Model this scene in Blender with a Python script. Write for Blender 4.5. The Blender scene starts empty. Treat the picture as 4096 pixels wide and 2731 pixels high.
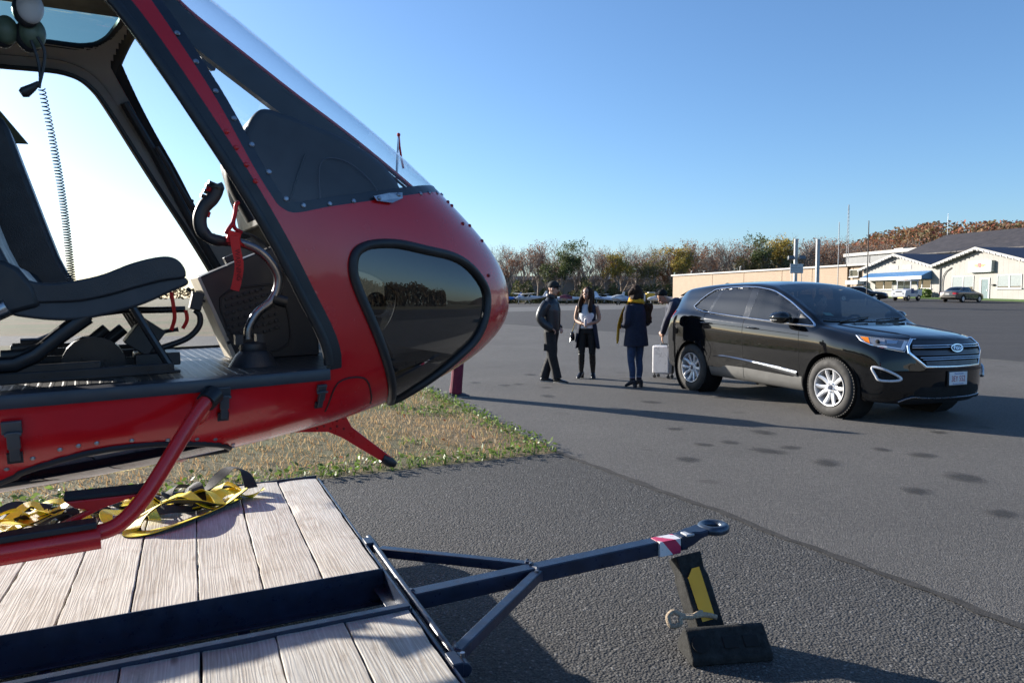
import bpy, bmesh, math, random
import numpy as np
from mathutils import Vector, Matrix, Euler
R = math.radians
random.seed(7); rng = np.random.default_rng(7)
scene = bpy.context.scene
COL = scene.collection
# ---------------------------------------------------------------- camera, sky, sun, exposure
cam_d = bpy.data.cameras.new('camera'); cam = bpy.data.objects.new('camera', cam_d); COL.objects.link(cam)
cam.location = (0, 0, 1.5); cam.rotation_euler = (R(90 - 3.4395), 0, 0)
cam_d.sensor_width = 36.0; cam_d.lens = 36.0 * 2920 / 4096; cam_d.clip_start = 0.05; cam_d.clip_end = 6000
cam_d.dof.use_dof = True; cam_d.dof.focus_distance = 8.5; cam_d.dof.aperture_fstop = 9.0
scene.camera = cam
SUN_AZ = -56.8; SUN_EL = 17.2        # degrees from +Y towards +X, elevation
world = bpy.data.worlds.new('World'); scene.world = world; world.use_nodes = True
wn = world.node_tree.nodes; wl = world.node_tree.links
sky = wn.new('ShaderNodeTexSky'); sky.sky_type = 'NISHITA'; sky.sun_disc = False
sky.sun_elevation = R(SUN_EL); sky.sun_rotation = R(SUN_AZ); sky.air_density = 1.0; sky.dust_density = 0.65; sky.ozone_density = 5.3; sky.altitude = 0
bg = wn['Background']; bg.inputs['Strength'].default_value = 0.094
wl.new(sky.outputs['Color'], bg.inputs['Color'])
sun_d = bpy.data.lights.new('sun', 'SUN'); sun_o = bpy.data.objects.new('sun', sun_d); COL.objects.link(sun_o)
sun_d.energy = 5.0; sun_d.angle = R(0.53); sun_d.color = (1.0, 0.93, 0.83)
sdir = Vector((math.sin(R(SUN_AZ)) * math.cos(R(SUN_EL)), math.cos(R(SUN_AZ)) * math.cos(R(SUN_EL)), math.sin(R(SUN_EL))))
sun_o.rotation_euler = (-sdir).to_track_quat('-Z', 'Y').to_euler(); sun_o.location = sdir * 60
scene.view_settings.view_transform = 'Standard'; scene.view_settings.look = 'None'
scene.view_settings.exposure = 1.2; scene.view_settings.gamma = 1.0; scene.view_settings.use_curve_mapping = False
scene.cycles.max_bounces = 8; scene.cycles.transparent_max_bounces = 16; scene.cycles.glossy_bounces = 5
scene.cycles.transmission_bounces = 8; scene.cycles.diffuse_bounces = 3
scene.cycles.sample_clamp_indirect = 6.0; scene.cycles.use_denoising = True
scene.cycles.caustics_reflective = False; scene.cycles.caustics_refractive = False

# ---------------------------------------------------------------- materials
MATS = {}
def nd(nt, t, **k):
    n = nt.nodes.new(t)
    for a, b in k.items():
        if a[0] == '_': setattr(n, a[1:], b)
        else: n.inputs[a.replace('__', ' ')].default_value = b
    return n
def ramp(nt, fac, stops):
    r = nt.nodes.new('ShaderNodeValToRGB'); e = r.color_ramp.elements
    while len(e) < len(stops): e.new(0.5)
    for i, (p, c) in enumerate(stops):
        e[i].position = p; e[i].color = (c, c, c, 1) if not hasattr(c, '__len__') else (*c[:3], 1)
    nt.links.new(fac, r.inputs[0]); return r.outputs[0]
def mixc(nt, fac, a, b, mode='MIX'):
    m = nt.nodes.new('ShaderNodeMix'); m.data_type = 'RGBA'; m.blend_type = mode
    for s, x in ((m.inputs[0], fac), (m.inputs[6], a), (m.inputs[7], b)):
        if hasattr(x, 'is_linked') or hasattr(x, 'links'): nt.links.new(x, s)
        elif hasattr(x, '__len__'): s.default_value = (*x[:3], 1)
        else: s.default_value = x if s is m.inputs[0] else (x, x, x, 1)
    return m.outputs[2]
def mathn(nt, op, a, b=None):
    m = nt.nodes.new('ShaderNodeMath'); m.operation = op
    for i, x in enumerate((a, b)):
        if x is None: continue
        if hasattr(x, 'links'): nt.links.new(x, m.inputs[i])
        else: m.inputs[i].default_value = x
    return m.outputs[0]
def newmat(name):
    m = bpy.data.materials.new(name); m.use_nodes = True; MATS[name] = m
    nt = m.node_tree; return m, nt, nt.nodes['Principled BSDF']
def coords(nt, kind='Object', scale=(1, 1, 1), rot=(0, 0, 0)):
    t = nt.nodes.new('ShaderNodeTexCoord'); mp = nt.nodes.new('ShaderNodeMapping')
    mp.inputs['Scale'].default_value = scale; mp.inputs['Rotation'].default_value = rot
    nt.links.new(t.outputs[kind], mp.inputs[0]); return mp.outputs[0]
def noise(nt, co, scale, detail=4, rough=0.55):
    n = nd(nt, 'ShaderNodeTexNoise', Scale=scale, Detail=detail, Roughness=rough); nt.links.new(co, n.inputs['Vector']); return n.outputs['Fac']
def bump(nt, b, height, strength=0.3, dist=0.01, chain=None):
    n = nd(nt, 'ShaderNodeBump', Strength=strength, Distance=dist); nt.links.new(height, n.inputs['Height'])
    if chain: nt.links.new(chain, n.inputs['Normal'])
    nt.links.new(n.outputs[0], b.inputs['Normal']); return n.outputs[0]
def mat(name, col, rough=0.5, metal=0.0, var=0.12, vscale=6.0, bmp=0.0, bscale=120.0, coat=0.0, spec=0.5, rvar=0.08, emit=None, stretch=(1, 1, 1)):
    """general procedural paint / plastic / cloth: base colour broken up by soft noise, roughness noise, fine bump"""
    if name in MATS: return MATS[name]
    m, nt, b = newmat(name)
    co = coords(nt, 'Object', stretch)
    n1 = noise(nt, co, vscale, 5)
    lo = tuple(max(0, c * (1 - var)) for c in col); hi = tuple(min(1, c * (1 + var)) for c in col)
    nt.links.new(ramp(nt, n1, [(0.3, lo), (0.7, hi)]), b.inputs['Base Color'])
    n2 = noise(nt, co, vscale * 2.3, 4)
    nt.links.new(ramp(nt, n2, [(0.3, max(0.02, rough - rvar)), (0.75, min(1, rough + rvar))]), b.inputs['Roughness'])
    b.inputs['Metallic'].default_value = metal; b.inputs['Specular IOR Level'].default_value = spec
    b.inputs['Coat Weight'].default_value = coat; b.inputs['Coat Roughness'].default_value = 0.03
    if bmp > 0: bump(nt, b, noise(nt, co, bscale, 3), bmp, 0.004)
    if emit: b.inputs['Emission Color'].default_value = (*col, 1); b.inputs['Emission Strength'].default_value = emit
    return m
def glass(name, tint, rough=0.0, alpha=None, ior=1.45, mixf=0.0, dark=(0.01, 0.01, 0.012)):
    """thin pane: transparent tinted body, fresnel mirror on top; mixf = share of opaque dark tint"""
    if name in MATS: return MATS[name]
    m, nt, b = newmat(name); out = nt.nodes['Material Output']
    tr = nd(nt, 'ShaderNodeBsdfTransparent', Color=(*tint, 1))
    gl = nd(nt, 'ShaderNodeBsdfGlossy', Roughness=rough, Color=(1, 1, 1, 1))
    fr = nt.nodes.new('ShaderNodeFresnel'); ge = nt.nodes.new('ShaderNodeNewGeometry')
    nt.links.new(mathn(nt, 'ADD', mathn(nt, 'MULTIPLY', ge.outputs['Backfacing'], 1 / ior - ior), ior), fr.inputs['IOR'])
    df = nd(nt, 'ShaderNodeBsdfDiffuse', Color=(*dark, 1))
    m1 = nt.nodes.new('ShaderNodeMixShader'); m1.inputs[0].default_value = mixf
    nt.links.new(tr.outputs[0], m1.inputs[1]); nt.links.new(df.outputs[0], m1.inputs[2])
    m2 = nt.nodes.new('ShaderNodeMixShader'); nt.links.new(fr.outputs[0], m2.inputs[0])
    nt.links.new(m1.outputs[0], m2.inputs[1]); nt.links.new(gl.outputs[0], m2.inputs[2])
    nt.links.new(m2.outputs[0], out.inputs['Surface']); nt.nodes.remove(b); return m

# ---------------------------------------------------------------- mesh helpers
def xf(loc=(0, 0, 0), rot=(0, 0, 0), sc=(1, 1, 1)):
    return Matrix.LocRotScale(Vector(loc), Euler(rot), Vector(sc))
def frame(o, x, y=None, z=None):
    """matrix with given origin and axes"""
    x = Vector(x).normalized()
    if z is None: y = Vector(y); z = x.cross(y).normalized(); y = z.cross(x)
    else: z = Vector(z); y = z.cross(x).normalized(); z = x.cross(y)
    return Matrix(((x[0], y[0], z[0], o[0]), (x[1], y[1], z[1], o[1]), (x[2], y[2], z[2], o[2]), (0, 0, 0, 1)))
class MB:
    def __init__(s): s.v = []; s.f = []
    def add(s, vs, fs, M=None):
        k = len(s.v)
        if M is not None: vs = [M @ Vector(p) for p in vs]
        s.v += [tuple(p) for p in vs]; s.f += [tuple(i + k for i in f) for f in fs]; return s
    def box(s, c, d, M=None, rot=None):
        x, y, z = [a / 2 for a in d]; T = xf(c, rot or (0, 0, 0))
        if M is not None: T = M @ T
        return s.add([(-x, -y, -z), (x, -y, -z), (x, y, -z), (-x, y, -z), (-x, -y, z), (x, -y, z), (x, y, z), (-x, y, z)],
                     [(0, 3, 2, 1), (4, 5, 6, 7), (0, 1, 5, 4), (1, 2, 6, 5), (2, 3, 7, 6), (3, 0, 4, 7)], T)
    def tube(s, pts, r, n=10, cap=True, M=None, flat=1.0, closed=False):
        P = [Vector(p) for p in pts]; m = len(P); rs = r if hasattr(r, '__len__') else [r] * m
        vs = []; up = None
        for i, p in enumerate(P):
            if closed: t = (P[(i + 1) % m] - P[i - 1])
            else: t = (P[min(i + 1, m - 1)] - P[max(i - 1, 0)])
            t = t.normalized() if t.length > 1e-9 else Vector((0, 0, 1))
            if up is None:
                up = Vector((0, 0, 1)) if abs(t.z) < 0.9 else Vector((1, 0, 0))
            a = up - t * up.dot(t)
            if a.length < 1e-6: a = Vector((1, 0, 0)) - t * t.x
            a.normalize(); up = a; b = t.cross(a)
            for k in range(n):
                q = 2 * math.pi * k / n; vs.append(p + (a * math.cos(q) * flat + b * math.sin(q)) * rs[i])
        fs = []
        for i in range(m if closed else m - 1):
            j = (i + 1) % m
            for k in range(n): fs.append((i * n + k, i * n + (k + 1) % n, j * n + (k + 1) % n, j * n + k))
        if cap and not closed: fs += [tuple(range(n))[::-1], tuple((m - 1) * n + k for k in range(n))]
        return s.add(vs, fs, M)
    def cyl(s, a, b, r, n=16, r2=None, M=None): return s.tube([a, b], [r, r if r2 is None else r2], n, True, M)
    def prism(s, poly, h, M=None, h0=0.0):
        n = len(poly)
        vs = [(p[0], p[1], h0) for p in poly] + [(p[0], p[1], h0 + h) for p in poly]
        fs = [tuple(range(n))[::-1], tuple(range(n, 2 * n))] + [(i, (i + 1) % n, n + (i + 1) % n, n + i) for i in range(n)]
        return s.add(vs, fs, M)
    def lathe(s, prof, n=24, M=None, cap=True):
        vs = []; m = len(prof)
        for r, z in prof:
            for k in range(n): q = 2 * math.pi * k / n; vs.append((r * math.cos(q), r * math.sin(q), z))
        fs = [(i * n + k, i * n + (k + 1) % n, (i + 1) * n + (k + 1) % n, (i + 1) * n + k) for i in range(m - 1) for k in range(n)]
        if cap: fs += [tuple(range(n))[::-1], tuple((m - 1) * n + k for k in range(n))]
        return s.add(vs, fs, M)
    def ell(s, c, r, n=14, m=9, M=None):
        vs = []; fs = []
        for i in range(m + 1):
            a = math.pi * i / m - math.pi / 2
            for k in range(n): q = 2 * math.pi * k / n; vs.append((c[0] + r[0] * math.cos(a) * math.cos(q), c[1] + r[1] * math.cos(a) * math.sin(q), c[2] + r[2] * math.sin(a)))
        for i in range(m):
            for k in range(n): fs.append((i * n + k, i * n + (k + 1) % n, (i + 1) * n + (k + 1) % n, (i + 1) * n + k))
        return s.add(vs, fs, M)
    def loft(s, secs, M=None, cap=True, closed=True):
        n = len(secs[0]); vs = [p for q in secs for p in q]
        fs = [(i * n + k, i * n + (k + 1) % n, (i + 1) * n + (k + 1) % n, (i + 1) * n + k) for i in range(len(secs) - 1) for k in range(n if closed else n - 1)]
        if cap and closed: fs += [tuple(range(n))[::-1], tuple((len(secs) - 1) * n + k for k in range(n))]
        return s.add(vs, fs, M)
    def ribbon(s, pts, side, w, th=0.002):
        """a strap: centre points, side vectors, width, thickness"""
        secs = []
        for i, p in enumerate(pts):
            p = Vector(p); t = (Vector(pts[min(i + 1, len(pts) - 1)]) - Vector(pts[max(i - 1, 0)])).normalized()
            sd = Vector(side[i]) if hasattr(side[0], '__len__') else Vector(side)
            sd = (sd - t * sd.dot(t)).normalized() * w / 2; nn = t.cross(sd).normalized() * th / 2
            secs.append([p + sd + nn, p - sd + nn, p - sd - nn, p + sd - nn])
        return s.loft(secs)
    def build(s, name, material, parent=None, smooth=True, bevel=0.0, angle=38, sub=0, seg=2):
        me = bpy.data.meshes.new(name); me.from_pydata(s.v, [], s.f); me.update()
        return finish(me, name, material, parent, smooth, bevel, angle, sub, seg)
def finish(me, name, material, parent=None, smooth=True, bevel=0.0, angle=38, sub=0, seg=2):
    if smooth:
        me.polygons.foreach_set('use_smooth', [True] * len(me.polygons))
        if angle < 179: me.set_sharp_from_angle(angle=R(angle))
    o = bpy.data.objects.new(name, me); COL.objects.link(o)
    if material is not None: me.materials.append(material)
    if parent is not None: o.parent = parent
    if bevel > 0:
        b = o.modifiers.new('bevel', 'BEVEL'); b.width = bevel; b.segments = seg; b.limit_method = 'ANGLE'; b.angle_limit = R(40); b.harden_normals = False
    if sub: m = o.modifiers.new('sub', 'SUBSURF'); m.levels = sub; m.render_levels = sub
    return o
def npmesh(name, V, F, material, parent=None, smooth=True, angle=180):
    me = bpy.data.meshes.new(name); V = np.asarray(V, np.float32); F = np.asarray(F, np.int32); k = F.shape[1]
    me.vertices.add(len(V)); me.vertices.foreach_set('co', V.ravel())
    me.loops.add(F.size); me.loops.foreach_set('vertex_index', F.ravel())
    me.polygons.add(len(F)); me.polygons.foreach_set('loop_start', np.arange(0, F.size, k, dtype=np.int32)); me.polygons.foreach_set('loop_total', np.full(len(F), k, np.int32))
    me.update(calc_edges=True); me.validate()
    return finish(me, name, material, parent, smooth, 0, angle)
def tag(o, label=None, cat=None, group=None, kind=None):
    if label: o['label'] = label
    if cat: o['category'] = cat
    if group: o['group'] = group
    if kind: o['kind'] = kind
    return o
def thing(name, label, cat, loc=(0, 0, 0), rot=(0, 0, 0), group=None):
    o = bpy.data.objects.new(name, None); COL.objects.link(o); o.empty_display_size = 0.1
    o.location = loc; o.rotation_euler = rot; return tag(o, label, cat, group)
def struct(o): o['kind'] = 'structure'; return o
def copy_tree(o, loc=None, rotz=None, sc=None, label=None, parent=None):
    c = o.copy(); COL.objects.link(c)
    if parent is not None: c.parent = parent
    for ch in o.children: copy_tree(ch, parent=c)
    if loc is not None: c.location = loc
    if rotz is not None: c.rotation_euler = (c.rotation_euler[0], c.rotation_euler[1], rotz)
    if sc is not None: c.scale = sc if hasattr(sc, '__len__') else (sc, sc, sc)
    if label: c['label'] = label
    return c
def spline(pts, n=8, closed=False):
    """Catmull-Rom through points"""
    P = [Vector(p) for p in pts]; m = len(P); out = []
    for i in range(m if closed else m - 1):
        g = (lambda k: P[k % m]) if closed else (lambda k: P[min(max(k, 0), m - 1)])
        a, b, c, d = g(i - 1), g(i), g(i + 1), g(i + 2)
        for j in range(n):
            t = j / n; out.append(0.5 * ((2 * b) + (c - a) * t + (2 * a - 5 * b + 4 * c - d) * t * t + (3 * b - a - 3 * c + d) * t ** 3))
    if not closed: out.append(P[-1])
    return out
def spl2(pts, n=8, closed=True): return [(p.x, p.y) for p in spline([(a, b, 0) for a, b in pts], n, closed)]
def inpoly(poly, X, Y):
    X = np.asarray(X); Y = np.asarray(Y); c = np.zeros(X.shape, bool); n = len(poly); j = n - 1
    for i in range(n):
        (xi, yi), (xj, yj) = poly[i], poly[j]
        if yi != yj: c ^= ((yi > Y) != (yj > Y)) & (X < (xj - xi) * (Y - yi) / (yj - yi) + xi)
        j = i
    return c
def nearest_on(poly, pts):
    A = np.array(poly, float); B = np.roll(A, -1, 0); D = B - A; L = np.maximum((D ** 2).sum(1), 1e-12); out = np.empty_like(pts)
    for s0 in range(0, len(pts), 2000):
        q = pts[s0:s0 + 2000]
        t = np.clip(((q[:, None] - A) * D).sum(2) / L, 0, 1); C = A + D * t[..., None]
        k = ((q[:, None] - C) ** 2).sum(2).argmin(1); out[s0:s0 + 2000] = C[np.arange(len(q)), k]
    return out
def pchip(xs, ys, x):
    xs = np.array(xs, float); ys = np.array(ys, float); x = np.clip(np.asarray(x, float), xs[0], xs[-1])
    h = np.diff(xs); dl = np.diff(ys) / h; m = np.zeros_like(xs)
    for k in range(1, len(xs) - 1):
        if dl[k - 1] * dl[k] > 0:
            w1 = 2 * h[k] + h[k - 1]; w2 = h[k] + 2 * h[k - 1]; m[k] = (w1 + w2) / (w1 / dl[k - 1] + w2 / dl[k])
    m[0] = dl[0]; m[-1] = dl[-1]
    i = np.clip(np.searchsorted(xs, x) - 1, 0, len(xs) - 2); t = (x - xs[i]) / h[i]
    return ys[i] * (1 + 2 * t) * (1 - t) ** 2 + h[i] * m[i] * t * (1 - t) ** 2 + ys[i + 1] * t * t * (3 - 2 * t) + h[i] * m[i + 1] * t * t * (t - 1)
def tabf(tb, x): return pchip([a for a, b in tb], [b for a, b in tb], x)
class Shell:
    """a fine grid surface that is divided into panels by outlines in a projection, edges snapped to the outlines"""
    def __init__(s, P, wrap=False):
        n, m = P.shape[:2]; s.V = P.reshape(-1, 3).copy()
        idx = np.arange(n * m).reshape(n, m)
        if wrap: idx = np.concatenate([idx, idx[:, :1]], 1)
        s.F = np.stack([idx[:-1, :-1], idx[1:, :-1], idx[1:, 1:], idx[:-1, 1:]], -1).reshape(-1, 4)
        s.reg = np.zeros(len(s.F), int); s.NV = None
    def vnormals(s):
        n = np.zeros_like(s.V); fn = s.nor()
        for k in range(4): np.add.at(n, s.F[:, k], fn)
        s.NV = n / np.maximum(np.linalg.norm(n, axis=1, keepdims=True), 1e-9); return s
    def cen(s): return s.V[s.F].mean(1)
    def nor(s): a = s.V[s.F]; n = np.cross(a[:, 2] - a[:, 0], a[:, 3] - a[:, 1]); return n / np.maximum(np.linalg.norm(n, axis=1, keepdims=True), 1e-12)
    def cut(s, rid, poly, axes=(0, 2), cond=None, only=None, snap=True, smax=1e9):
        C = s.cen(); mk = inpoly(poly, C[:, axes[0]], C[:, axes[1]])
        if cond is not None: mk &= cond(C, s.nor())
        if only is not None: mk &= np.isin(s.reg, only)
        if snap:
            a = np.zeros(len(s.V), bool); b = np.zeros(len(s.V), bool); cn = np.ones(len(s.F), bool)
            if cond is not None: cn = cond(C, s.nor())
            a[s.F[mk].ravel()] = True; b[s.F[~mk & cn].ravel()] = True; w = np.where(a & b)[0]
            if len(w):
                q = s.V[w][:, list(axes)]; t = nearest_on(poly, q); k = np.linalg.norm(t - q, axis=1) < smax
                s.V[np.ix_(w[k], list(axes))] = t[k]
        s.reg[mk] = rid; return s
    def build(s, rid, name, material, parent=None, flip=False, off=0.0, thick=0.0):
        F = s.F[np.isin(s.reg, rid if hasattr(rid, '__len__') else [rid])]
        u, inv = np.unique(F.ravel(), return_inverse=True); F = inv.reshape(F.shape); V = s.V[u]
        if off: V = V + s.NV[u] * off
        if flip: F = F[:, ::-1]
        o = npmesh(name, V, F, material, parent)
        if thick: md = o.modifiers.new('solid', 'SOLIDIFY'); md.thickness = thick; md.offset = -1
        return o
# ================================================================ setting: terrain, asphalt, grass
def sm(t): t = np.clip(t, 0, 1); return t * t * (3 - 2 * t)
def gz(x, y):
    x = np.asarray(x, float); y = np.asarray(y, float)
    az = x / np.maximum(y, 1e-3)
    return 1.45 * sm((y - 22) / 68) * sm((az - 0.2) / 0.3) * (y > 0)
def asphalt(name, base, stone, stains=False, streak=False, coarse=1.0, rough=0.85):
    m, nt, b = newmat(name); co = coords(nt)
    n1 = noise(nt, co, 0.35, 6, 0.6); n2 = noise(nt, co, 2.6, 6, 0.65)
    c = mixc(nt, ramp(nt, n1, [(0.35, 0), (0.66, 1)]), tuple(x * 0.76 for x in base), tuple(x * 1.18 for x in base))
    c = mixc(nt, ramp(nt, n2, [(0.42, 0.0), (0.75, 0.5)]), c, tuple(x * 0.72 for x in base))
    v = nd(nt, 'ShaderNodeTexVoronoi', Scale=95 * coarse, Randomness=1.0); nt.links.new(co, v.inputs['Vector'])
    vc = nt.nodes.new('ShaderNodeSeparateColor'); nt.links.new(v.outputs['Color'], vc.inputs[0])
    c = mixc(nt, ramp(nt, vc.outputs[0], [(0.0, 0.0), (0.93, 0.12), (0.965, stone)]), c, (0.36, 0.35, 0.335))
    c = mixc(nt, ramp(nt, v.outputs['Distance'], [(0.25, 0.0), (0.75, 0.55)]), c, (0.012, 0.012, 0.014))
    if stains:
        sp = nd(nt, 'ShaderNodeTexVoronoi', Scale=0.8, Randomness=0.95); sp.voronoi_dimensions = '2D'
        wob = nd(nt, 'ShaderNodeTexNoise', Scale=5.0, Detail=3); nt.links.new(co, wob.inputs['Vector'])
        va = nt.nodes.new('ShaderNodeVectorMath'); va.operation = 'MULTIPLY_ADD'; va.inputs[1].default_value = (0.12, 0.12, 0)
        nt.links.new(wob.outputs['Color'], va.inputs[0]); nt.links.new(co, va.inputs[2]); nt.links.new(va.outputs[0], sp.inputs['Vector'])
        rs = nt.nodes.new('ShaderNodeSeparateColor'); nt.links.new(sp.outputs['Color'], rs.inputs[0])
        rad = mathn(nt, 'ADD', mathn(nt, 'MULTIPLY', rs.outputs[0], 0.14), 0.03)
        d = mathn(nt, 'SUBTRACT', rad, sp.outputs['Distance'])
        c = mixc(nt, mathn(nt, 'MULTIPLY', ramp(nt, d, [(0.0, 0), (0.03, 1)]), ramp(nt, rs.outputs[1], [(.4, 0.0), (.8, .75)])), c, tuple(x * 0.38 for x in base))
    if streak:
        cs = coords(nt, 'Object', (0.06, 0.9, 1), (0, 0, R(28)))
        c = mixc(nt, ramp(nt, noise(nt, cs, 1.6, 5, 0.6), [(0.5, 0), (0.72, 0.55)]), c, tuple(x * 2.0 for x in base))
    mo = noise(nt, co, 16 * coarse, 6, .8); c = mixc(nt, ramp(nt, mo, [(.36, .55), (.5, 0)]), c, tuple(x * .55 for x in base)); c = mixc(nt, ramp(nt, mo, [(.52, 0), (.66, .5)]), c, tuple(x * 1.55 for x in base))
    nt.links.new(c, b.inputs['Base Color']); b.inputs['Roughness'].default_value = rough; b.inputs['Specular IOR Level'].default_value = 0.4
    h = mathn(nt, 'MULTIPLY', mathn(nt, 'SUBTRACT', 1.0, v.outputs['Distance']), ramp(nt, vc.outputs[1], [(0, 0.35), (1, 1)]))
    nb = noise(nt, co, 34 * coarse, 5, 0.7); nb2 = noise(nt, co, 1.3, 4, .6)
    b1 = bump(nt, b, nb2, 0.25, 0.05); b2 = bump(nt, b, nb, min(1.0, .9 * stone + .3), 0.016 / coarse, b1); bb = bump(nt, b, h, min(1.0, 1.2 * stone + .25), 0.012 / coarse, b2)
    sp2 = noise(nt, co, 120 * coarse, 2, .5); cc = mixc(nt, ramp(nt, sp2, [(.33, 1), (.5, 0)]), c, tuple(x * .45 for x in base)); cc = mixc(nt, ramp(nt, sp2, [(.58, 0), (.72, stone)]), cc, tuple(min(1, x * 2.3) for x in base)); nt.links.new(cc, b.inputs['Base Color'])
    return m
M_APRON = asphalt('apron_asphalt', (0.132, 0.123, 0.112), 0.45, True, False, 1.25)
M_PATCH = asphalt('coarse_asphalt', (0.072, 0.069, 0.065), 0.56, False, False, 0.85)
M_LOT = asphalt('lot_asphalt', (0.046, 0.0415, 0.040), 0.2, False, True, 1.0)  # streaks mix real pale lines with tree and wing shadows put into the colour
M_TAXI = asphalt('taxiway_asphalt', (0.15, 0.147, 0.14), 0.2, False, True, 1.0)
def soil_mat():
    m, nt, b = newmat('field_turf'); co = coords(nt)
    n1 = noise(nt, co, 0.22, 6, 0.6); n2 = noise(nt, co, 5.0, 6, 0.7); n3 = noise(nt, co, 55, 3)
    c = mixc(nt, ramp(nt, n1, [(0.4, 0), (0.62, 1)]), (0.085, 0.10, 0.03), (0.17, 0.115, 0.06))
    c = mixc(nt, ramp(nt, n2, [(0.4, 0), (0.7, 0.7)]), c, (0.07, 0.05, 0.03))
    nt.links.new(c, b.inputs['Base Color']); b.inputs['Roughness'].default_value = 0.95
    bump(nt, b, n3, 0.7, 0.03); return m
M_TURF = soil_mat()
T_ = (0.46, 7.02)
P_PATCH = [T_, (2.3, 3.33), (5.0, -2.1), (22, -36), (-40, -36), (-40, -13.7), (-12, 0.62), (-1.58, 5.97)]
P_APRON = [T_, (-0.35, 9.2), (-1.4, 11.9), (-4.5, 20.5), (-7, 22.4), (-60, 24.3), (-60, 28.8), (-8, 28.4), (-5.5, 33), (-6, 51.6), (0, 40), (11.9, 17), (26, -10.2), (26, -40), (22, -36), (5.0, -2.1), (2.3, 3.33)]
P_LOT = [(-6, 51.6), (0, 40), (11.9, 17), (26, -10.2), (60, -75), (120, -75), (56, 40), (49.3, 62), (45.4, 80), (43, 90), (36, 112), (30, 155), (24, 205), (-60, 205), (-30, 80)]
P_TAXI = [(-24, 55), (-1.3, 77), (20.6, 102), (33, 150), (27, 165), (-1.8, 109), (-30, 80)]
na, nr = 760, 380
az_ = np.linspace(0, 2 * np.pi, na, endpoint=False); rr_ = np.concatenate([[0.02], np.geomspace(0.4, 3500, nr)])
RR, AA = np.meshgrid(rr_, az_, indexing='ij'); GX = RR * np.sin(AA); GY = RR * np.cos(AA)
G = Shell(np.stack([GX, GY, 0 * GX], -1), wrap=True)
G.cut(1, P_APRON, (0, 1)); G.cut(2, P_PATCH, (0, 1)); G.cut(3, P_LOT, (0, 1)); G.cut(4, P_TAXI, (0, 1), only=[3])
G.V[:, 2] = gz(G.V[:, 0], G.V[:, 1])
far_ = np.hypot(G.V[:, 0], G.V[:, 1])
G.F = G.F[:, ::-1]
struct(G.build(0, 'ground', M_TURF)); struct(G.build(1, 'apron', M_APRON)); struct(G.build(2, 'asphalt_patch', M_PATCH))
struct(G.build(3, 'parking_lot', M_LOT)); struct(G.build(4, 'taxiway', M_TAXI))

STAINS = [(2.0, 10.42), (1.86, 8.28), (1.96, 7.38), (1.63, 6.7), (2.26, 7.5), (2.5, 7.07), (3.2, 10.96), (2.79, 7.23), (3.65, 7.14), (3.77, 6.01), (3.14, 5.59), (3.41, 5.0), (3.17, 12.82), (4.75, 8.06), (2.79, 8.06), (3.91, 6.88), (2.86, 6.56), (-0.13, 12.42), (0.57, 12.12), (0.54, 11.07), (0.35, 14.14), (-0.65, 12.81), (0.11, 12.57)]
def stain_mat():
    m, nt, b = newmat('oil_stain'); tc = nt.nodes.new('ShaderNodeTexCoord'); oi = nt.nodes.new('ShaderNodeObjectInfo'); ln = nt.nodes.new('ShaderNodeVectorMath'); ln.operation = 'LENGTH'; nt.links.new(tc.outputs['Object'], ln.inputs[0])
    va = nt.nodes.new('ShaderNodeVectorMath'); va.operation = 'ADD'; nt.links.new(tc.outputs['Object'], va.inputs[0]); nt.links.new(oi.outputs['Random'], va.inputs[1])
    n = noise(nt, va.outputs[0], 3.0, 5, .7); f = ramp(nt, mathn(nt, 'ADD', ln.outputs['Value'], mathn(nt, 'MULTIPLY', mathn(nt, 'SUBTRACT', n, .5), 1.1)), [(.35, .5), (.85, 0)])
    b.inputs['Base Color'].default_value = (.028, .027, .026, 1); b.inputs['Roughness'].default_value = .75; tr = nt.nodes.new('ShaderNodeBsdfTransparent'); mx = nt.nodes.new('ShaderNodeMixShader'); nt.links.new(f, mx.inputs[0]); nt.links.new(tr.outputs[0], mx.inputs[1]); nt.links.new(b.outputs[0], mx.inputs[2]); nt.links.new(mx.outputs[0], nt.nodes['Material Output'].inputs['Surface']); return m
apron_o = bpy.data.objects['apron']; so_ = MB().add([(math.cos(a), math.sin(a), 0) for a in np.linspace(0, 6.2832, 24, endpoint=False)], [tuple(range(24))]).build('oil_stain', stain_mat(), apron_o, smooth=False); st_me = so_.data; first_ = so_
for k, (x, y) in enumerate(STAINS):
    o = first_ if k == 0 else bpy.data.objects.new('oil_stain', st_me)
    if k: COL.objects.link(o); o.parent = apron_o
    r = rng.uniform(.11, .21); o.location = (x, y, .004 + .0002 * k); o.scale = (r * rng.uniform(.8, 1.5), r, 1); o.rotation_euler = (0, 0, rng.uniform(0, 3))
# the tar-filled joint between the two asphalt surfaces and the pale edge of the apron
def wobble_strip(name, a, b, w, m, step=0.09, amp=0.3, z=0.004):
    a = np.array(a); b = np.array(b); L = np.linalg.norm(b - a); n = int(L / step); t = np.linspace(0, 1, n + 1)
    d = (b - a) / L; pn = np.array([-d[1], d[0]])
    drift = np.cumsum(rng.normal(0, 0.006, n + 1)); drift -= np.linspace(drift[0], drift[-1], n + 1)
    wl_ = w * (1 + amp * rng.normal(0, 1, n + 1)).clip(0.35, 1.9) / 2; wr = w * (1 + amp * rng.normal(0, 1, n + 1)).clip(0.35, 1.9) / 2
    c = a + d * (t * L)[:, None] + pn * drift[:, None]
    V = np.concatenate([c + pn * wl_[:, None], c - pn * wr[:, None]]); V = np.c_[V, gz(V[:, 0], V[:, 1]) + z]
    F = np.array([(i, n + 1 + i, n + 2 + i, i + 1) for i in range(n)])
    return struct(npmesh(name, V, F, m, angle=180))
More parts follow.
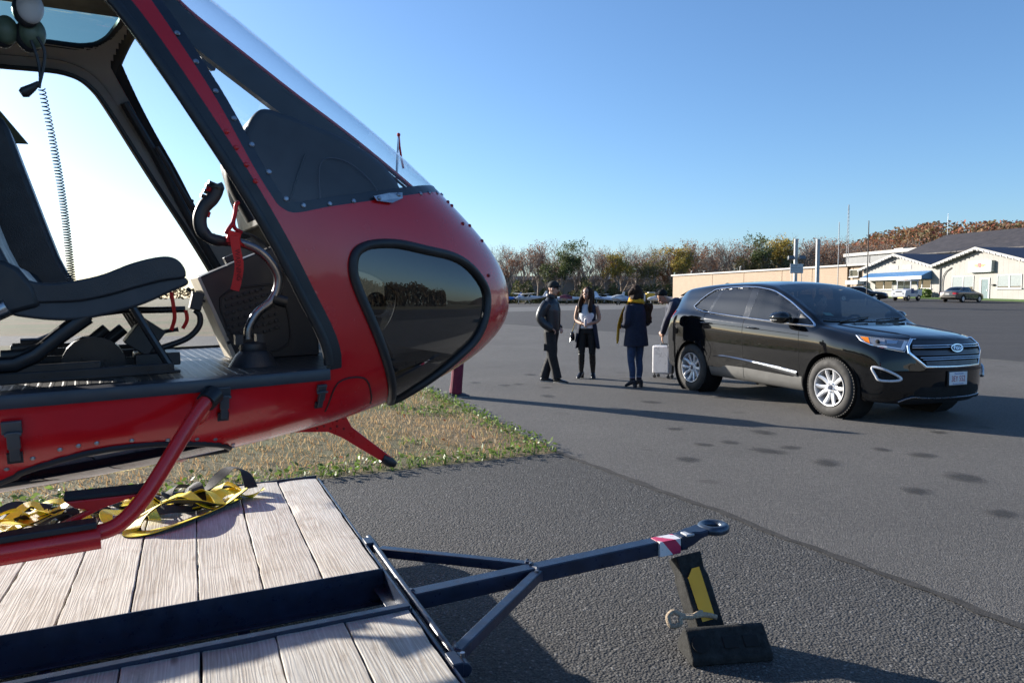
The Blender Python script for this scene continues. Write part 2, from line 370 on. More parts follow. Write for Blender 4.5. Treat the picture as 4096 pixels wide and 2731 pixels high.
M_TAR = mat('joint_tar', (0.030, 0.027, 0.024), 0.9, var=0.5, vscale=14, bmp=0.8, bscale=90)
wobble_strip('pavement_joint', (0.36, 7.2), (12.0, -16.08), 0.06, M_TAR)
M_PALE = mat('pale_edge', (0.12, 0.115, 0.10), 0.95, var=0.3, vscale=3)
wobble_strip('apron_edge', (-6, 51.6), (11.9, 17), 0.16, M_PALE, 0.4, 0.25); wobble_strip('apron_edge', (11.9, 17), (25, -8.3), 0.09, M_PALE, 0.4, 0.25)

# grass blades on the island: dry straw, green weeds along the rims and in clumps, fallen leaves
def island_mat(name, cols, rough=0.7):
    m, nt, b = newmat(name); g = nt.nodes.new('ShaderNodeNewGeometry')
    nt.links.new(ramp(nt, g.outputs['Random Per Island'], [(i / (len(cols) - 1), c) for i, c in enumerate(cols)]), b.inputs['Base Color'])
    b.inputs['Roughness'].default_value = rough; b.inputs['Specular IOR Level'].default_value = 0.35
    tl = nd(nt, 'ShaderNodeBsdfTranslucent'); nt.links.new(b.inputs['Base Color'].links[0].from_socket, tl.inputs[0])
    mx = nt.nodes.new('ShaderNodeMixShader'); mx.inputs[0].default_value = 0.35
    nt.links.new(b.outputs[0], mx.inputs[1]); nt.links.new(tl.outputs[0], mx.inputs[2]); nt.links.new(mx.outputs[0], nt.nodes['Material Output'].inputs['Surface']); return m
M_STRAW = island_mat('dry_grass', [(0.46, 0.28, 0.13), (0.58, 0.40, 0.20), (0.30, 0.18, 0.085), (0.66, 0.50, 0.29), (0.22, 0.15, 0.07)])
M_WEED = island_mat('green_weed', [(0.08, 0.14, 0.022), (0.14, 0.22, 0.04), (0.20, 0.28, 0.07), (0.07, 0.11, 0.028)], 0.5)
P_GRASS = [T_, (-0.35, 9.2), (-1.4, 11.9), (-4.5, 20.5), (-14, 20.5), (-14, -0.4), (-12, 0.62), (-1.58, 5.97)]
def edge_dist(x, y, a, b):
    a = np.array(a); b = np.array(b); d = (b - a) / np.linalg.norm(b - a); return np.abs((x - a[0]) * d[1] - (y - a[1]) * d[0])
def blades(name, n, hmin, hmax, w, lean, m, accept):
    X = rng.uniform(-13, 0.7, n * 4); Y = rng.uniform(0, 20, n * 4)
    k = inpoly(P_GRASS, X, Y) & accept(X, Y); X = X[k][:n]; Y = Y[k][:n]; n = len(X)
    th = rng.uniform(0, 2 * np.pi, n); h = rng.uniform(hmin, hmax, n); ww = w * rng.uniform(0.6, 1.4, n)
    ld = rng.uniform(0, 2 * np.pi, n); ll = rng.uniform(0.1, lean, n) * h
    dx = np.cos(th) * ww / 2; dy = np.sin(th) * ww / 2; lx = np.cos(ld) * ll; ly = np.sin(ld) * ll
    z0 = np.zeros(n)
    V = np.stack([np.c_[X - dx, Y - dy, z0], np.c_[X + dx, Y + dy, z0], np.c_[X + lx * .35 - dx * .8, Y + ly * .35 - dy * .8, h * .6], np.c_[X + lx * .35 + dx * .8, Y + ly * .35 + dy * .8, h * .6], np.c_[X + lx, Y + ly, h]], 1).reshape(-1, 3)
    b = (np.arange(n) * 5)[:, None]; F = np.concatenate([b + [0, 1, 3], b + [0, 3, 2], b + [2, 3, 4]])
    return tag(npmesh(name, V, F, m, smooth=False), kind='stuff')
patch_n = rng.uniform(0, 1, (40, 3)); patch_n[:, 0] = patch_n[:, 0] * 11 - 10.5; patch_n[:, 1] = patch_n[:, 1] * 13 + 3; patch_n[:, 2] = 0.12 + 0.3 * patch_n[:, 2]
def weedy(X, Y):
    d1 = edge_dist(X, Y, T_, (-1.58, 5.97)); d2 = edge_dist(X, Y, T_, (-1.4, 11.9))
    p = np.maximum(np.exp(-(d1 / 0.26) ** 2), 0.75 * np.exp(-(d2 / 0.30) ** 2))
    for px, py, pr in patch_n: p = np.maximum(p, 0.8 * np.exp(-(((X - px) / pr) ** 2 + ((Y - py) / (pr * .8)) ** 2)))
    return p
near_ = lambda X, Y: rng.uniform(0, 1, len(X)) < np.clip(1.5 - np.hypot(X * 0.5, Y - 6) / 9, 0.12, 1)
o = blades('dry_grass', 66000, 0.015, 0.065, 0.007, 1.6, M_STRAW, lambda X, Y: near_(X, Y) & (rng.uniform(0, 1, len(X)) > weedy(X, Y) * 0.8)); o['label'] = 'dry straw coloured grass on the verge beside the apron'; o['category'] = 'grass'
o = blades('green_grass', 26000, 0.02, 0.10, 0.010, 1.0, M_WEED, lambda X, Y: near_(X, Y) & (rng.uniform(0, 1, len(X)) < weedy(X, Y))); o['label'] = 'green weedy grass along the verge rim and in clumps'; o['category'] = 'grass'
def leaf_cloud(name, n, m, lw, accept, zmax, box=(-12, 0.7, 3, 14)):
    X = rng.uniform(box[0], box[1], n * 6); Y = rng.uniform(box[2], box[3], n * 6); k = inpoly(P_GRASS, X, Y) & accept(X, Y); X = X[k][:n]; Y = Y[k][:n]; n = len(X)
    Z = rng.uniform(0.01, zmax, n); a = rng.normal(0, 1, (n, 3)); a[:, 2] *= 0.5; a /= np.linalg.norm(a, axis=1, keepdims=True)
    q = rng.normal(0, 1, (n, 3)); q = np.cross(a, q); q /= np.linalg.norm(q, axis=1, keepdims=True); s = (lw * rng.uniform(0.5, 1.3, n))[:, None]
    C = np.c_[X, Y, Z]; V = np.stack([C - a * s, C + q * s * .45, C + a * s, C - q * s * .45], 1).reshape(-1, 3); V[:, 2] = np.maximum(V[:, 2], 0.003)
    F = (np.arange(n) * 4)[:, None] + [0, 1, 2, 3]
    return tag(npmesh(name, V, F, m, smooth=False), kind='stuff')
o = leaf_cloud('weed_leaves', 20000, M_WEED, 0.028, lambda X, Y: rng.uniform(0, 1, len(X)) < weedy(X, Y) ** 2, 0.11); o['label'] = 'broad green weed leaves crowding the verge rim'; o['category'] = 'weeds'
M_LEAF = island_mat('fallen_leaf', [(0.36, 0.10, 0.02), (0.42, 0.16, 0.03), (0.25, 0.06, 0.02)])
o = leaf_cloud('fallen_leaves', 130, M_LEAF, 0.035, lambda X, Y: np.ones(len(X), bool), 0.06, (-8, 0.6, 4, 12)); o['label'] = 'orange fallen leaves scattered in the verge grass'; o['category'] = 'leaves'
# ================================================================ helicopter
SHF = .085; UT = 1.775 - SHF
_sh = lambda t: [(u - SHF * min(1, max(0, (u + .1) / .4)), z) for u, z in t]
HT = _sh([(-1.6,2.16),(-.6,2.14),(-.1,2.12),(.1,2.09),(.3,1.975),(.47,1.857),(.72,1.684),(.887,1.575),(1.163,1.38),(1.352,1.235),(1.513,1.10),(1.642,.975),(1.721,.88),(1.762,.78),(1.775,.69)])
HB = _sh([(-1.6,.05),(-.6,.08),(0,.115),(.4,.155),(.7,.19),(1.07,.262),(1.384,.358),(1.544,.43),(1.683,.522),(1.749,.607),(1.775,.69)])
HW = _sh([(-1.6,.92),(-.3,.915),(.1,.905),(.4,.885),(.6,.86),(.8,.82),(1.0,.76),(1.2,.68),(1.4,.57),(1.55,.455),(1.66,.33),(1.73,.21),(1.763,.115),(1.775,0)])
HM = _sh([(-1.6,.8),(0,.8),(.9,.74),(1.45,.69),(1.775,.69)])
def htab(t, u):
    k = sorted(((UT - a) ** .5, b) for a, b in t); return pchip([a for a, b in k], [b for a, b in k], np.sqrt(np.maximum(UT - np.asarray(u, float), 0)))
def hpar(u):
    f = np.clip((np.asarray(u, float) - .3) / 1.3, 0, 1); return htab(HW, u), htab(HT, u), htab(HB, u), htab(HM, u), 2.7 * (1 - f) + 2.15 * f, 4.2 * (1 - f) + 2.1 * f
def hgrid(U, TH, ins=0.0):
    b, zt, zb, zm, nu, nl = [a[:, None] for a in hpar(U)]; b = np.maximum(b - ins, 0); zt = np.maximum(zt - ins, zm); zb = np.minimum(zb + ins, zm)
    c = np.cos(TH)[None]; s = np.sin(TH)[None]; n = np.where(s > 0, nu, nl)
    v = b * np.sign(c) * np.abs(c) ** (2 / n); z = zm + np.where(s > 0, zt - zm, zm - zb) * np.sign(s) * np.abs(s) ** (2 / n)
    return np.stack([np.broadcast_to(U[:, None], v.shape), v, z], -1)
def hv(u, z):
    b, zt, zb, zm, nu, nl = [float(a) for a in hpar(np.array(u))]
    n, h = (nu, zt - zm) if z > zm else (nl, zm - zb); return b * max(0.0, 1 - min(1.0, abs(z - zm) / h) ** n) ** (1 / n)
def hpt(u, z, side=-1, off=0.0):
    v = hv(u, z); e = 2e-3
    n = Vector((-(hv(u + e, z) - hv(u - e, z)) / (2 * e), 1, -(hv(u, z + e) - hv(u, z - e)) / (2 * e))).normalized()
    p = Vector((u, v, z)) + n * off; return Vector((p.x, p.y * -side * -1 if side < 0 else p.y, p.z)) if False else Vector((p.x, side * p.y, p.z))
def hnor(u, z, side=-1):
    e = 2e-3; n = Vector((-(hv(u + e, z) - hv(u - e, z)) / (2 * e), 1, -(hv(u, z + e) - hv(u, z - e)) / (2 * e))).normalized(); return Vector((n.x, side * n.y, n.z))
def off2(poly, d):
    n = len(poly); A = sum(poly[i][0] * poly[(i + 1) % n][1] - poly[(i + 1) % n][0] * poly[i][1] for i in range(n)); s = 1 if A > 0 else -1; out = []
    for i in range(n):
        (x0, y0), (x1, y1) = poly[i - 1], poly[(i + 1) % n]; t = Vector((x1 - x0, y1 - y0)); t = t.normalized() if t.length > 1e-9 else Vector((1, 0)); out.append((poly[i][0] + t.y * d * s, poly[i][1] - t.x * d * s))
    return out
M_RED = mat('red_paint', (0.62, 0.006, 0.012), 0.25, coat=0.35, var=0.06, vscale=3, rvar=0.05)
M_RED2 = mat('red_paint_worn', (0.62, 0.010, 0.012), 0.33, coat=0.3, var=0.15, vscale=9, bmp=0.04, bscale=60)
M_LINING = mat('cabin_lining', (0.36, 0.33, 0.30), 0.75, var=0.1, bmp=0.1, bscale=160)
M_RUB = mat('black_rubber', (0.016, 0.016, 0.018), 0.5, var=0.3, bmp=0.06, bscale=140)
M_NAVYTRIM = mat('dark_trim', (0.020, 0.023, 0.033), 0.35, var=0.2)
M_BLK = mat('black_plastic', (0.020, 0.021, 0.024), 0.45, var=0.25, bmp=0.12, bscale=260)
M_BLKMETAL = mat('black_metal', (0.03, 0.031, 0.034), 0.32, metal=0.6, var=0.25)
M_STEEL = mat('brushed_steel', (0.46, 0.46, 0.47), 0.32, metal=1.0, var=0.15, vscale=20)
M_CREAM = mat('cream_edge', (0.55, 0.50, 0.40), 0.6)
M_LEATHER = mat('black_leather', (0.022, 0.023, 0.028), 0.42, var=0.2, bmp=0.22, bscale=190)
M_SHELL = mat('seat_shell', (0.045, 0.048, 0.055), 0.55, var=0.15, bmp=0.1, bscale=200)
M_REDTAG = mat('red_tag', (0.62, 0.015, 0.015), 0.6, var=0.1)
M_WS = glass('windshield_glass', (0.90, 0.93, 0.95), ior=1.42)
M_CHIN = glass('chin_glass', (0.24, 0.25, 0.26), ior=1.75, mixf=0.15)
M_ROOFG = glass('roof_glass', (0.20, 0.31, 0.29), ior=1.4)
M_BELLY = glass('belly_glass', (0.10, 0.10, 0.10), ior=2.7, mixf=0.6)
HA = R(30.0); HS = 0.865
heli = thing('helicopter', 'red helicopter with its doors off, nose pointing right, above the wooden trailer', 'helicopter',
             (-1.53259598 * HS, 3.21434221 * HS, 1.5 + (0.74732955 - 1.5) * HS), (0, -R(1.5), HA)); heli.scale = (HS, HS, HS)
DOOR = spl2([(-1.15,.468),(-1.22,.9),(-1.16,1.4),(-1.02,1.78),(-.8,1.85),(-.45,1.868),(-.29,1.862),(-.195,1.815),(-.11,1.70),(.066,1.395),(.212,1.142),(.327,.925),(.415,.74),(.477,.610),(.503,.53),(.507,.468)], 8, False)
DOOR = [(u, max(z, .468)) for u, z in DOOR]
_ws = [(.011,1.771),(.09,1.618),(.187,1.437),(.288,1.223),(.352,1.11)]; _wb = [(.535,1.077),(.727,1.114),(.913,1.154),(1.121,1.198),(1.3,1.222)]; _wt = [(1.6, 1.25), (1.6, 2.6), (-.2, 2.6), (-.16, 2.0)]
WIND = spl2([(u - .031, z - .016) for u, z in _ws] + [(.350, 1.062), (.40, 1.047)] + _wb, 8, False) + _wt
WGLS = spl2(_ws + [(.385, 1.088), (.43, 1.090)] + [(u, z + .036) for u, z in _wb], 8, False) + [(1.6, 1.29), (1.6, 2.6), (-.2, 2.6), (-.1, 2.0)]
CHIN = spl2([(.84,.29),(.772,.422),(.711,.57),(.666,.674),(.623,.775),(.608,.841),(.62,.899),(.659,.929),(.727,.943),(.83,.943),(.963,.923),(1.114,.9),(1.223,.854),(1.309,.775),(1.33,.705),(1.304,.605),(1.254,.528),(1.179,.473),(1.049,.384),(.952,.325),(.89,.285)], 6)
BELW = spl2([(-.54,.185),(-.465,.221),(-.296,.259),(-.131,.263),(.006,.246),(.127,.214),(.17,.165),(.14,.10),(-.3,.0),(-.9,-.06),(-.9,.1)], 5)
S_ = np.linspace(0.0, math.sqrt(UT + 1.55), 400); U_ = UT - S_ ** 2; _t = np.linspace(0, 2 * np.pi, 20001); _g = hgrid(np.array([0.1]), _t)[0]; _a = np.concatenate([[0], np.cumsum(np.linalg.norm(np.diff(_g, axis=0), axis=1))])
TH_ = np.interp((np.arange(520) + .37) / 520 * _a[-1], _a, _t)
H = Shell(hgrid(U_, TH_), wrap=True)
_c = H.cen(); _n = H.nor()
if ((_c[:, 1] * _n[:, 1])).mean() < 0: H.F = H.F[:, ::-1]
H.vnormals()
nearc = lambda C, N: C[:, 1] < 0
farc = lambda C, N: C[:, 1] > 0
for sd, cond in ((0, nearc), (1, farc)):
    H.cut(10 + sd, off2(DOOR, .046), (0, 2), lambda C, N, c=cond: c(C, N) & (np.abs(C[:, 1]) > .45) & (C[:, 2] > .47), smax=.022)
    H.cut(20 + sd, DOOR, (0, 2), lambda C, N, c=cond: c(C, N) & (np.abs(C[:, 1]) > .45) & (C[:, 2] > .466), smax=.022)
    wtop = lambda C: C[:, 0] > .07 - .21 * (np.abs(C[:, 1]) / .7) ** 1.6
    H.cut(30 + sd, WIND, (0, 2), lambda C, N, c=cond: c(C, N) & wtop(C), only=[0], smax=.022)
    H.cut(40 + sd, WGLS, (0, 2), lambda C, N, c=cond: c(C, N) & (np.abs(C[:, 1]) > .018) & (C[:, 0] > .105 - .21 * (np.abs(C[:, 1]) / .7) ** 1.6), only=[0, 30 + sd], smax=.022)
    H.cut(50 + sd, CHIN, (0, 2), lambda C, N, c=cond: c(C, N), only=[0], smax=.022)
    H.cut(60 + sd, BELW, (0, 2), lambda C, N, c=cond: c(C, N) & (np.abs(C[:, 1]) > .3), only=[0], smax=.022)
    q = 1 if sd else -1
    RW = spl2([(-1.0, q * .2), (-.25, q * .2), (-.09, q * .25), (-.048, q * .36), (-.083, q * .469), (-.129, q * .536), (-.203, q * .576), (-.354, q * .587), (-.9, q * .59), (-1.04, q * .4)], 6)
    H.cut(70 + sd, RW, (0, 1), lambda C, N, c=cond: c(C, N) & (C[:, 2] > 1.6), only=[0], smax=.022)
H.reg[H.cen()[:, 2] < -9] = 99
body = H.build(0, 'fuselage', M_RED, heli)
H.build(0, 'cabin_lining', M_LINING, heli, flip=True, off=-.028)
for sd, nm in ((0, 'near'), (1, 'far')):
    H.build(10 + sd, 'door_surround', M_RUB, heli); H.build(10 + sd, 'door_surround_lining', M_LINING, heli, flip=True, off=-.032)
    H.build(30 + sd, 'windshield_trim', M_NAVYTRIM, heli); H.build(30 + sd, 'windshield_trim_lining', M_BLK, heli, flip=True, off=-.02)
    H.build(40 + sd, 'windshield_pane', M_WS, heli)
    H.build(50 + sd, 'chin_window', M_CHIN, heli); H.build(60 + sd, 'belly_window', M_BELLY, heli); H.build(70 + sd, 'roof_window', M_ROOFG, heli)
for sd in (-1, 1):
    MB().tube([hpt(u, z, sd, .004) for u, z in CHIN[::2]], .019, 10, closed=True).build('chin_window_seal', M_RUB, heli)
    MB().tube([hpt(u, z, sd, .002) for u, z in BELW[::2] if z > .16], .011, 8).build('belly_window_seal', M_RUB, heli)
    fe = [(u, z) for u, z in DOOR if z > .475]
    MB().tube([hpt(u, z, sd, -.014) for u, z in fe[::2]], .0195, 10).build('door_seal', M_RUB, heli)
    # fixed red strip along the pillar between the door rubber and the windshield trim: hinge plate
    for u, z in ((.178, 1.315), (.205, 1.262), (.235, 1.205), (.262, 1.15)):
        p = hpt(u, z, sd, .002); MB().ell(p, (.009, .006, .009), 10, 6).build('pillar_bolt', M_RED2, heli)
    MB().tube([hpt(u, z, sd, -.034) for u, z in fe[::2]], .012, 8).build('door_inner_seal', M_BLK, heli)
    hd_ = []
    for v_ in np.linspace(.02, .70, 24):
        u_ = .09 - .21 * (v_ / .7) ** 1.6; lo_, hi_ = 1.2, 2.2
        for _ in range(30):
            mz = (lo_ + hi_) / 2
            if hv(u_, mz) > v_: lo_ = mz
            else: hi_ = mz
        hd_.append((u_, sd * v_, lo_ - .006))
    MB().tube(hd_, .030, 10, flat=.7).build('windshield_header_seal', M_RUB, heli)
    rw_ = [(u_, abs(v_)) for u_, v_ in RW]; rp_ = []
    for u_, v_ in rw_[::2]:
        lo_, hi_ = 1.2, 2.2
        for _ in range(30):
            mz = (lo_ + hi_) / 2
            if hv(u_, mz) > v_: lo_ = mz
            else: hi_ = mz
        rp_.append((u_, sd * v_, lo_ - .012))
    MB().tube(rp_, .020, 8, closed=True).build('roof_window_seal', M_RUB, heli)
# countersunk screws round the windshield
sc = MB(); sc.lathe([(0.0005, .0055), (.006, .0055), (.0095, .002), (.0095, 0)], 12); scm = None
riv = [(.047,1.65),(.098,1.555),(.153,1.459),(.206,1.369),(.259,1.282),(.311,1.19),(.366,1.098),(.429,1.078),(.531,1.09),(.632,1.107),(.986,1.173),(1.054,1.188),(1.13,1.2),(1.2,1.208)]
M_SCREW = mat('grey_screw', (0.28, 0.30, 0.34), 0.35, metal=0.8)
for sd in (-1, 1):
    for u, z in riv:
        dz = .0; du = .0
        p = hpt(u + du, z + dz - .004, sd, .001); n = hnor(u, z, sd)
        if scm is None: o = sc.build('screw', M_SCREW, heli); scm = o.data
        else: o = bpy.data.objects.new('screw', scm); COL.objects.link(o); o.parent = heli
        o.matrix_local = Matrix.Translation(p) @ n.to_track_quat('Z', 'Y').to_matrix().to_4x4()
bel = [(-.514,.234),(-.443,.262),(-.369,.282),(-.318,.288),(-.267,.29),(-.166,.285),(-.057,.27),(.037,.258),(.1,.246),(.17,.205),(.176,.185)]
for u, z in bel:
    o = bpy.data.objects.new('screw', scm); COL.objects.link(o); o.parent = heli; o.matrix_local = Matrix.Translation(hpt(u, z, -1, .0)) @ hnor(u, z, -1).to_track_quat('Z', 'Y').to_matrix().to_4x4() @ Matrix.Scale(.8, 4)
pl = MB(); pts = [(.714,1.124),(.79,1.143),(.86,1.152),(.856,1.128),(.80,1.104),(.727,1.107)]
pl.loft([[hpt(u, z, -1, .010) for u, z in pts], [hpt(u, z, -1, .016) for u, z in pts]]); pl.build('windshield_clip_plate', M_STEEL, heli, smooth=False)
for u, z in ((.738, 1.118), (.838, 1.14)):
    o = bpy.data.objects.new('screw', scm); COL.objects.link(o); o.parent = heli; o.matrix_local = Matrix.Translation(hpt(u, z, -1, .016)) @ hnor(u, z, -1).to_track_quat('Z', 'Y').to_matrix().to_4x4()
# nose rivets
for u, z in ((1.33, 1.06), (1.21, 1.165), (1.235, 1.15), (1.25, 1.06), (1.40, .99), (1.36, .82)):
    p = hpt(u, z, -1, 0); MB().ell(p, (.009, .009, .009), 8, 6).build('nose_fastener', mat('fastener_red', (0.25, 0.006, 0.01), 0.4), heli)
# access panel with a shadow gap on the lower nose
pp = [(.505,.30),(.54,.415),(.65,.422),(.70,.345),(.716,.30)]
MB().tube([hpt(u, z, -1, .001) for u, z in spl2(pp, 5, False)], .0035, 6).build('access_panel_edge', mat('gap_dark', (0.04, 0.004, 0.006), 0.6), heli)
# centre post: red outside strip, deep dark beam inside
U2 = np.linspace(-.1, 1.28, 40); zt = htab(HT, U2)
MB().loft([[(u, -.022, z - .004), (u, .022, z - .004), (u, .022, z + .008), (u, -.022, z + .008)] for u, z in zip(U2, zt)]).build('windshield_centre_strip', M_RED, heli)
U2 = np.linspace(-.1, .93, 30); zt = htab(HT, U2)
MB().loft([[(u - .075 * .6, -.02, z - .012 - .1), (u - .075 * .6, .035, z - .012 - .1), (u, .035, z - .012), (u, -.02, z - .012)] for u, z in zip(U2, zt)]).build('windshield_centre_beam', M_BLK, heli)
# sill, latches
for sd in (-1, 1):
    secs = []
    for u in np.linspace(-1.25, .505, 24):
        v = hv(u, .455); secs.append([(u, sd * (v - .05), .478), (u, sd * (v + .006), .474), (u, sd * (v + .010), .462), (u, sd * (v + .008), .432), (u, sd * (v - .05), .43)][::sd * -1 or 1])
    MB().loft(secs).build('door_sill', M_NAVYTRIM, heli, angle=25)
    for u, z, s in ((.118, .40, 1.0), (.468, .385, .8), (-.487, .345, 1.15)):
        p = hpt(u, z, sd, .006); n = hnor(u, z, sd); up = Vector((0, 0, 1)); up = (up - n * up.dot(n)).normalized(); xx = up.cross(n)
        Mx = frame(p, xx, n); sg = 1 if (Mx.to_3x3() @ Vector((0, 0, 1))).z > 0 else -1
        lt = MB(); lt.box((0, .004, sg * .03 * s), (.046 * s, .012, .036 * s), Mx); lt.box((.002, .010, sg * -.005 * s), (.03 * s, .016, .05 * s), Mx); lt.box((.002, .009, sg * -.045 * s), (.024 * s, .012, .045 * s), Mx); lt.cyl(Mx @ Vector((-.02, .012, sg * .012 * s)), Mx @ Vector((.024, .012, sg * .012 * s)), .006 * s, 8)
        o = lt.build('door_latch', mat('latch_metal', (0.10, 0.105, 0.115), 0.42, metal=0.7), heli, bevel=.002)
        st = MB(); st.box((.001, .002, sg * -.062 * s), (.036 * s, .010, .03 * s), Mx); st.build('latch_base', M_BLK, o)
# landing gear: skid tubes with rubber tread, legs, boarding step
for sd in (-1, 1):
    vs = 1.05 * sd
    MB().tube([(-2.6, vs, .04), (-.272, vs, .040)], .037, 18).build('skid_tube', M_RED2, heli)
    MB().box((-1.43, vs, .083), (2.30, .066, .020)).build('skid_tread', M_RUB, heli, bevel=.004)
    leg = spline([(-.31, vs, .050), (-.245, vs, .058), (-.20, vs * .997, .083), (-.148, vs * .985, .135), (-.095, vs * .965, .205), (.0, vs * .925, .338), (.06, vs * .895, .408), (.09, vs * .86, .425)], 6)
    MB().tube(leg, .0245, 16).build('skid_leg', M_RED2, heli)
    MB().tube([(.055, vs * .90, .402), (.085, vs * .868, .424)], [.033, .036], 14).build('leg_socket', M_BLKMETAL, heli)
    stp = [(-.36, .148), (-.14, .140), (-.20, .128), (-.265, .112), (-.40, .052), (-.455, .052), (-.30, .112), (-.335, .125)]
    Ms = frame((0, vs * .93, 0), (1, 0, 0), (0, 0, 1))
    so = MB().prism(stp, .028, Ms).build('boarding_step', M_RED2, heli, smooth=False, bevel=.003)
    MB().box((-.25, vs * .915, .152), (.225, .085, .014), rot=(0, R(2), 0)).build('step_grip', mat('grip_tape', (0.03, 0.03, 0.032), 0.95, bmp=1.0, bscale=320), so, bevel=.004)
    for a_, b_ in ((-.185, .132), (-.24, .118)): MB().cyl((a_, vs * .942, b_), (a_, vs * .952, b_), .006, 8).build('step_bolt', M_STEEL, so)
MB().tube([(.06, -.93, .41), (.0, -.6, .17), (0, 0, .12), (.0, .6, .17), (.06, .93, .41)], .03, 12).build('cross_tube', M_RED2, heli)
MB().tube([(-1.9, -1.05, .06), (-1.75, -.8, .28), (-1.7, 0, .3), (-1.75, .8, .28), (-1.9, 1.05, .06)], .03, 12).build('cross_tube', M_RED2, heli)
# lower wire cutter strut with rubber tip
wc = [(.50,.16),(.56,.09),(.63,.083),(.72,.073),(.79,.035),(.99,-.112),(1.015,-.13),(1.045,-.098),(.84,.085),(.80,.17),(.74,.22)]
Ms = frame((.0, .012, 0), (1, 0, 0), (0, 0, 1)); wo = MB().prism(wc, .024, Ms).build('lower_wire_cutter', M_RED2, heli, smooth=False, bevel=.003)
MB().tube([(.995, 0, -.095), (1.04, 0, -.125), (1.065, 0, -.14)], [.024, .026, .016], 12).build('cutter_tip', M_RUB, wo)
rv = MB()
for i in range(14): rv.ell((.60 + (i % 7) * .033, -.013, .105 + .04 * (i // 7) + .012 * (i % 2) - .004 * (i % 7)), (.006, .004, .006), 6, 5)
rv.build('rivets', mat('rivet_red', (0.22, 0.008, 0.01), 0.5), wo)
# slip string post ahead of the windshield
MB().tube([(1.14, .04, 1.30), (1.15, .04, 1.44), (1.161, .04, 1.555)], [.007, .006, .004], 6).build('slip_string_post', M_STEEL, heli)
MB().tube([(1.161, .04, 1.556), (1.166, .045, 1.50), (1.176, .05, 1.44), (1.187, .055, 1.39)], .006, 6).build('slip_string', M_REDTAG, heli)
MB().ell((1.161, .04, 1.557), (.010, .010, .010), 8, 6).build('slip_string_knot', M_REDTAG, heli)
# ---- interior
def floor_mat():
    m, nt, b = newmat('tread_floor'); co = coords(nt); b.inputs['Base Color'].default_value = (0.018, 0.019, 0.021, 1); b.inputs['Metallic'].default_value = 0.0
    w1 = nd(nt, 'ShaderNodeTexWave', Scale=8.5, Distortion=0.6, Detail=1); w1.bands_direction = 'X'; nt.links.new(co, w1.inputs[0])
    w2 = nd(nt, 'ShaderNodeTexWave', Scale=8.5, Distortion=0.6, Detail=1); w2.bands_direction = 'Y'; nt.links.new(co, w2.inputs[0])
    h = mathn(nt, 'MAXIMUM', ramp(nt, w1.outputs['Fac'], [(0.62, 0), (0.9, 1)]), ramp(nt, w2.outputs['Fac'], [(0.62, 0), (0.9, 1)]))
    b.inputs['Roughness'].default_value = 0.42; bump(nt, b, h, 0.6, 0.004); return m
uu = np.linspace(-1.3, 1.15, 30); hw_ = np.array([max(.1, hv(u, .47) - .035) for u in uu])
fp = [(u, -w) for u, w in zip(uu, hw_)] + [(u, w) for u, w in zip(uu[::-1], hw_[::-1])]
MB().prism(fp, .02, None, .446).build('cabin_floor', floor_mat(), heli, smooth=False)
MB().box((-1.32, 0, 1.2), (.04, 1.6, 1.6)).build('rear_bulkhead', M_BLK, heli)
# roof lining beam between the roof windows and front header
hd = MB(); hd.box((-.5, 0, 2.03), (1.1, .38, .09)); hd.build('overhead_panel', M_BLK, heli, bevel=.02)
# pilot seat
def seat(vc, nm, bk_u=-.09):
    cu = spl2([(-.447,.82),(-.40,.812),(-.351,.811),(-.284,.821),(-.215,.839),(-.134,.873),(-.066,.893),(-.014,.899),(.018,.888),(.038,.863),(.044,.837),(.033,.821),(-.033,.812),(-.116,.79),(-.206,.764),(-.288,.748),(-.355,.746),(-.43,.752)], 4)
    sh = spl2([(-.43,.757),(-.355,.752),(-.288,.754),(-.206,.77),(-.116,.796),(-.03,.818),(.036,.826),(.05,.80),(-.002,.775),(-.097,.732),(-.188,.705),(-.267,.688),(-.338,.684),(-.423,.694),(-.49,.715)], 4)
    Mx = frame((0, vc + .24, 0), (1, 0, 0), (0, 0, 1))
    so = bpy.data.objects.new(nm, None); COL.objects.link(so); so.parent = heli
    MB().prism(cu, .48, Mx).build('seat_cushion', M_LEATHER, so, bevel=.022, seg=4); MB().prism(sh, .46, frame((0, vc + .23, 0), (1, 0, 0), (0, 0, 1))).build('seat_shell', M_SHELL, so, bevel=.012, seg=3)
    bk = [(-.44,.80),(-.37,.83),(-.42,.95),(-.545,1.40),(-.575,1.5),(-.62,1.53),(-.80,1.50),(-.84,1.35),(-.72,.9),(-.56,.78)]
    MB().prism(spl2(bk, 3), .46, frame((bk_u, vc + .23, 0), (1, 0, 0), (0, 0, 1))).build('seat_back', M_LEATHER, so, bevel=.025, seg=3)
    MB().prism([(-.53,.70),(-.40,.735),(-.415,.80),(-.455,.862),(-.50,.89),(-.56,.86)], .49, frame((0, vc + .245, 0), (1, 0, 0), (0, 0, 1))).build('seat_recliner', M_BLK, so, bevel=.015)
    for q in (-1, 1):
        arm = [(-.27,.695,), (-.353,.633), (-.426,.572), (-.486,.545), (-.56,.545)]
        MB().tube([(a, vc + q * .21, b) for a, b in arm], [.02, .019, .019, .02, .02], 8, flat=1.3).build('seat_arm', M_BLKMETAL, so)
        MB().tube([(-.13, vc + q * .2, .72), (-.02, vc + q * .2, .50)], .014, 8).build('seat_strut', M_BLKMETAL, so)
        rl = MB(); rl.box((-.30, vc + q * .2, .487), (.62, .045, .012)); rl.box((-.30, vc + q * .2 - .018, .503), (.58, .008, .03)); rl.box((-.30, vc + q * .2 + .018, .503), (.58, .008, .03)); rl.box((-.42, vc + q * .2, .525), (.36, .02, .03)); rl.build('seat_rail', M_BLKMETAL, so, bevel=.003)
    return so
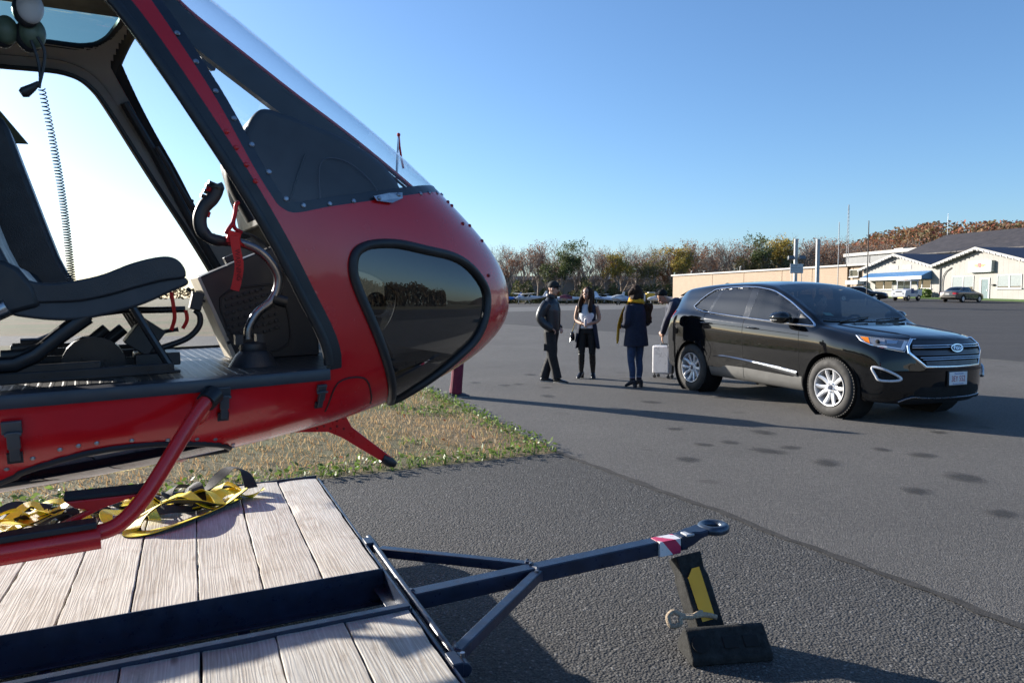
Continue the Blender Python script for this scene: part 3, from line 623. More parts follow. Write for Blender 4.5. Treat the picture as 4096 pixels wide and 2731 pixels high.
ps = seat(-.45, 'pilot_seat'); seat(.45, 'copilot_seat', .05)
MB().tube([(-.56, -.68, .70), (-.49, -.69, .735)], [.028, .028], 14).build('recliner_knob', M_STEEL, ps)
dr = MB(); dr.tube([(-.33, -.30, .50), (-.328, -.30, .56), (-.29, -.30, .60), (-.24, -.30, .59), (-.19, -.30, .52)], .012, 8); dr.tube([(-.21, -.28, .64), (-.27, -.28, .59), (-.33, -.28, .52)], .02, 8); dr.tube([(-.15, -.26, .635), (-.23, -.26, .57)], .024, 8); dr.box((-.08, -.27, .60), (.10, .16, .12), rot=(0, R(38), 0)); dr.box((-.04, -.27, .51), (.16, .2, .05)); dr.build('collective_linkage', M_BLK, heli, bevel=.006)
dr = MB(); dr.cyl((-.26, -.33, .50), (-.26, -.15, .50), .11, 20); dr.build('trim_drum', M_BLKMETAL, heli)
cl = MB(); cl.tube([(-.35, -.30, .69), (-.153, -.30, .708), (-.05, -.30, .704), (.074, -.30, .703)], [.016, .014, .013, .013], 10); cl.build('collective_lever', M_BLKMETAL, heli)
cb = MB(); cb.box((.118, -.30, .735), (.044, .06, .072), rot=(0, R(14), 0)); cb.cyl((.085, -.30, .79), (.10, -.30, .775), .008, 8); cb.ell((.147, -.3, .735), (.006, .01, .006)); cb.build('collective_switch_box', M_BLK, heli, bevel=.005)
MB().tube(spline([(.11, -.30, .70), (.128, -.30, .675), (.122, -.30, .63), (.073, -.30, .583), (-.024, -.30, .55), (-.09, -.30, .53)], 6), .012, 10).build('collective_boot_pipe', M_BLK, heli)
MB().tube(spline([(-.1, -.26, .58), (-.054, -.26, .605), (.0, -.26, .615), (.048, -.26, .621)], 5), [.008] * 15 + [.011], 8).build('friction_lever', M_BLK, heli)
for pts in ([(.025, -.31, .775), (.03, -.315, .72), (.032, -.31, .667), (.017, -.31, .621)], [(.075, -.31, .70), (.078, -.31, .66), (.060, -.31, .625)]):
    MB().ribbon(spline(pts, 5), (0.9, .4, 0), .016, .002).build('red_safety_strap', M_REDTAG, heli)
# cyclic stick with gaiter, grip, trigger, lever
gr = MB(); g = spline([(.232, -.42, .972), (.175, -.42, .98), (.14, -.42, 1.01), (.133, -.42, 1.06), (.15, -.42, 1.105), (.182, -.42, 1.14), (.20, -.42, 1.175), (.195, -.42, 1.193)], 5)
gr.tube(g, [.020] * 3 + [.023] * 6 + [.026] * 12 + [.027] * 10 + [.031] * (len(g) - 31), 14)
cy = gr.build('cyclic_grip', M_BLK, heli)
for p in ((.166, 1.188), (.156, 1.166), (.146, 1.148), (.176, 1.20)): MB().cyl((p[0] + .03, -.42, p[1] - .010), (p[0] - .006, -.43, p[1] + .003), .0085, 8).build('grip_button', M_BLK, cy); MB().cyl((.17, -.445, 1.172), (.163, -.452, 1.173), .009, 10).build('grip_red_button', M_REDTAG, cy)
MB().tube([(.155, -.42, 1.095), (.170, -.42, 1.083), (.163, -.42, 1.066)], .006, 6).build('grip_trigger', M_REDTAG, cy)
MB().tube(spline([(.225, -.42, .972), (.294, -.42, .963), (.361, -.42, .928), (.412, -.42, .862), (.424, -.42, .80), (.395, -.42, .731), (.335, -.42, .682), (.30, -.42, .625), (.293, -.42, .575)], 6), .0185, 16).build('cyclic_stem', mat('stem_metal', (0.20, 0.20, 0.21), 0.3, metal=0.9), heli)
MB().tube([(.396, -.42, .738), (.452, -.42, .722)], .024, 10).build('stem_clamp', M_BLK, heli)
gt = MB(); gt.lathe([(.10, 0), (.092, .012), (.07, .045), (.055, .06), (.052, .062), (.055, .072), (.05, .09), (.03, .098)], 20, xf((.31, -.42, .466))); gt.box((.255, -.42, .575), (.03, .04, .04)); gt.box((.335, -.42, .572), (.026, .05, .045)); gt.build('cyclic_gaiter', M_LEATHER, heli)
lv = MB(); lv.tube(spline([(.28, -.45, 1.125), (.268, -.45, 1.118), (.262, -.45, 1.085), (.253, -.45, 1.045), (.26, -.45, 1.02), (.285, -.45, 1.005)], 5), .0085, 8); lv.tube([(.253, -.45, 1.045), (.235, -.45, 1.02), (.222, -.45, 1.0)], .009, 8); lv.box((.25, -.445, .985), (.05, .03, .05), rot=(0, R(15), 0)); lv.tube([(.262, -.45, 1.0), (.275, -.45, .965), (.29, -.44, .955)], .007, 6)
lv.build('rotor_brake_lever', mat('red_anodised', (0.33, 0.01, 0.018), 0.35, metal=0.6), heli, bevel=.003)
MB().tube(spline([(.285, -.45, 1.005), (.33, -.43, .995), (.37, -.41, .97), (.40, -.40, .94)], 5), .004, 6).build('lever_cable', M_BLK, heli)
# warning streamer hung on the lever
ws = thing('warning_streamer', 'red warning streamer hanging from the lever beside the cyclic stick', 'streamer', heli.matrix_basis @ Vector((.25, -.47, .99)), (0, -R(1.5), HA)); ws.scale = (HS, HS, HS)
sp = spline([(.0, 0, 0), (.004, -.006, -.05), (.012, -.008, -.11), (.005, -.004, -.165), (-.008, 0, -.215)], 6)
MB().ribbon(sp, (1, -.25, 0), .034, .0015).build('ribbon', M_REDTAG, ws)
def text(body, size, m, M, parent, name='lettering', extrude=0.0008, font_scale=1.0, align='CENTER'):
    cu = bpy.data.curves.new(name, 'FONT'); cu.body = body; cu.size = size; cu.extrude = extrude; cu.align_x = align; cu.align_y = 'CENTER'
    t = bpy.data.objects.new(name, cu); COL.objects.link(t); dg = bpy.context.evaluated_depsgraph_get(); me = bpy.data.meshes.new_from_object(t.evaluated_get(dg))
    bpy.data.objects.remove(t); me.materials.clear(); me.materials.append(m); o = bpy.data.objects.new(name, me); COL.objects.link(o); o.parent = parent; o.matrix_local = M; return o
text('WARNING', .026, mat('dark_red_ink', (0.12, 0.006, 0.008), 0.7), frame((.008, -.0085, -.115), (.02, 0, -1), (.97, -.25, 0)) , ws)
# console, panel hood
cs = [(.151,.831),(.165,.842),(.50,.984),(.66,.99),(.66,.466),(.285,.466),(.27,.52)]
co_ = MB().prism(cs, .26, frame((0, .13, 0), (1, 0, 0), (0, 0, 1))).build('centre_console', M_BLK, heli, bevel=.006, smooth=True)
MB().loft([[(.147, -.131, .833), (.147, .131, .833), (.158, .131, .84), (.158, -.131, .84)], [(.278, -.131, .47), (.278, .131, .47), (.296, .131, .47), (.296, -.131, .47)]]).build('console_edge_strip', M_CREAM, co_, smooth=False)
kp = MB()
for i in range(7):
    for j in range(9):
        u = .262 + j * .026; z = .74 - i * .032 + (j * .007)
        if u < .25 + .0 or z < .5 or u > .30 + .02 * (i + 7): continue
        kp.box((u, -.134, z), (.017, .008, .014), rot=(0, -R(20), 0))
kp.build('circuit_breaker_block', M_BLK, co_, bevel=.002)
pf = spl2([(.235,.745),(.45,.80),(.50,.76),(.53,.60),(.50,.515),(.33,.505)], 4)
MB().tube([(u, -.132, z) for u, z in pf], .005, 6, closed=True).build('breaker_frame', M_RUB, co_)
MB().box((.31, -.02, .925), (.07, .05, .03), rot=(0, -R(23), 0)).build('console_switch_panel', M_BLK, co_, bevel=.003)
pk = MB().box((.56, -.138, .875), (.10, .004, .085), rot=(0, 0, 0)).build('instruction_placard', mat('placard_black', (0.015, 0.015, 0.016), 0.5), co_)
pt = MB()
for i in range(9):
    if i in (5, 6): continue
    pt.box((.545 - .01 * (i % 3) / 2, -.141, .91 - i * .0085), (.07 - .018 * (i % 3), .001, .0028))
pt.build('placard_lines', mat('placard_ink', (0.35, 0.36, 0.38), 0.6), co_)
hp = spl2([(.375,1.33),(.36,1.42),(.39,1.504),(.425,1.565),(.473,1.594),(.56,1.578),(.686,1.541),(.85,1.484),(.998,1.402),(1.07,1.33),(1.117,1.25),(1.10,1.16),(.9,1.08),(.66,1.0),(.5,1.05),(.41,1.2)], 4)
MB().prism(hp, .62, frame((0, .52, 0), (1, 0, 0), (0, 0, 1))).build('instrument_hood', mat('hood_vinyl', (0.03, 0.031, 0.035), 0.6, var=0.15, bmp=0.2, bscale=300), heli, bevel=.03, seg=4)
MB().tube([hq for hq in [(.56, -.105, 1.18), (.60, -.11, 1.30), (.64, -.11, 1.40)]], .004, 6).build('hood_seam', M_BLKMETAL, heli)
MB().tube(spline([(.70, -.112, 1.16), (.71, -.112, 1.36), (.82, -.112, 1.38), (.95, -.112, 1.29), (1.03, -.112, 1.15)], 6), .003, 6).build('hood_stitching', mat('stitch', (0.09, 0.09, 0.10), 0.7), heli)
ip = MB(); ip.box((.42, .2, 1.28), (.03, .58, .42), rot=(0, -R(8), 0)); ip.build('instrument_panel', M_BLK, heli, bevel=.01)
MB().tube(spline([(.33, -.05, 1.40), (.315, -.05, 1.33), (.325, -.05, 1.25), (.37, -.05, 1.15), (.40, -.05, 1.09)], 5), [.05] * 21, 12, flat=.5).build('panel_side_pod', M_BLK, heli)
pd_ = MB()
for q in (-.55, -.33): pd_.tube([(.86, q, .47), (.80, q, .60)], .012, 8); pd_.box((.79, q, .62), (.02, .09, .06), rot=(0, R(15), 0))
pd_.build('rudder_pedal', M_BLKMETAL, heli)
MB().lathe([(.0, 0), (.05, 0), (.055, .01), (.03, .03), (.02, .03)], 20, frame((.92, -.2, .70), (1, 0, 0), (0, 0, 1))).build('pedal_boot', M_BLK, heli)
# side lining inside the nose and grab bar on the far pillar
gb = MB(); gb.tube([hpt(u, z, 1, -.06) for u, z in ((.10, 1.56), (.15, 1.47), (.20, 1.36), (.26, 1.25))], .013, 8); gb.build('grab_bar', M_BLK, heli)
pb = MB(); pb.tube([hpt(u, z, 1, -.035) for u, z in ((-.05, 1.76), (.08, 1.53), (.2, 1.27), (.33, 1.0), (.42, .82))], .022, 8); pb.build('far_pillar_lining', M_BLK, heli)
MB().prism([(-.571,1.63),(-.47,1.487),(-.60,1.484)], .02, frame((0, .62, 0), (1, 0, 0), (0, 0, 1))).build('belt_guide', mat('olive_cloth', (0.13, 0.12, 0.06), 0.8), heli, smooth=False)  # olive belt guide above and behind the seat
MB().prism([(.30,1.935),(.335,1.95),(.36,1.93),(.372,1.90),(.365,1.875),(.345,1.87),(.31,1.90)], .02, frame((-.02, .42, .0), (1, 0, 0), (0, 0, 1))).build('compass_mirror', M_BLK, heli, smooth=False)
# headset hanging from the roof with its coiled lead
hs = thing('headset', 'pilot headset with a white ear cup and coiled lead hanging from the cabin roof', 'headset', heli.matrix_basis @ Vector((-.42, -.35, 1.75)), (0, -R(1.5), HA)); hs.scale = (HS, HS, HS)
M_HSW = mat('headset_white', (0.72, 0.72, 0.75), 0.35); M_HSG = mat('headset_green', (0.12, 0.16, 0.11), 0.4)
for i, (x, y, z, m_, sx) in enumerate(((.035, -.06, .035, M_HSW, 1.0), (.035, .0, -.035, M_HSG, 1.0), (-.045, .02, -.03, M_HSG, .9))):
    MB().ell((x, y, z), (.042 * sx, .034, .056 * sx), 16, 12).build('ear_cup', m_, hs); MB().ell((x - .012, y + .02, z - .006), (.045 * sx, .03, .060 * sx), 14, 10).build('ear_cushion', M_LEATHER, hs)
MB().tube(spline([(.03, -.03, .06), (.0, -.01, .14), (-.02, 0, .22), (-.03, 0, .34)], 6), .012, 8).build('head_band', M_BLK, hs)
MB().box((-.02, 0, .16), (.16, .14, .1)).build('headset_hook', M_BLK, hs, bevel=.02)
for pts in ([(.03, -.03, -.07), (.045, -.03, -.13), (.05, -.03, -.19), (.045, -.03, -.235)], [(.05, -.03, -.055), (.068, -.03, -.10), (.062, -.03, -.16), (.047, -.03, -.22)]): MB().tube(spline(pts, 6), .005, 6).build('headset_lead', M_BLK, hs)
MB().tube([(.045, -.03, -.215), (.025, -.03, -.235), (.0, -.03, -.255), (-.012, -.03, -.262)], [.007, .014, .02, .013], 10).build('volume_control', M_BLK, hs)
cp = []; n = 900; a0 = Vector((.052, -.03, -.235)); a1 = Vector((.105, -.02, -.93))
for i in range(n):
    t = i / (n - 1); c = a0.lerp(a1, t) + Vector((.012 * math.sin(t * 3.1), 0, 0)); k = t * 63 * (0.75 + .25 * t); r = .0105 + .002 * t; cp.append(c + Vector((math.cos(k * 6.283) * r, math.sin(k * 6.283) * r, 0)))
MB().tube(cp, .0022, 5).build('coiled_lead', M_BLK, hs)
# landing light bulge on the nose and pitot
# ================================================================ flat deck trailer with tow frame, chocks, straps
def wood_mat():
    m, nt, b = newmat('weathered_plank'); tc = nt.nodes.new('ShaderNodeTexCoord'); oi = nt.nodes.new('ShaderNodeObjectInfo')
    ad = nt.nodes.new('ShaderNodeVectorMath'); ad.operation = 'MULTIPLY_ADD'; ad.inputs[1].default_value = (1, 1, 1)
    cx = nt.nodes.new('ShaderNodeCombineXYZ'); nt.links.new(mathn(nt, 'MULTIPLY', oi.outputs['Random'], 37.0), cx.inputs[0]); nt.links.new(mathn(nt, 'MULTIPLY', oi.outputs['Random'], 91.0), cx.inputs[1])
    nt.links.new(tc.outputs['Object'], ad.inputs[0]); nt.links.new(cx.outputs[0], ad.inputs[2])
    def mp(sc):
        q = nt.nodes.new('ShaderNodeMapping'); q.inputs['Scale'].default_value = sc; nt.links.new(ad.outputs[0], q.inputs[0]); return q.outputs[0]
    wob = nd(nt, 'ShaderNodeTexNoise', Scale=2.0, Detail=3); nt.links.new(mp((1.2, .35, 1)), wob.inputs['Vector'])
    gr = nd(nt, 'ShaderNodeTexWave', Scale=11.0, Distortion=14.0, Detail=4, Detail__Scale=1.3); gr.bands_direction = 'X'; nt.links.new(mp((2.2, .12, 1)), gr.inputs[0])
    fib = noise(nt, mp((150, 4, 40)), 1.0, 4, 0.6); big = noise(nt, mp((3, 1.4, 1)), 1.6, 5, 0.6); knot = nd(nt, 'ShaderNodeTexVoronoi', Scale=1.0); nt.links.new(mp((4.5, 1.3, 1)), knot.inputs['Vector'])
    c = mixc(nt, ramp(nt, gr.outputs['Fac'], [(0.2, 0), (0.8, 1)]), (0.44, 0.40, 0.335), (0.60, 0.58, 0.525))
    c = mixc(nt, ramp(nt, fib, [(0.42, 0.75), (0.62, 0)]), c, (0.34, 0.30, 0.255))
    c = mixc(nt, ramp(nt, big, [(0.4, 0.0), (0.72, 0.7)]), c, (0.64, 0.625, 0.575))
    c = mixc(nt, ramp(nt, knot.outputs['Distance'], [(0.03, 0.85), (0.075, 0)]), c, (0.12, 0.08, 0.055))
    c = mixc(nt, ramp(nt, noise(nt, mp((9, 5, 1)), 1, 6, 0.7), [(0.55, 0), (0.70, 0.65)]), c, (0.27, 0.215, 0.165))
    nt.links.new(c, b.inputs['Base Color']); b.inputs['Roughness'].default_value = 0.8; b.inputs['Specular IOR Level'].default_value = 0.25
    h = mathn(nt, 'ADD', mathn(nt, 'MULTIPLY', fib, 0.7), mathn(nt, 'MULTIPLY', gr.outputs['Fac'], 0.5)); bump(nt, b, h, 0.45, 0.003); return m
M_WOOD = wood_mat()
M_NAVY = mat('navy_steel_paint', (0.013, 0.022, 0.046), 0.36, var=0.3, vscale=14, bmp=0.08, bscale=50, rvar=0.12)
M_RUST = mat('scuffed_steel', (0.10, 0.075, 0.06), 0.6, metal=0.4, var=0.5, vscale=30)
trailer = thing('flatbed_trailer', 'flat wooden deck trailer with navy steel frame and triangular tow bar', 'trailer', (-0.44386057, 2.77947795, 0), (0, -R(1.4), R(23.8)))
ZD = .37; BW = .2325
pm = {}
for side in (1, -1):
    y0, y1 = (.212, 1.93) if side > 0 else (-1.93, -.208)
    for i in range(14):
        x1 = -.004 - i * BW; w = BW - rng.uniform(.003, .009); n = 26
        key = (side, i % 7)
        if key not in pm:
            # long edges waver a little, top slightly cupped
            mb = MB(); secs = []
            ys = np.linspace(-(y1 - y0) / 2, (y1 - y0) / 2, n); e1 = rng.normal(0, .0012, n); e2 = rng.normal(0, .0012, n); cup = rng.uniform(-.003, .004)
            for k, y in enumerate(ys):
                a, c = -w / 2 + e1[k], w / 2 + e2[k]; zz = rng.normal(0, .0006)
                secs.append([(a, y, -.038), (a, y, -.003), (a + .003, y, zz), (-w / 5, y, zz + cup), (w / 5, y, zz + cup), (c - .003, y, zz), (c, y, -.003), (c, y, -.038)])
            mb.loft(secs); o = mb.build('plank', M_WOOD, trailer, angle=30); pm[key] = o.data
        else: o = bpy.data.objects.new('plank', pm[key]); COL.objects.link(o); o.parent = trailer
        o.location = (x1 - BW / 2, (y0 + y1) / 2 + rng.uniform(-.006, .004) * side, ZD + rng.uniform(-.003, .004)); o.rotation_euler = (rng.normal(0, .0015), rng.normal(0, .004), rng.normal(0, .0012))
L_ = 3.3
# centre channel: two walls, floor, near and far flanges, front stop
fr = MB(); fr.box((-L_ / 2, .205, ZD - .055), (L_, .008, .135)); fr.box((-L_ / 2, .185, ZD - .12), (L_, .04, .008)); fr.build('channel_wall', M_NAVY, trailer, bevel=.002)
fr = MB(); fr.box((-L_ / 2, -.203, ZD - .055), (L_, .008, .13)); fr.box((-L_ / 2, -.190, ZD + .012), (L_, .034, .008)); fr.build('channel_wall', M_NAVY, trailer, bevel=.002)
MB().box((-L_ / 2, 0, ZD - .16), (L_, .42, .01)).build('channel_floor', M_NAVY, trailer)
MB().box((.004, 0, ZD - .07), (.008, .41, .15)).build('channel_end', M_NAVY, trailer)
for x in (-.55, -1.2, -1.85): MB().box((x, 0, ZD - .142), (.05, .40, .03)).build('channel_cross_bar', M_NAVY, trailer, bevel=.003)
fb = MB(); fb.box((.012, 0, ZD - .06), (.012, 3.9, .10)); fb.box((-.02, 0, ZD - .06), (.05, 3.88, .008)); fb.build('front_beam', M_NAVY, trailer, bevel=.002)
MB().box((-L_ / 2, 1.945, ZD - .035), (L_, .010, .09)).build('side_rail', M_NAVY, trailer, bevel=.002)
MB().box((-L_ / 2, -1.945, ZD - .035), (L_, .010, .09)).build('side_rail', M_NAVY, trailer, bevel=.002)
for y in (-1.5, -.75, .75, 1.5): MB().box((-L_ / 2, y, ZD - .09), (L_ - .1, .05, .09)).build('deck_joist', M_NAVY, trailer)
for y in (-1.62, 1.62):
    for x in (-1.35, -2.2):
        w = MB(); w.lathe([(.05, -.06), (.13, -.06), (.155, -.045), (.16, 0), (.155, .045), (.13, .06), (.05, .06)], 28, frame((x, y, .165), (1, 0, 0), (0, 0, 1))); wo = w.build('wheel', M_RUB, trailer)
        MB().lathe([(.02, -.062), (.085, -.062), (.09, -.04), (.09, .04), (.085, .062), (.02, .062)], 20, frame((x, y, .165), (1, 0, 0), (0, 0, 1))).build('rim', M_STEEL, wo)
    MB().box((-1.78, y, .25), (1.1, .05, .06)).build('axle_beam', M_NAVY, trailer)
# cradle posts that carry the skids (rear half of the deck)
for q_, v_ in ((-1.6, -1.05), (-1.75, 1.05), (-2.45, -1.05), (-2.45, 1.05)):
    x, y, zt_ = trailer.matrix_basis.inverted() @ (heli.matrix_basis @ Vector((q_, v_, .002)))
    c = MB(); c.box((x, y, (ZD + zt_) / 2), (.09, .09, zt_ - ZD)); c.box((x, y, zt_ - .005), (.2, .12, .018)); c.build('cradle_post', M_NAVY, trailer, bevel=.004)
# tow frame hinged to the deck
tf = MB(); tf.tube([(.052, -.615, .335), (.052, .70, .352)], .0135, 12); tf.build('hinge_rod', M_NAVY, trailer)
for y in (-.60, .62):
    h = MB(); h.tube([(.052, y - .04, .338), (.052, y + .04, .339)], .024, 14); h.box((.03, y, .345), (.035, .085, .045)); h.build('hinge_lug', M_NAVY, trailer, bevel=.003)
MB().cyl((.06, -.595, .36), (.06, -.595, .375), .008, 8).build('hinge_pin', M_STEEL, trailer)
def bar(a, b, w, h, nm, m=M_NAVY, ws=0):
    a = Vector(a); b = Vector(b); mb = MB(); L = (b - a).length; mb.box((L / 2, 0, 0), (L, w, h), frame(a, b - a, z=(0, 0, 1))); return mb.build(nm, m, trailer, bevel=.004)
bar((.06, .0, .315), (1.375, .012, .338), .066, .066, 'tow_bar')
bar((.065, .53, .337), (.60, .045, .335), .042, .042, 'tow_brace'); bar((.065, -.515, .327), (.60, -.03, .330), .042, .042, 'tow_brace')
for p in ((.065, 0, .345), (.59, .04, .357), (.07, -.50, .345), (.59, -.03, .352)):
    wd = MB().tube([(p[0] + rng.normal(0, .004), p[1] + (k - 2.5) * .012, p[2] + rng.normal(0, .002)) for k in range(6)], [.006, .010, .008, .011, .009, .006], 8); wd.build('weld_bead', M_NAVY, trailer)
tap = MB().box((1.265, .0, .336), (.115, .069, .069)).build('reflective_tape', None, trailer)
def tape_mat():
    m, nt, b = newmat('red_white_tape'); co = coords(nt, 'Object', (1, 1, 1), (0, 0, 0)); sx = nt.nodes.new('ShaderNodeSeparateXYZ'); nt.links.new(co, sx.inputs[0])
    s = mathn(nt, 'ADD', mathn(nt, 'MULTIPLY', sx.outputs[0], 7.2), mathn(nt, 'MULTIPLY', mathn(nt, 'ADD', sx.outputs[1], sx.outputs[2]), 6.0)); f = mathn(nt, 'FRACT', mathn(nt, 'ADD', s, .18))
    c = mixc(nt, ramp(nt, f, [(0.49, 0), (0.51, 1)]), (0.55, 0.04, 0.10), (0.72, 0.70, 0.70)); n = noise(nt, co, 60, 5, .7)
    c = mixc(nt, ramp(nt, n, [(0.62, 0), (0.66, 1)]), c, (0.06, 0.07, 0.10)); nt.links.new(c, b.inputs['Base Color']); b.inputs['Roughness'].default_value = 0.35; return m
tap.data.materials.append(tape_mat())
cp_ = MB(); cp_.loft([[(1.33, -.033, .31), (1.33, .033, .31), (1.33, .033, .371), (1.33, -.033, .371)], [(1.395, -.036, .325), (1.395, .036, .325), (1.395, .036, .388), (1.395, -.036, .388)], [(1.43, -.045, .352), (1.43, .045, .352), (1.43, .045, .386), (1.43, -.045, .386)], [(1.47, -.05, .362), (1.47, .05, .362), (1.47, .05, .392), (1.47, -.05, .392)]]); cp_.build('coupler', M_NAVY, trailer, bevel=.006)
ring = [(1.535 + .055 * math.cos(a), .055 * math.sin(a), .378) for a in np.linspace(0, 2 * math.pi, 40, endpoint=False)]
MB().tube(ring, .0215, 12, closed=True).build('towing_eye', mat('worn_navy', (0.05, 0.07, 0.10), 0.35, metal=0.5, var=0.5, vscale=30), trailer)
wt_ = MB(); wt_.box((1.375, -.015, .377), (.045, .05, .012)); wt_.build('coupler_weld', mat('worn_white', (0.4, 0.42, 0.45), 0.5, var=.5, vscale=60), trailer, bevel=.004)
# ---- chocks
M_CHOCK = mat('chock_rubber', (0.020, 0.020, 0.019), 0.85, var=0.5, vscale=40, bmp=0.7, bscale=120, spec=0.3)
def block(L, h, wb, wt, ch=.02):
    pr = [(-wb / 2, 0), (wb / 2, 0), (wb / 2, h * .25), (wt / 2, h - ch), (wt / 2 - ch, h), (-wt / 2 + ch, h), (-wt / 2, h - ch), (-wb / 2, h * .25)]
    return MB().loft([[(x, a, b) for a, b in pr] for x in (-L / 2, -L / 2 + .001, 0, L / 2 - .001, L / 2)])
ang = math.atan2(.054, .348)
lc = thing('wheel_chock', 'black rubber wheel chock lying flat on the asphalt with rope through it', 'wheel chock', (.895, 2.995, 0), (0, 0, ang), 'rubber wheel chocks')
bo = MB().loft([[(x, a_, b_) for a_, b_ in ((-.088, 0), (.085, 0), (.085, .03), (.022, .118), (-.002, .118), (-.088, .028))] for x in (-.176, -.05, .05, .176)]).build('block', M_CHOCK, lc, bevel=.007, angle=25)
for x in (.005, .095):
    r_ = MB(); r_.box((x, .0, .0), (.066, .05, .006), frame((0, -.047, .0745), (1, 0, 0), (0, .086, .090))); r_.build('recess', mat('recess_black', (0.006, 0.006, 0.006), 0.9), lc, bevel=.008)
r_ = MB(); r_.lathe([(.034, 0), (.036, .008), (.03, .010), (.0, .009)], 20, frame((-.128, -.047, .0725), (1, 0, 0), (0, .086, .090))); r_.build('rope_hole', MATS['recess_black'], lc)
a = Vector((.868, 3.125, .0)); b = Vector((.782, 3.28, .33)); ax = (b - a)
uc = thing('wheel_chock', 'black rubber wheel chock propping up the tow bar, orange sticker on it', 'wheel chock', a, (0, 0, 0), 'rubber wheel chocks')
Mx = frame((0, 0, .005), ax, Vector((.98, .2, 0))); prf = [(-.062, -.06), (.062, -.06), (.062, .045), (.04, .06), (-.04, .06), (-.062, .045)]
MB().loft([[Mx @ Vector((t, p, q)) for p, q in prf] for t in (0, .12, .262)] + [[Mx @ Vector((.285, p * .94, q * .8)) for p, q in prf], [Mx @ Vector((.362, p, q)) for p, q in prf]]).build('block', M_CHOCK, uc, bevel=.006, angle=25)
Mq = Mx.to_3x3(); nf = min(((Mq @ Vector((0, 0, s)), s) for s in (-1, 1)), key=lambda t: t[0].y)[1]
st = [(.075, -.036), (.262, -.040), (.298, -.008), (.298, .028), (.075, .028)] if True else []
sx = (Mq @ Vector((0, 1, 0))).x; st = [(p, q * (1 if sx > 0 else -1)) for p, q in st]
so = MB(); zq = .0615 if nf > 0 else -.0615; so.loft([[Mx @ Vector((p, q, zq)) for p, q in st], [Mx @ Vector((p, q, zq + .0015 * nf)) for p, q in st]]); so.build('reflective_sticker', mat('orange_sticker', (1.0, 0.44, 0.008), 0.45, var=0.06), uc, smooth=False)
M_ROPE = mat('sisal_rope', (0.42, 0.33, 0.23), 0.9, var=0.3, vscale=120, bmp=1.0, bscale=260)
rp = thing('chock_rope', 'frayed pale rope tying the two rubber chocks together', 'rope', (.75, 3.09, .112))
MB().tube(spline([(.14, .0, .005), (.09, .01, .012), (.03, -.005, .012), (-.02, -.01, .02), (-.05, -.0, .03), (-.075, -.01, .01), (-.065, -.03, -.02), (-.03, -.035, -.01), (-.02, -.02, .012), (.03, -.02, .014)], 6), .011, 9).build('rope_loop', M_ROPE, rp)
MB().tube(spline([(.03, -.01, .012), (.07, .02, .018), (.10, .05, .012), (.13, .06, .004)], 6), .010, 8).build('rope_run', M_ROPE, rp)
MB().ell((.025, -.125, -.058), (.022, .02, .02), 12, 9).build('rope_knot', M_ROPE, rp)
MB().tube(spline([(.135, .07, .0), (.15, .09, .06), (.13, .11, .12), (.10, .12, .10)], 6), .004, 6).build('rope_strand', M_ROPE, rp)
# ---- straps lying on the deck
M_YEL = mat('yellow_webbing', (0.95, 0.74, 0.02), 0.5, var=0.12, vscale=30, bmp=0.35, bscale=700); M_BWEB = mat('black_webbing', (0.018, 0.018, 0.019), 0.8, bmp=0.4, bscale=500)
TM = trailer.matrix_basis.copy()
harness = thing('cargo_harness', 'tangle of yellow and black webbing straps lying on the far side of the deck', 'straps', TM @ Vector((-.9, 1.6, ZD)), (0, -R(1.4), R(23.8)))
def strap(pts, w, m, m2=None, tw=.5, k=1.3, ph0=0.0):
    """pts in trailer deck coords (x, y, height above deck)"""
    o0 = Vector((-.9, 1.6, ZD)); P = [p - o0 for p in spline([(x, y, ZD + .006 + z) for x, y, z in pts], 8)]; sd = []
    for i, p in enumerate(P):
        tt = (P[min(i + 1, len(P) - 1)] - P[max(i - 1, 0)]).normalized(); s_ = tt.cross(Vector((0, 0, 1))); s_ = s_.normalized() if s_.length > .05 else Vector((0, 1, 0))
        sd.append(tuple(Matrix.Rotation(tw * math.sin(k * 6.28 * i / len(P) + ph0), 3, tt) @ s_))
    o = MB().ribbon(P, sd, w, .003).build('webbing', m, harness, angle=30)
    if m2 is not None: MB().ribbon([p + Vector((0, 0, -.005)) for p in P], sd, w * 1.02, .003).build('lining', m2, o, angle=30)
strap([(-.34, 1.60, .05), (-.42, 1.60, .012), (-.50, 1.66, .03), (-.56, 1.60, .055), (-.64, 1.52, .02), (-.72, 1.50, .008)], .062, M_YEL, None, .5)
strap([(-.40, 1.76, .02), (-.43, 1.84, .10), (-.50, 1.86, .13), (-.58, 1.82, .09), (-.66, 1.80, .03), (-.80, 1.82, .012)], .075, M_BWEB, None, .3)
strap([(-.50, 1.62, .01), (-.58, 1.48, .02), (-.70, 1.42, .07), (-.84, 1.36, .10), (-.95, 1.29, .06), (-.99, 1.22, .012), (-.92, 1.19, .006), (-.80, 1.25, .010), (-.66, 1.38, .008), (-.56, 1.50, .010)], .085, M_YEL, M_BWEB, .35, .8)
strap([(-.46, 1.72, .03), (-.54, 1.74, .07), (-.60, 1.68, .04), (-.58, 1.58, .012), (-.66, 1.62, .05), (-.74, 1.70, .03)], .060, M_YEL, None, .6, 1.0, 1)
hr = random.Random(12)
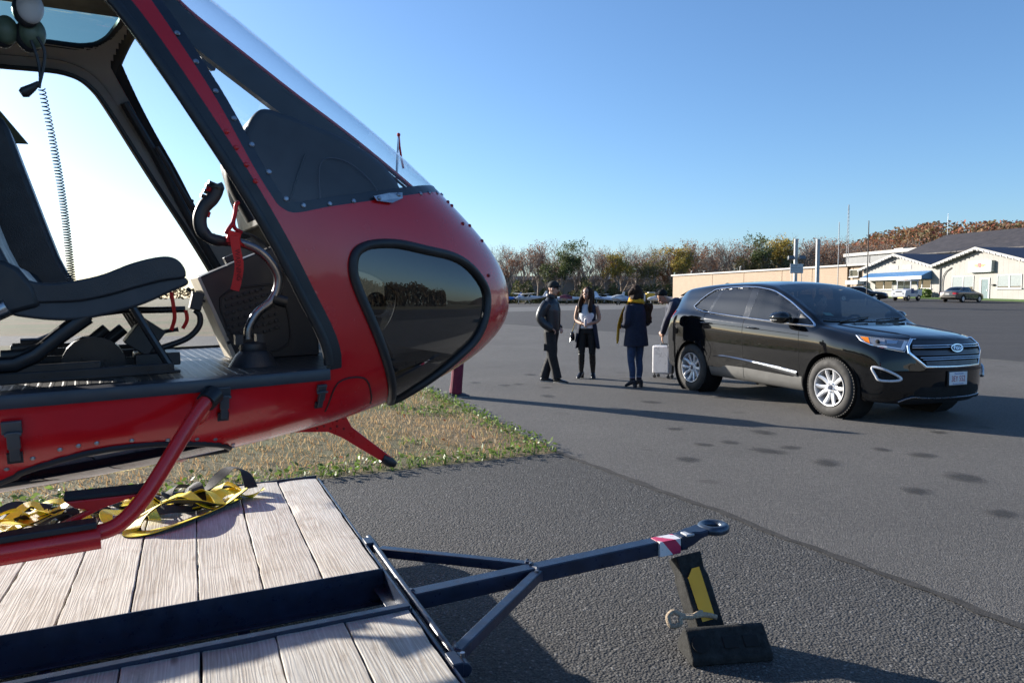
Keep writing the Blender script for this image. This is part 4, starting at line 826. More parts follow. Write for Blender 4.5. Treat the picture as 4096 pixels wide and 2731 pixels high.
for q in range(15):
    cx, cy = -.62 - .072 * q, 1.60 + .16 * math.sin(q * 2.1) + (.06 if q > 6 else 0); a0 = hr.uniform(0, 6.28); pts = []; r0 = hr.uniform(.10, .17); n = hr.choice((5, 6, 7))
    for k in range(n): a = a0 + k * hr.uniform(.75, 1.05); pts.append((cx + r0 * 1.15 * math.cos(a), min(1.88, cy + r0 * math.sin(a)), (.012 if k % 2 == 0 else hr.uniform(.035, .095)) + .006 * (q % 3)))
    strap(pts, hr.uniform(.052, .07), M_BWEB if q % 5 in (1, 3) else M_YEL, M_BWEB if q % 4 == 0 else None, .45, hr.uniform(.5, 1.1), hr.uniform(0, 6))
bk = thing('strap_buckle', 'black metal ratchet buckle among the yellow straps', 'buckle', TM @ Vector((-.55, 1.55, ZD)), (0, 0, .6))
MB().box((0, 0, .016), (.07, .05, .014)).tube([(-.03, -.03, .025), (-.03, .03, .025)], .005, 6).tube([(.03, -.03, .025), (.03, .03, .025)], .005, 6).build('buckle_plate', M_BLKMETAL, bk, bevel=.003)
# ================================================================ black sport utility car
M_CARBLK = mat('black_car_paint', (0.005, 0.0053, 0.006), 0.06, coat=1.0, var=0.1, rvar=0.02, spec=0.08)
M_CLAD = mat('grey_cladding', (0.10, 0.098, 0.092), 0.5, var=0.1, bmp=0.05, bscale=300)
M_CLADB = mat('black_cladding', (0.016, 0.016, 0.017), 0.45, bmp=0.1, bscale=300)
M_CHROME = mat('chrome', (0.88, 0.89, 0.91), 0.16, metal=1.0, var=0.02, rvar=0.03)
M_CARGL = glass('car_glass', (0.36, 0.40, 0.40), ior=1.52); M_PRIV = glass('privacy_glass', (0.05, 0.05, 0.055), ior=1.52, mixf=0.3); M_WSC = glass('car_windshield', (0.46, 0.52, 0.52), ior=1.5)
M_TYRE = mat('tyre_rubber', (0.030, 0.028, 0.026), 0.8, var=0.3, vscale=9, bmp=0.15, bscale=90); M_ALLOY = mat('alloy_wheel', (0.62, 0.62, 0.63), 0.30, metal=0.35, var=0.05)
M_DARK = mat('dark_void', (0.004, 0.004, 0.004), 0.9); M_LENS = glass('lamp_lens', (0.9, 0.92, 0.95), ior=1.45); M_AMBER = mat('amber_lamp', (0.75, 0.20, 0.01), 0.25); M_REDLAMP = mat('red_lamp', (0.35, 0.01, 0.01), 0.2)
XF_, XR_ = 2.42, -2.43
T_ZC = [(-2.43,.66),(-2.425,.80),(-2.40,.98),(-2.33,1.20),(-2.24,1.40),(-2.12,1.615),(-2.02,1.665),(-1.7,1.705),(-1.2,1.738),(-.6,1.752),(-.1,1.738),(.1,1.712),(.3,1.645),(.65,1.48),(1.0,1.30),(1.2,1.195),(1.32,1.165),(1.6,1.14),(1.9,1.105),(2.15,1.07),(2.3,1.035),(2.37,.98),(2.405,.88),(2.417,.76),(2.42,.64)]
T_ZL = [(-2.43,.66),(-2.425,.55),(-2.39,.42),(-2.3,.34),(-2,.29),(-1,.265),(1,.245),(2,.235),(2.25,.24),(2.35,.28),(2.40,.38),(2.417,.5),(2.42,.64)]
T_YM = [(-2.43,.80),(-2.3,.90),(-2.0,.945),(-1.4,.962),(0,.955),(1.0,.955),(1.5,.962),(1.9,.95),(2.2,.92),(2.42,.85)]
T_ZB = [(-2.43,.665),(-2.40,.93),(-2.3,1.13),(-2.15,1.28),(-1.9,1.315),(-1.5,1.30),(-1.2,1.275),(-.2,1.20),(.7,1.15),(1.1,1.125),(1.3,1.11),(1.7,1.055),(2.0,1.02),(2.2,.985),(2.34,.90),(2.40,.78),(2.42,.645)]
T_YB = [(-2.43,.76),(-2.1,.82),(-1.7,.87),(-1.2,.895),(0,.905),(1.0,.90),(1.3,.875),(1.7,.85),(2.0,.82),(2.42,.76)]
T_ZR = [(-2.43,.667),(-2.40,.96),(-2.3,1.21),(-2.2,1.40),(-2.08,1.575),(-1.95,1.62),(-1.6,1.655),(-1.0,1.69),(-.3,1.698),(.05,1.675),(.3,1.615),(.65,1.47),(1.0,1.285),(1.12,1.20),(1.25,1.145),(1.5,1.11),(1.9,1.065),(2.2,1.02),(2.34,.93),(2.40,.80),(2.42,.65)]
T_YR = [(-2.43,.60),(-2.1,.60),(-1.8,.66),(-1.2,.69),(-.3,.70),(.1,.70),(.5,.735),(1.0,.80),(1.2,.79),(1.5,.74),(2.0,.70),(2.42,.62)]
def car_surface(tabs, XF, XR, cf=.42, cr=.26, nx=420, nh=120, wheel=None, bendpow=2.8, top=None):
    ZC, ZL, YM, ZB, YB, ZR, YR = tabs
    s = np.linspace(-1, 1, nx); xm = (XF + XR) / 2; hl = (XF - XR) / 2
    xs = xm + hl * np.sin(s * np.pi / 2 * .999) ** 1 if False else xm + hl * np.sign(s) * (1 - (1 - np.abs(s)) ** 1.55)
    zc, zl, ym, zb, yb, zr, yr = [tabf(t, xs) for t in (ZC, ZL, YM, ZB, YB, ZR, YR)]
    h = np.maximum(zb - zl, 1e-4)
    K = [(0 * ym, zl), (.55 * ym, zl), (.90 * ym, zl + .03 * h), (.955 * ym, zl + .12 * h), (.975 * ym, zl + .36 * h), (.995 * ym, zl + .60 * h), (1.0 * ym, zl + .76 * h), (.985 * ym, zl + .90 * h), (yb, zb),
         (yb * .45 + yr * .55 + .028 * np.clip((zr - zb) / .4, 0, 1), zb * .45 + zr * .55), (yr, zr), (.62 * yr, zr * .35 + zc * .65), (.3 * yr, zr * .08 + zc * .92), (0 * ym, zc)]
    ky = np.array([k[0] for k in K]); kz = np.array([k[1] for k in K]); tk = np.array([0, .8, 1.4, 1.8, 3.0, 4.0, 4.7, 5.2, 5.7, 7.2, 8.4, 9.3, 10.2, 11.0])
    tt = np.linspace(0, 11, nh); P = np.zeros((nx, 2 * nh - 1, 3))
    for i in range(nx):
        y = pchip(tk, ky[:, i], tt); z = pchip(tk, kz[:, i], tt)
        P[i, :nh, 1] = -y; P[i, :nh, 2] = z; P[i, nh:, 1] = y[-2::-1]; P[i, nh:, 2] = z[-2::-1]; P[i, :, 0] = xs[i]
    wf = sm((P[..., 0] - 1.0 * XF / 2.42) / (XF - 1.0 * XF / 2.42)); wr = sm((-P[..., 0] - 1.3 * XF / 2.42) / (-XR - 1.3 * XF / 2.42)); f = (np.abs(P[..., 1]) / .955) ** bendpow
    P[..., 0] += -cf * wf * f + cr * wr * f
    return P
SUV_P = car_surface((T_ZC, T_ZL, T_YM, T_ZB, T_YB, T_ZR, T_YR), XF_, XR_)
suv = thing('parked_car', 'shiny black sport utility car with chrome grille and plate 3EY 552', 'car', (4.294, 10.797, 0), (0, 0, R(-67.379)))
K = Shell(SUV_P); _c = K.cen(); _n = K.nor()
if (_c[:, 1] * _n[:, 1]).mean() < 0: K.F = K.F[:, ::-1]
sidec = lambda C, N: (np.abs(C[:, 1]) > .55) & (np.abs(N[:, 1]) > .35)
def circ(cx, cz, r, n=48): return [(cx + r * math.cos(2 * math.pi * i / n), cz + r * math.sin(2 * math.pi * i / n)) for i in range(n)]
AXF, AXR, WR_ = 1.4245, -1.4245, .375
DLO = spl2([(-1.44,1.356),(-1.27,1.492),(-1.1,1.585),(-.96,1.630),(-.52,1.655),(-.2,1.652),(.035,1.63),(.30,1.576),(.65,1.428),(.95,1.262),(1.10,1.155),(1.115,1.13)], 5, False) + [(1.08,1.128),(.5,1.158),(-.165,1.200),(-.7,1.236),(-1.17,1.270),(-1.36,1.315)]
G_F = spl2([(-.115,1.205),(-.075,1.45),(-.05,1.625),(.035,1.622),(.29,1.565),(.6,1.44),(.80,1.325),(.80,1.15),(.3,1.178)], 1)
G_R = [(-1.0,1.262),(-.83,1.618),(-.52,1.648),(-.19,1.645),(-.235,1.215)]
G_Q = [(-1.40,1.352),(-1.25,1.48),(-1.08,1.58),(-.93,1.622),(-.885,1.615),(-1.06,1.276),(-1.16,1.282),(-1.33,1.322)]
G_M = [(.84,1.29),(1.06,1.165),(1.06,1.142),(.84,1.155)]
CLD = [(-1.10,.0),(-1.02,.40),(-.94,.437),(-.72,.440),(-.55,.484),(-.1,.482),(.72,.452),(.80,.448),(.86,.468),(1.05,.46),(1.05,0)]
K.cut(1, CLD, (0, 2), sidec, smax=.03)
K.cut(11, circ(AXF, WR_ + .005, .475), (0, 2), sidec, only=[0, 1], smax=.03); K.cut(11, circ(AXR, WR_ + .005, .470), (0, 2), sidec, only=[0, 1], smax=.03)
K.cut(5, circ(AXF, WR_ + .005, .430), (0, 2), lambda C, N: np.abs(C[:, 1]) > .45, smax=.03); K.cut(5, circ(AXR, WR_ + .005, .425), (0, 2), lambda C, N: np.abs(C[:, 1]) > .45, smax=.03)
K.cut(2, DLO, (0, 2), sidec, only=[0], smax=.03)
for rid, pg in ((21, G_F), (22, G_R), (23, G_Q), (24, G_M)): K.cut(rid, pg, (0, 2), sidec, only=[2], smax=.03)
WSP = spl2([(1.235,0),(1.20,.35),(1.10,.66),(1.04,.745),(.6,.70),(.2,.635),(.15,.3),(.14,0),(.15,-.3),(.2,-.635),(.6,-.70),(1.04,-.745),(1.10,-.66),(1.20,-.35)], 5)
K.cut(3, WSP, (0, 1), lambda C, N: (N[:, 2] > .3) & (C[:, 2] > 1.1), only=[0], smax=.03)
K.cut(4, [(-.60,1.28),(.60,1.28),(.52,1.56),(-.52,1.56)], (1, 2), lambda C, N: C[:, 0] < -1.9, only=[0])
frontc = lambda C, N: (C[:, 0] > 1.6) & (N[:, 0] > .15)
GRL = [(-.50,1.005),(.50,1.005),(.585,.93),(.60,.86),(.44,.695),(-.44,.695),(-.60,.86),(-.585,.93)]
K.cut(6, GRL, (1, 2), frontc, only=[0], smax=.03)
HLX = [(1.713,1.041),(1.816,1.030),(1.909,1.022),(2.10,1.008),(2.221,.994),(2.236,.935),(2.246,.865),(2.114,.899),(1.95,.94),(1.83,.984)]
FOG3 = [(2.013,.876,.681),(2.155,.808,.652),(2.252,.687,.565),(2.214,.738,.531),(2.094,.842,.532),(2.049,.86,.585)]
for s in (-1, 1):
    K.cut(7 if s < 0 else 71, HLX, (0, 2), lambda C, N, s=s: (C[:, 1] * s > .42), only=[0], smax=.03)
    K.cut(8, [(x, z) for x, y, z in FOG3], (0, 2), lambda C, N, s=s: (C[:, 1] * s > .6), only=[0, 11], smax=.03)
K.cut(8, [(-.50,.31),(.50,.31),(.56,.40),(.48,.46),(-.48,.46),(-.56,.40)], (1, 2), frontc, only=[0])
K.cut(12, [(-1,.0),(1,.0),(1,.30),(.62,.30),(.58,.325),(-.58,.325),(-.62,.30),(-1,.30)], (1, 2), frontc, only=[0])
K.cut(9, [(-2.3,1.13),(-2.3,1.30),(-2.05,1.30),(-1.93,1.25),(-2.0,1.16)], (0, 2), lambda C, N: np.abs(C[:, 1]) > .5, only=[0], smax=.03)
K.cut(13, [(-3,.0),(-3,.42),(-1.8,.42),(-1.8,0)], (0, 2), None, only=[0])
bd = K.build(0, 'body', M_CARBLK, suv)

sides_ = None
def sides(rid, nm, m_):
    for s in (-1, 1):
        Fs = K.F[np.isin(K.reg, rid) & (K.cen()[:, 1] * s > 0)]
        if len(Fs): u, inv = np.unique(Fs.ravel(), return_inverse=True); npmesh(nm, K.V[u], inv.reshape(Fs.shape), m_, suv)
sides([1], 'sill_cladding', M_CLAD); 
for s in (-1, 1):
    for e in (-1, 1):
        Fs = K.F[(K.reg == 11) & (K.cen()[:, 1] * s > 0) & (K.cen()[:, 0] * e > 0)]; u, inv = np.unique(Fs.ravel(), return_inverse=True); npmesh('arch_cladding', K.V[u], inv.reshape(Fs.shape), M_CARBLK, suv)
K.build(12, 'front_lower_valance', M_CLADB, suv); K.build(13, 'rear_bumper_cladding', M_CLADB, suv); sides([2], 'window_pillars', M_CARBLK)
for nm, rid, m_ in (('front_door_window', 21, M_CARGL), ('rear_door_window', 22, M_PRIV), ('quarter_window', 23, M_PRIV)):
    for s in (-1, 1):
        Fs = K.F[(K.reg == rid) & (K.cen()[:, 1] * s > 0)]; u, inv = np.unique(Fs.ravel(), return_inverse=True); npmesh(nm, K.V[u], inv.reshape(Fs.shape), m_, suv)
sides([24], 'mirror_sail', M_CLADB); K.build(3, 'windshield', M_WSC, suv); K.build(4, 'rear_window', M_PRIV, suv)
K.build(6, 'grille_backing', M_DARK, suv); K.build(8, 'lower_intake', M_DARK, suv); sides([9], 'tail_lamp', M_REDLAMP)
from mathutils.bvhtree import BVHTree
KB = BVHTree.FromPolygons([tuple(p) for p in K.V], [tuple(f) for f in K.F])
def srf(x=None, y=None, z=None, side=-1, off=0.0):
    """point on the body: from the side (x,z) or from the front (y,z) or top (x,y)"""
    if y is None: o, d = Vector((x, side * 3, z)), Vector((0, -side, 0))
    elif x is None: o, d = Vector((5, y, z)), Vector((-1, 0, 0))
    else: o, d = Vector((x, y, 5)), Vector((0, 0, -1))
    h, n, _, _ = KB.ray_cast(o, d)
    if h is None: return (o + d * (3 - .9 if y is None else 2.7))
    if n.dot(d) > 0: n = -n
    return h + n * off
for s in (-1, 1):
    for seg, nm in ((DLO[:55], 'window_chrome'), ([(1.115, 1.13)] + DLO[55:] + [DLO[0]], 'window_chrome')):
        MB().tube([srf(x=a, z=b, side=s, off=.005) for a, b in seg], .0145, 8, flat=.6).build(nm, M_CHROME, suv)
    for a in ([(-.19, 1.19), (-.185, .9), (-.18, .49)], [(.90, 1.12), (.915, .9), (.915, .47)], [(-1.02, .46), (-.9, .70), (-1.0, .86), (-1.08, 1.0), (-1.10, 1.25)], [(-.18, .48), (-.18, .33)]):
        MB().tube([srf(x=p, z=q, side=s, off=-.0005) for p, q in spl2(a, 8, False)], .0035, 6).build('door_gap', M_DARK, suv)
    # sculpted lower door with bright strip
    st = MB(); top = [(-.86,.60),(-.7,.628),(-.5,.63),(.0,.602),(.5,.565),(.88,.527)]; bot = [(-.86,.594),(-.7,.60),(-.5,.598),(.0,.56),(.5,.50),(.89,.452)]
    secs = [[srf(x=a[0], z=a[1], side=s, off=.004), srf(x=a[0], z=a[1] * .6 + b[1] * .4, side=s, off=.020), srf(x=b[0], z=a[1] * .25 + b[1] * .75, side=s, off=.015), srf(x=b[0], z=b[1], side=s, off=.002)] for a, b in zip(spl2(top, 6, False), spl2(bot, 6, False))]
    st.loft(secs, closed=False); st.build('door_strip', mat('strip_satin', (0.30, 0.31, 0.33), 0.16, metal=0.9), suv, angle=60)
    # character crease below the handles
    MB().tube([srf(x=a, z=b, side=s, off=-.003) for a, b in spl2([(-1.0,1.105),(-.5,1.085),(0,1.062),(.6,1.03),(1.15,1.0)], 8, False)], [.006] * 25 + [.005] * 6 + [.002] * 2, 6).build('body_crease', M_CARBLK, suv)
    for x, z in ((-1.0, 1.112), (.02, 1.072)):
        p = srf(x=x, z=z, side=s); h = MB(); h.tube([p + Vector((-.105, s * .012, .002)), p + Vector((-.09, s * .038, .0)), p + Vector((.0, s * .045, -.002)), p + Vector((.09, s * .038, -.004)), p + Vector((.105, s * .012, -.004))], [.012, .016, .017, .016, .012], 10, flat=.7); h.build('door_handle', M_CARBLK, suv)
    # mirror
    mb = MB(); mc = Vector((.72, s * 1.06, 1.235)); prof = [(.10, .05, .0), (.075, .085, 0), (.02, .10, 0), (-.06, .098, 0), (-.10, .09, 0)]
    secs = []
    for x, r, _ in [(.13, .015, 0)] + prof: secs.append([mc + Vector((x, math.cos(a) * r * 1.32 * (1 if math.cos(a) * s > 0 else .95), math.sin(a) * r * .80)) for a in np.linspace(0, 2 * math.pi, 20, endpoint=False)])
    mb.loft(secs); mo = mb.build('door_mirror', M_CARBLK, suv)
    MB().box((mc.x + .0, s * .945, 1.19), (.07, .12, .05)).build('mirror_stalk', M_CLADB, mo, bevel=.01)
    MB().tube([mc + Vector((.04, s * .118, -.03)), mc + Vector((-.02, s * .135, -.03)), mc + Vector((-.08, s * .125, -.028))], .009, 6).build('mirror_indicator', M_CHROME, mo)
    # head lamp: recess, projector, amber, chrome bar, lens
    rid = 7 if s < 0 else 71; hb = K.build(rid, 'head_lamp', mat('lamp_housing', (0.34, 0.36, 0.39), 0.22, metal=0.6), suv)
    def lamp_patch(pts, nm, m_, o=.003, th=.007):
        q = [srf(x=a, z=b, side=s, off=0) for a, b in pts]; n = Vector((.5, s * .75, .35)).normalized(); c = MB(); c.loft([[p + n * o for p in q], [p + n * (o + th) for p in q]]); return c.build(nm, m_, hb, smooth=False)
    lamp_patch([(1.775,1.026),(1.864,1.020),(1.94,.955),(1.88,.972)], 'amber_indicator', M_AMBER)
    lamp_patch([(1.921,1.01),(2.037,1.004),(2.085,.94),(1.99,.945)], 'projector_box', mat('lamp_clear', (0.55, 0.56, 0.58), 0.15, metal=0.7))
    lamp_patch([(2.06,1.0),(2.15,.99),(2.16,.955),(2.09,.955)], 'reflector', M_CHROME)
    lamp_patch([(1.985,.934),(2.12,.908),(2.235,.884),(2.225,.905),(2.1,.928)], 'lower_light_bar', mat('light_pipe', (0.75, 0.77, 0.82), 0.2))
    lamp_patch([(2.19,.99),(2.214,.985),(2.236,.895),(2.212,.895)], 'inner_light_bar', MATS['light_pipe'])
    pq = srf(x=2.0, z=.975, side=s); MB().ell(pq + Vector((.006, s * .006, 0)), (.03, .02, .03), 12, 8).build('projector_lens', M_DARK, hb)
    MB().tube(spline([(x + .014, s * (y + .014), z) for x, y, z in FOG3], 4, True), .0155, 8, closed=True).build('fog_lamp_bezel', mat('satin_bezel', (0.62, 0.63, 0.65), 0.3, metal=0.3), suv)
    MB().tube([srf(x=a, z=b, side=s, off=.002) for a, b in HLX + HLX[:1]], .006, 6).build('head_lamp_rim', M_CHROME, hb)
    # front bumper lower lip accents
MB().tube([srf(y=a, z=b, off=.01) for a, b in spl2([(-.66,.285),(-.56,.335),(-.3,.328),(0,.325),(.3,.328),(.56,.335),(.66,.285)], 6, False)], .016, 8, flat=.55).build('skid_plate_trim', mat('satin_silver', (0.42, 0.43, 0.45), 0.3, metal=0.9), suv)
# grille: chrome surround, bars, badge
gq = [srf(y=a, z=b, off=.010) for a, b in GRL]
MB().tube([gq[0].lerp(gq[1], t) + Vector((.02 * math.sin(t * 3.14), 0, 0)) for t in np.linspace(0, 1, 12)], .010, 8, flat=.7).build('grille_surround', M_CHROME, suv)
MB().tube([srf(y=a, z=b, off=.012) for a, b in [(.50,1.005),(.585,.93),(.60,.86),(.44,.695),(.2,.690),(0,.688),(-.2,.690),(-.44,.695),(-.60,.86),(-.585,.93),(-.50,1.005)]], .017, 8, flat=.75).build('grille_surround', M_CHROME, suv)
for z, w in ((.935, .545), (.912, .555), (.80, .50), (.777, .475)):
    MB().tube([srf(y=a, z=z + .006 * math.cos(a * 3), off=.014) for a in np.linspace(-w, w, 22)], .0085, 8, flat=.8).build('grille_bar', M_CHROME, suv)
for z, w in ((.97, .53), (.855, .56), (.735, .43)):
    sc_ = [[srf(y=a, z=z - .028, off=.006), srf(y=a, z=z - .028, off=.014), srf(y=a, z=z + .028, off=.003), srf(y=a, z=z + .028, off=-.004)] for a in np.linspace(-w, w, 16)]
    MB().loft(sc_).build('grille_slat', mat('grille_grey', (0.07, 0.072, 0.08), 0.4, metal=0.5), suv)
pc = srf(y=0, z=.905, off=.025); FM = frame(pc, (0, 1, 0), z=(1, 0, .18))
ov = lambda rx, ry, n=36: [(rx * math.cos(2 * math.pi * i / n), ry * math.sin(2 * math.pi * i / n)) for i in range(n)]
bg_ = MB().prism(ov(.098, .048), .012, FM, -.004).build('badge_rim', M_CHROME, suv); MB().prism(ov(.088, .039), .004, FM, .0075).build('badge_oval', mat('badge_blue', (0.008, 0.02, 0.085), 0.15, coat=.5), bg_)
tx = text('Ford', .068, M_CHROME, FM @ Matrix.Translation((0, -.001, .017)) @ Matrix(((1, .22, 0, 0), (0, 1, 0, 0), (0, 0, 1, 0), (0, 0, 0, 1))), bg_)
pl_c = srf(y=.02, z=.555, off=.03); PM = frame((max(pl_c.x, 2.40), .02, .553), (0, 1, 0), z=(1, 0, 0))
MB().prism([(-.165, -.09), (.165, -.09), (.165, .09), (-.165, .09)], .02, PM, -.03).build('plate_holder', M_CLADB, suv, bevel=.004)
lp = MB().prism([(-.152, -.076), (.152, -.076), (.152, .076), (-.152, .076)], .004, PM, -.008).build('licence_plate', mat('plate_white', (0.72, 0.73, 0.75), 0.4), suv, bevel=.002)
text('3EY 552', .088, mat('plate_red', (0.36, 0.012, 0.03), 0.5), PM @ Matrix.Translation((0, -.006, -.0035)) @ Matrix.Diagonal((.78, 1.08, 1, 1)), lp)
text('Massachusetts', .027, mat('plate_blue', (0.05, 0.13, 0.42), 0.5), PM @ Matrix.Translation((.008, .056, -.0035)), lp); text('The Spirit of America', .021, MATS['plate_blue'], PM @ Matrix.Translation((0, -.063, -.0035)), lp)
# antenna fin, spoiler, hood edges
fs = MB(); fs.loft([[(-1.55 - .0, y_, 1.712) for y_ in (-.04, .04)] + [(-1.55, .0, 1.712)], [(-1.66, -.035, 1.71), (-1.66, .035, 1.71), (-1.66, 0, 1.765)], [(-1.76, -.02, 1.70), (-1.76, .02, 1.70), (-1.78, 0, 1.775)]]); fs.build('antenna_fin', M_CARBLK, suv, sub=2)
sps = [(-2.04, 1.672), (-2.20, 1.615), (-2.27, 1.592), (-2.25, 1.578), (-2.10, 1.585)]
MB().loft([[(a + .10 * (abs(y_) / .6) ** 3, y_, b - .05 * (abs(y_) / .6) ** 2.5) for a, b in sps] for y_ in np.linspace(-.62, .62, 15)]).build('roof_spoiler', M_CARBLK, suv)
for s in (-1, 1):
    MB().tube([srf(x=a, y=s * b, off=-.002) for a, b in spl2([(1.22,.80),(1.5,.815),(1.75,.80),(1.95,.73),(2.12,.62)], 8, False)], .004, 6).build('hood_gap', M_DARK, suv)
    MB().tube([srf(x=a, y=s * b, off=-.004) for a, b in spl2([(1.25,.62),(1.6,.56),(1.9,.50),(2.15,.44)], 8, False)], [.014] * 20 + [.009] * 5, 8).build('hood_ridge', M_CARBLK, suv)
MB().tube([srf(x=2.28 - .26 * (abs(y_) / .6) ** 2.5, y=y_, off=-.003) for y_ in np.linspace(-.58, .58, 30)], .004, 6).build('hood_gap', M_DARK, suv)
wp = MB()
for y0, y1 in ((-.55, .05), (.1, .62)): wp.tube([srf(x=1.21, y=y0, off=.012), srf(x=1.17, y=(y0 + y1) / 2, off=.02), srf(x=1.12, y=y1, off=.012)], .008, 6)
wp.build('wiper', M_CLADB, suv)
cw = [srf(x=1.235 - .10 * (abs(y_) / .7) ** 2, y=y_, off=.002) for y_ in np.linspace(-.74, .74, 24)]; MB().tube(cw, .018, 6, flat=.4).build('cowl_trim', M_CLADB, suv)
stk = [srf(x=1.03, y=-.60, off=-.008), srf(x=1.05, y=-.48, off=-.008), srf(x=.99, y=-.48, off=-.008), srf(x=.97, y=-.60, off=-.008)]
MB().loft([stk, [p + Vector((0, 0, .002)) for p in stk]]).build('windshield_sticker', mat('sticker_teal', (0.30, 0.55, 0.48), 0.6), suv)
# wheel wells, underside, cabin
for ax_ in (AXF, AXR):
    for s in (-1, 1):
        w = MB(); w.lathe([(.44, 0), (.45, .30), (.05, .31)], 30, frame((ax_, s * .93, WR_ + .01), (1, 0, 0), z=(0, -s, 0)), cap=False); w.build('wheel_well', M_DARK, suv)
MB().box((0, 0, .34), (4.2, 1.35, .16)).build('underbody', M_DARK, suv)
cb_ = MB(); cb_.box((0, 0, .62), (2.6, 1.62, .06)); cb_.build('cabin_floor', M_DARK, suv)
MB().box((-1.25, 0, .95), (.06, 1.5, .6)).build('cargo_bulkhead', M_DARK, suv)
M_SEATC = mat('car_seat', (0.035, 0.035, 0.038), 0.6, bmp=.1)
db = MB(); db.loft([[(1.15, y_, 1.10), (.75, y_, 1.085), (.62, y_, 1.02), (.62, y_, .72), (1.15, y_, .72)] for y_ in (-.80, -.4, 0, .4, .80)]); db.build('dashboard', M_CLADB, suv, bevel=.02)
for s in (-1, 1):
    st = MB(); st.box((.05, s * .38, .74), (.5, .5, .16)); st.box((-.25, s * .38, 1.06), (.14, .48, .62), rot=(0, -R(14), 0)); so_ = st.build('seat', M_SEATC, suv, bevel=.05, seg=3)
    MB().box((-.34, s * .38, 1.46), (.10, .27, .18), rot=(0, -R(12), 0)).build('head_restraint', M_SEATC, so_, bevel=.04, seg=3)
rs_ = MB(); rs_.box((-.95, 0, .78), (.45, 1.3, .2)); rs_.box((-1.15, 0, 1.1), (.14, 1.3, .5), rot=(0, -R(18), 0)); rs_.build('rear_seat', M_SEATC, suv, bevel=.05)
swm = frame((.53, .37, 1.085), (0, 1, 0), z=(-.88, 0, .47)); MB().tube([swm @ Vector((.185 * math.cos(a), .185 * math.sin(a), 0)) for a in np.linspace(0, 2 * math.pi, 36, endpoint=False)], .016, 8, closed=True).box((0, -.02, .0), (.30, .05, .03), swm).build('steering_wheel', M_CLADB, suv)
# wheels
def wheel(parent, c, s, r=.375, w=.245, rim=.243):
    """s = outward side sign (+1 left)"""
    Mw = frame(c, (1, 0, 0), z=(0, s, 0))
    pr = [(rim - .012, -w / 2 + .02), (rim + .03, -w / 2), (r - .045, -w / 2 + .004), (r - .012, -w / 2 + .03), (r, -w / 2 + .06), (r + .001, 0), (r, w / 2 - .06), (r - .012, w / 2 - .03), (r - .045, w / 2 - .004), (rim + .05, w / 2 + .002), (rim + .018, w / 2 - .004), (rim - .004, w / 2 - .022)]
    ty = MB().lathe(pr, 64, Mw, cap=False); 
    for k in range(60):
        a = 2 * math.pi * k / 60
        for zz, da in ((w / 2 - .055, 0), (-w / 2 + .055, .05)): ty.box((r - .0035, 0, zz), (.012, .022, .062), Mw @ Matrix.Rotation(a + da, 4, 'Z'))
    t = ty.build('wheel', M_TYRE, parent, angle=30)
    rm = MB(); rm.lathe([(rim - .004, w / 2 - .018), (rim - .006, w / 2 - .002), (rim - .016, w / 2 - .004), (rim - .024, w / 2 - .03), (rim - .035, -.02), (rim - .03, -w / 2 + .03)], 64, Mw, cap=False)
    for k in range(5):
        a = 2 * math.pi * k / 5 + math.pi / 2
        for e in (-1, 1):
            Mr = Mw @ Matrix.Rotation(a, 4, 'Z'); secs = []
            for q, tt in enumerate(np.linspace(0, 1, 6)):
                rr = .055 + (rim - .085) * tt; yy = e * (.018 + .044 * tt + .012 * math.sin(tt * 3.1)); hw = .027 - .006 * tt; zz = w / 2 - .045 + .035 * tt ** 1.5
                secs.append([Mr @ Vector((rr, yy - hw, zz - .03)), Mr @ Vector((rr, yy - hw, zz - .004)), Mr @ Vector((rr, yy, zz + .004)), Mr @ Vector((rr, yy + hw, zz - .004)), Mr @ Vector((rr, yy + hw, zz - .03))])
            rm.loft(secs)
    rm.lathe([(.075, w / 2 - .075), (.078, w / 2 - .045), (.06, w / 2 - .036), (.035, w / 2 - .036), (.033, w / 2 - .03), (.0005, w / 2 - .028)], 30, Mw, cap=False)
    ro = rm.build('rim', M_ALLOY, t, angle=35)
    for k in range(5):
        a = 2 * math.pi * (k + .5) / 5 + math.pi / 2; MB().lathe([(.011, w / 2 - .05), (.011, w / 2 - .028), (.0005, w / 2 - .022)], 8, Mw @ Matrix.Translation((.054 * math.cos(a), .054 * math.sin(a), 0)), cap=False).build('lug_nut', M_CHROME, t)
    MB().lathe([(.032, w / 2 - .03), (.030, w / 2 - .024), (.0005, w / 2 - .022)], 20, Mw, cap=False).build('centre_cap', mat('cap_blue', (0.02, 0.03, 0.06), 0.3), t)
    MB().lathe([(.16, -.01), (.16, .015), (.05, .015), (.05, -.01)], 30, Mw, cap=False).build('brake_disc', M_STEEL, t); MB().lathe([(rim - .03, -.04), (.0005, -.04)], 30, Mw, cap=False).build('wheel_back', M_DARK, t)
    return t
for ax_ in (AXF, AXR):
    for s in (-1, 1): wheel(suv, (ax_, s * .815, WR_), s)
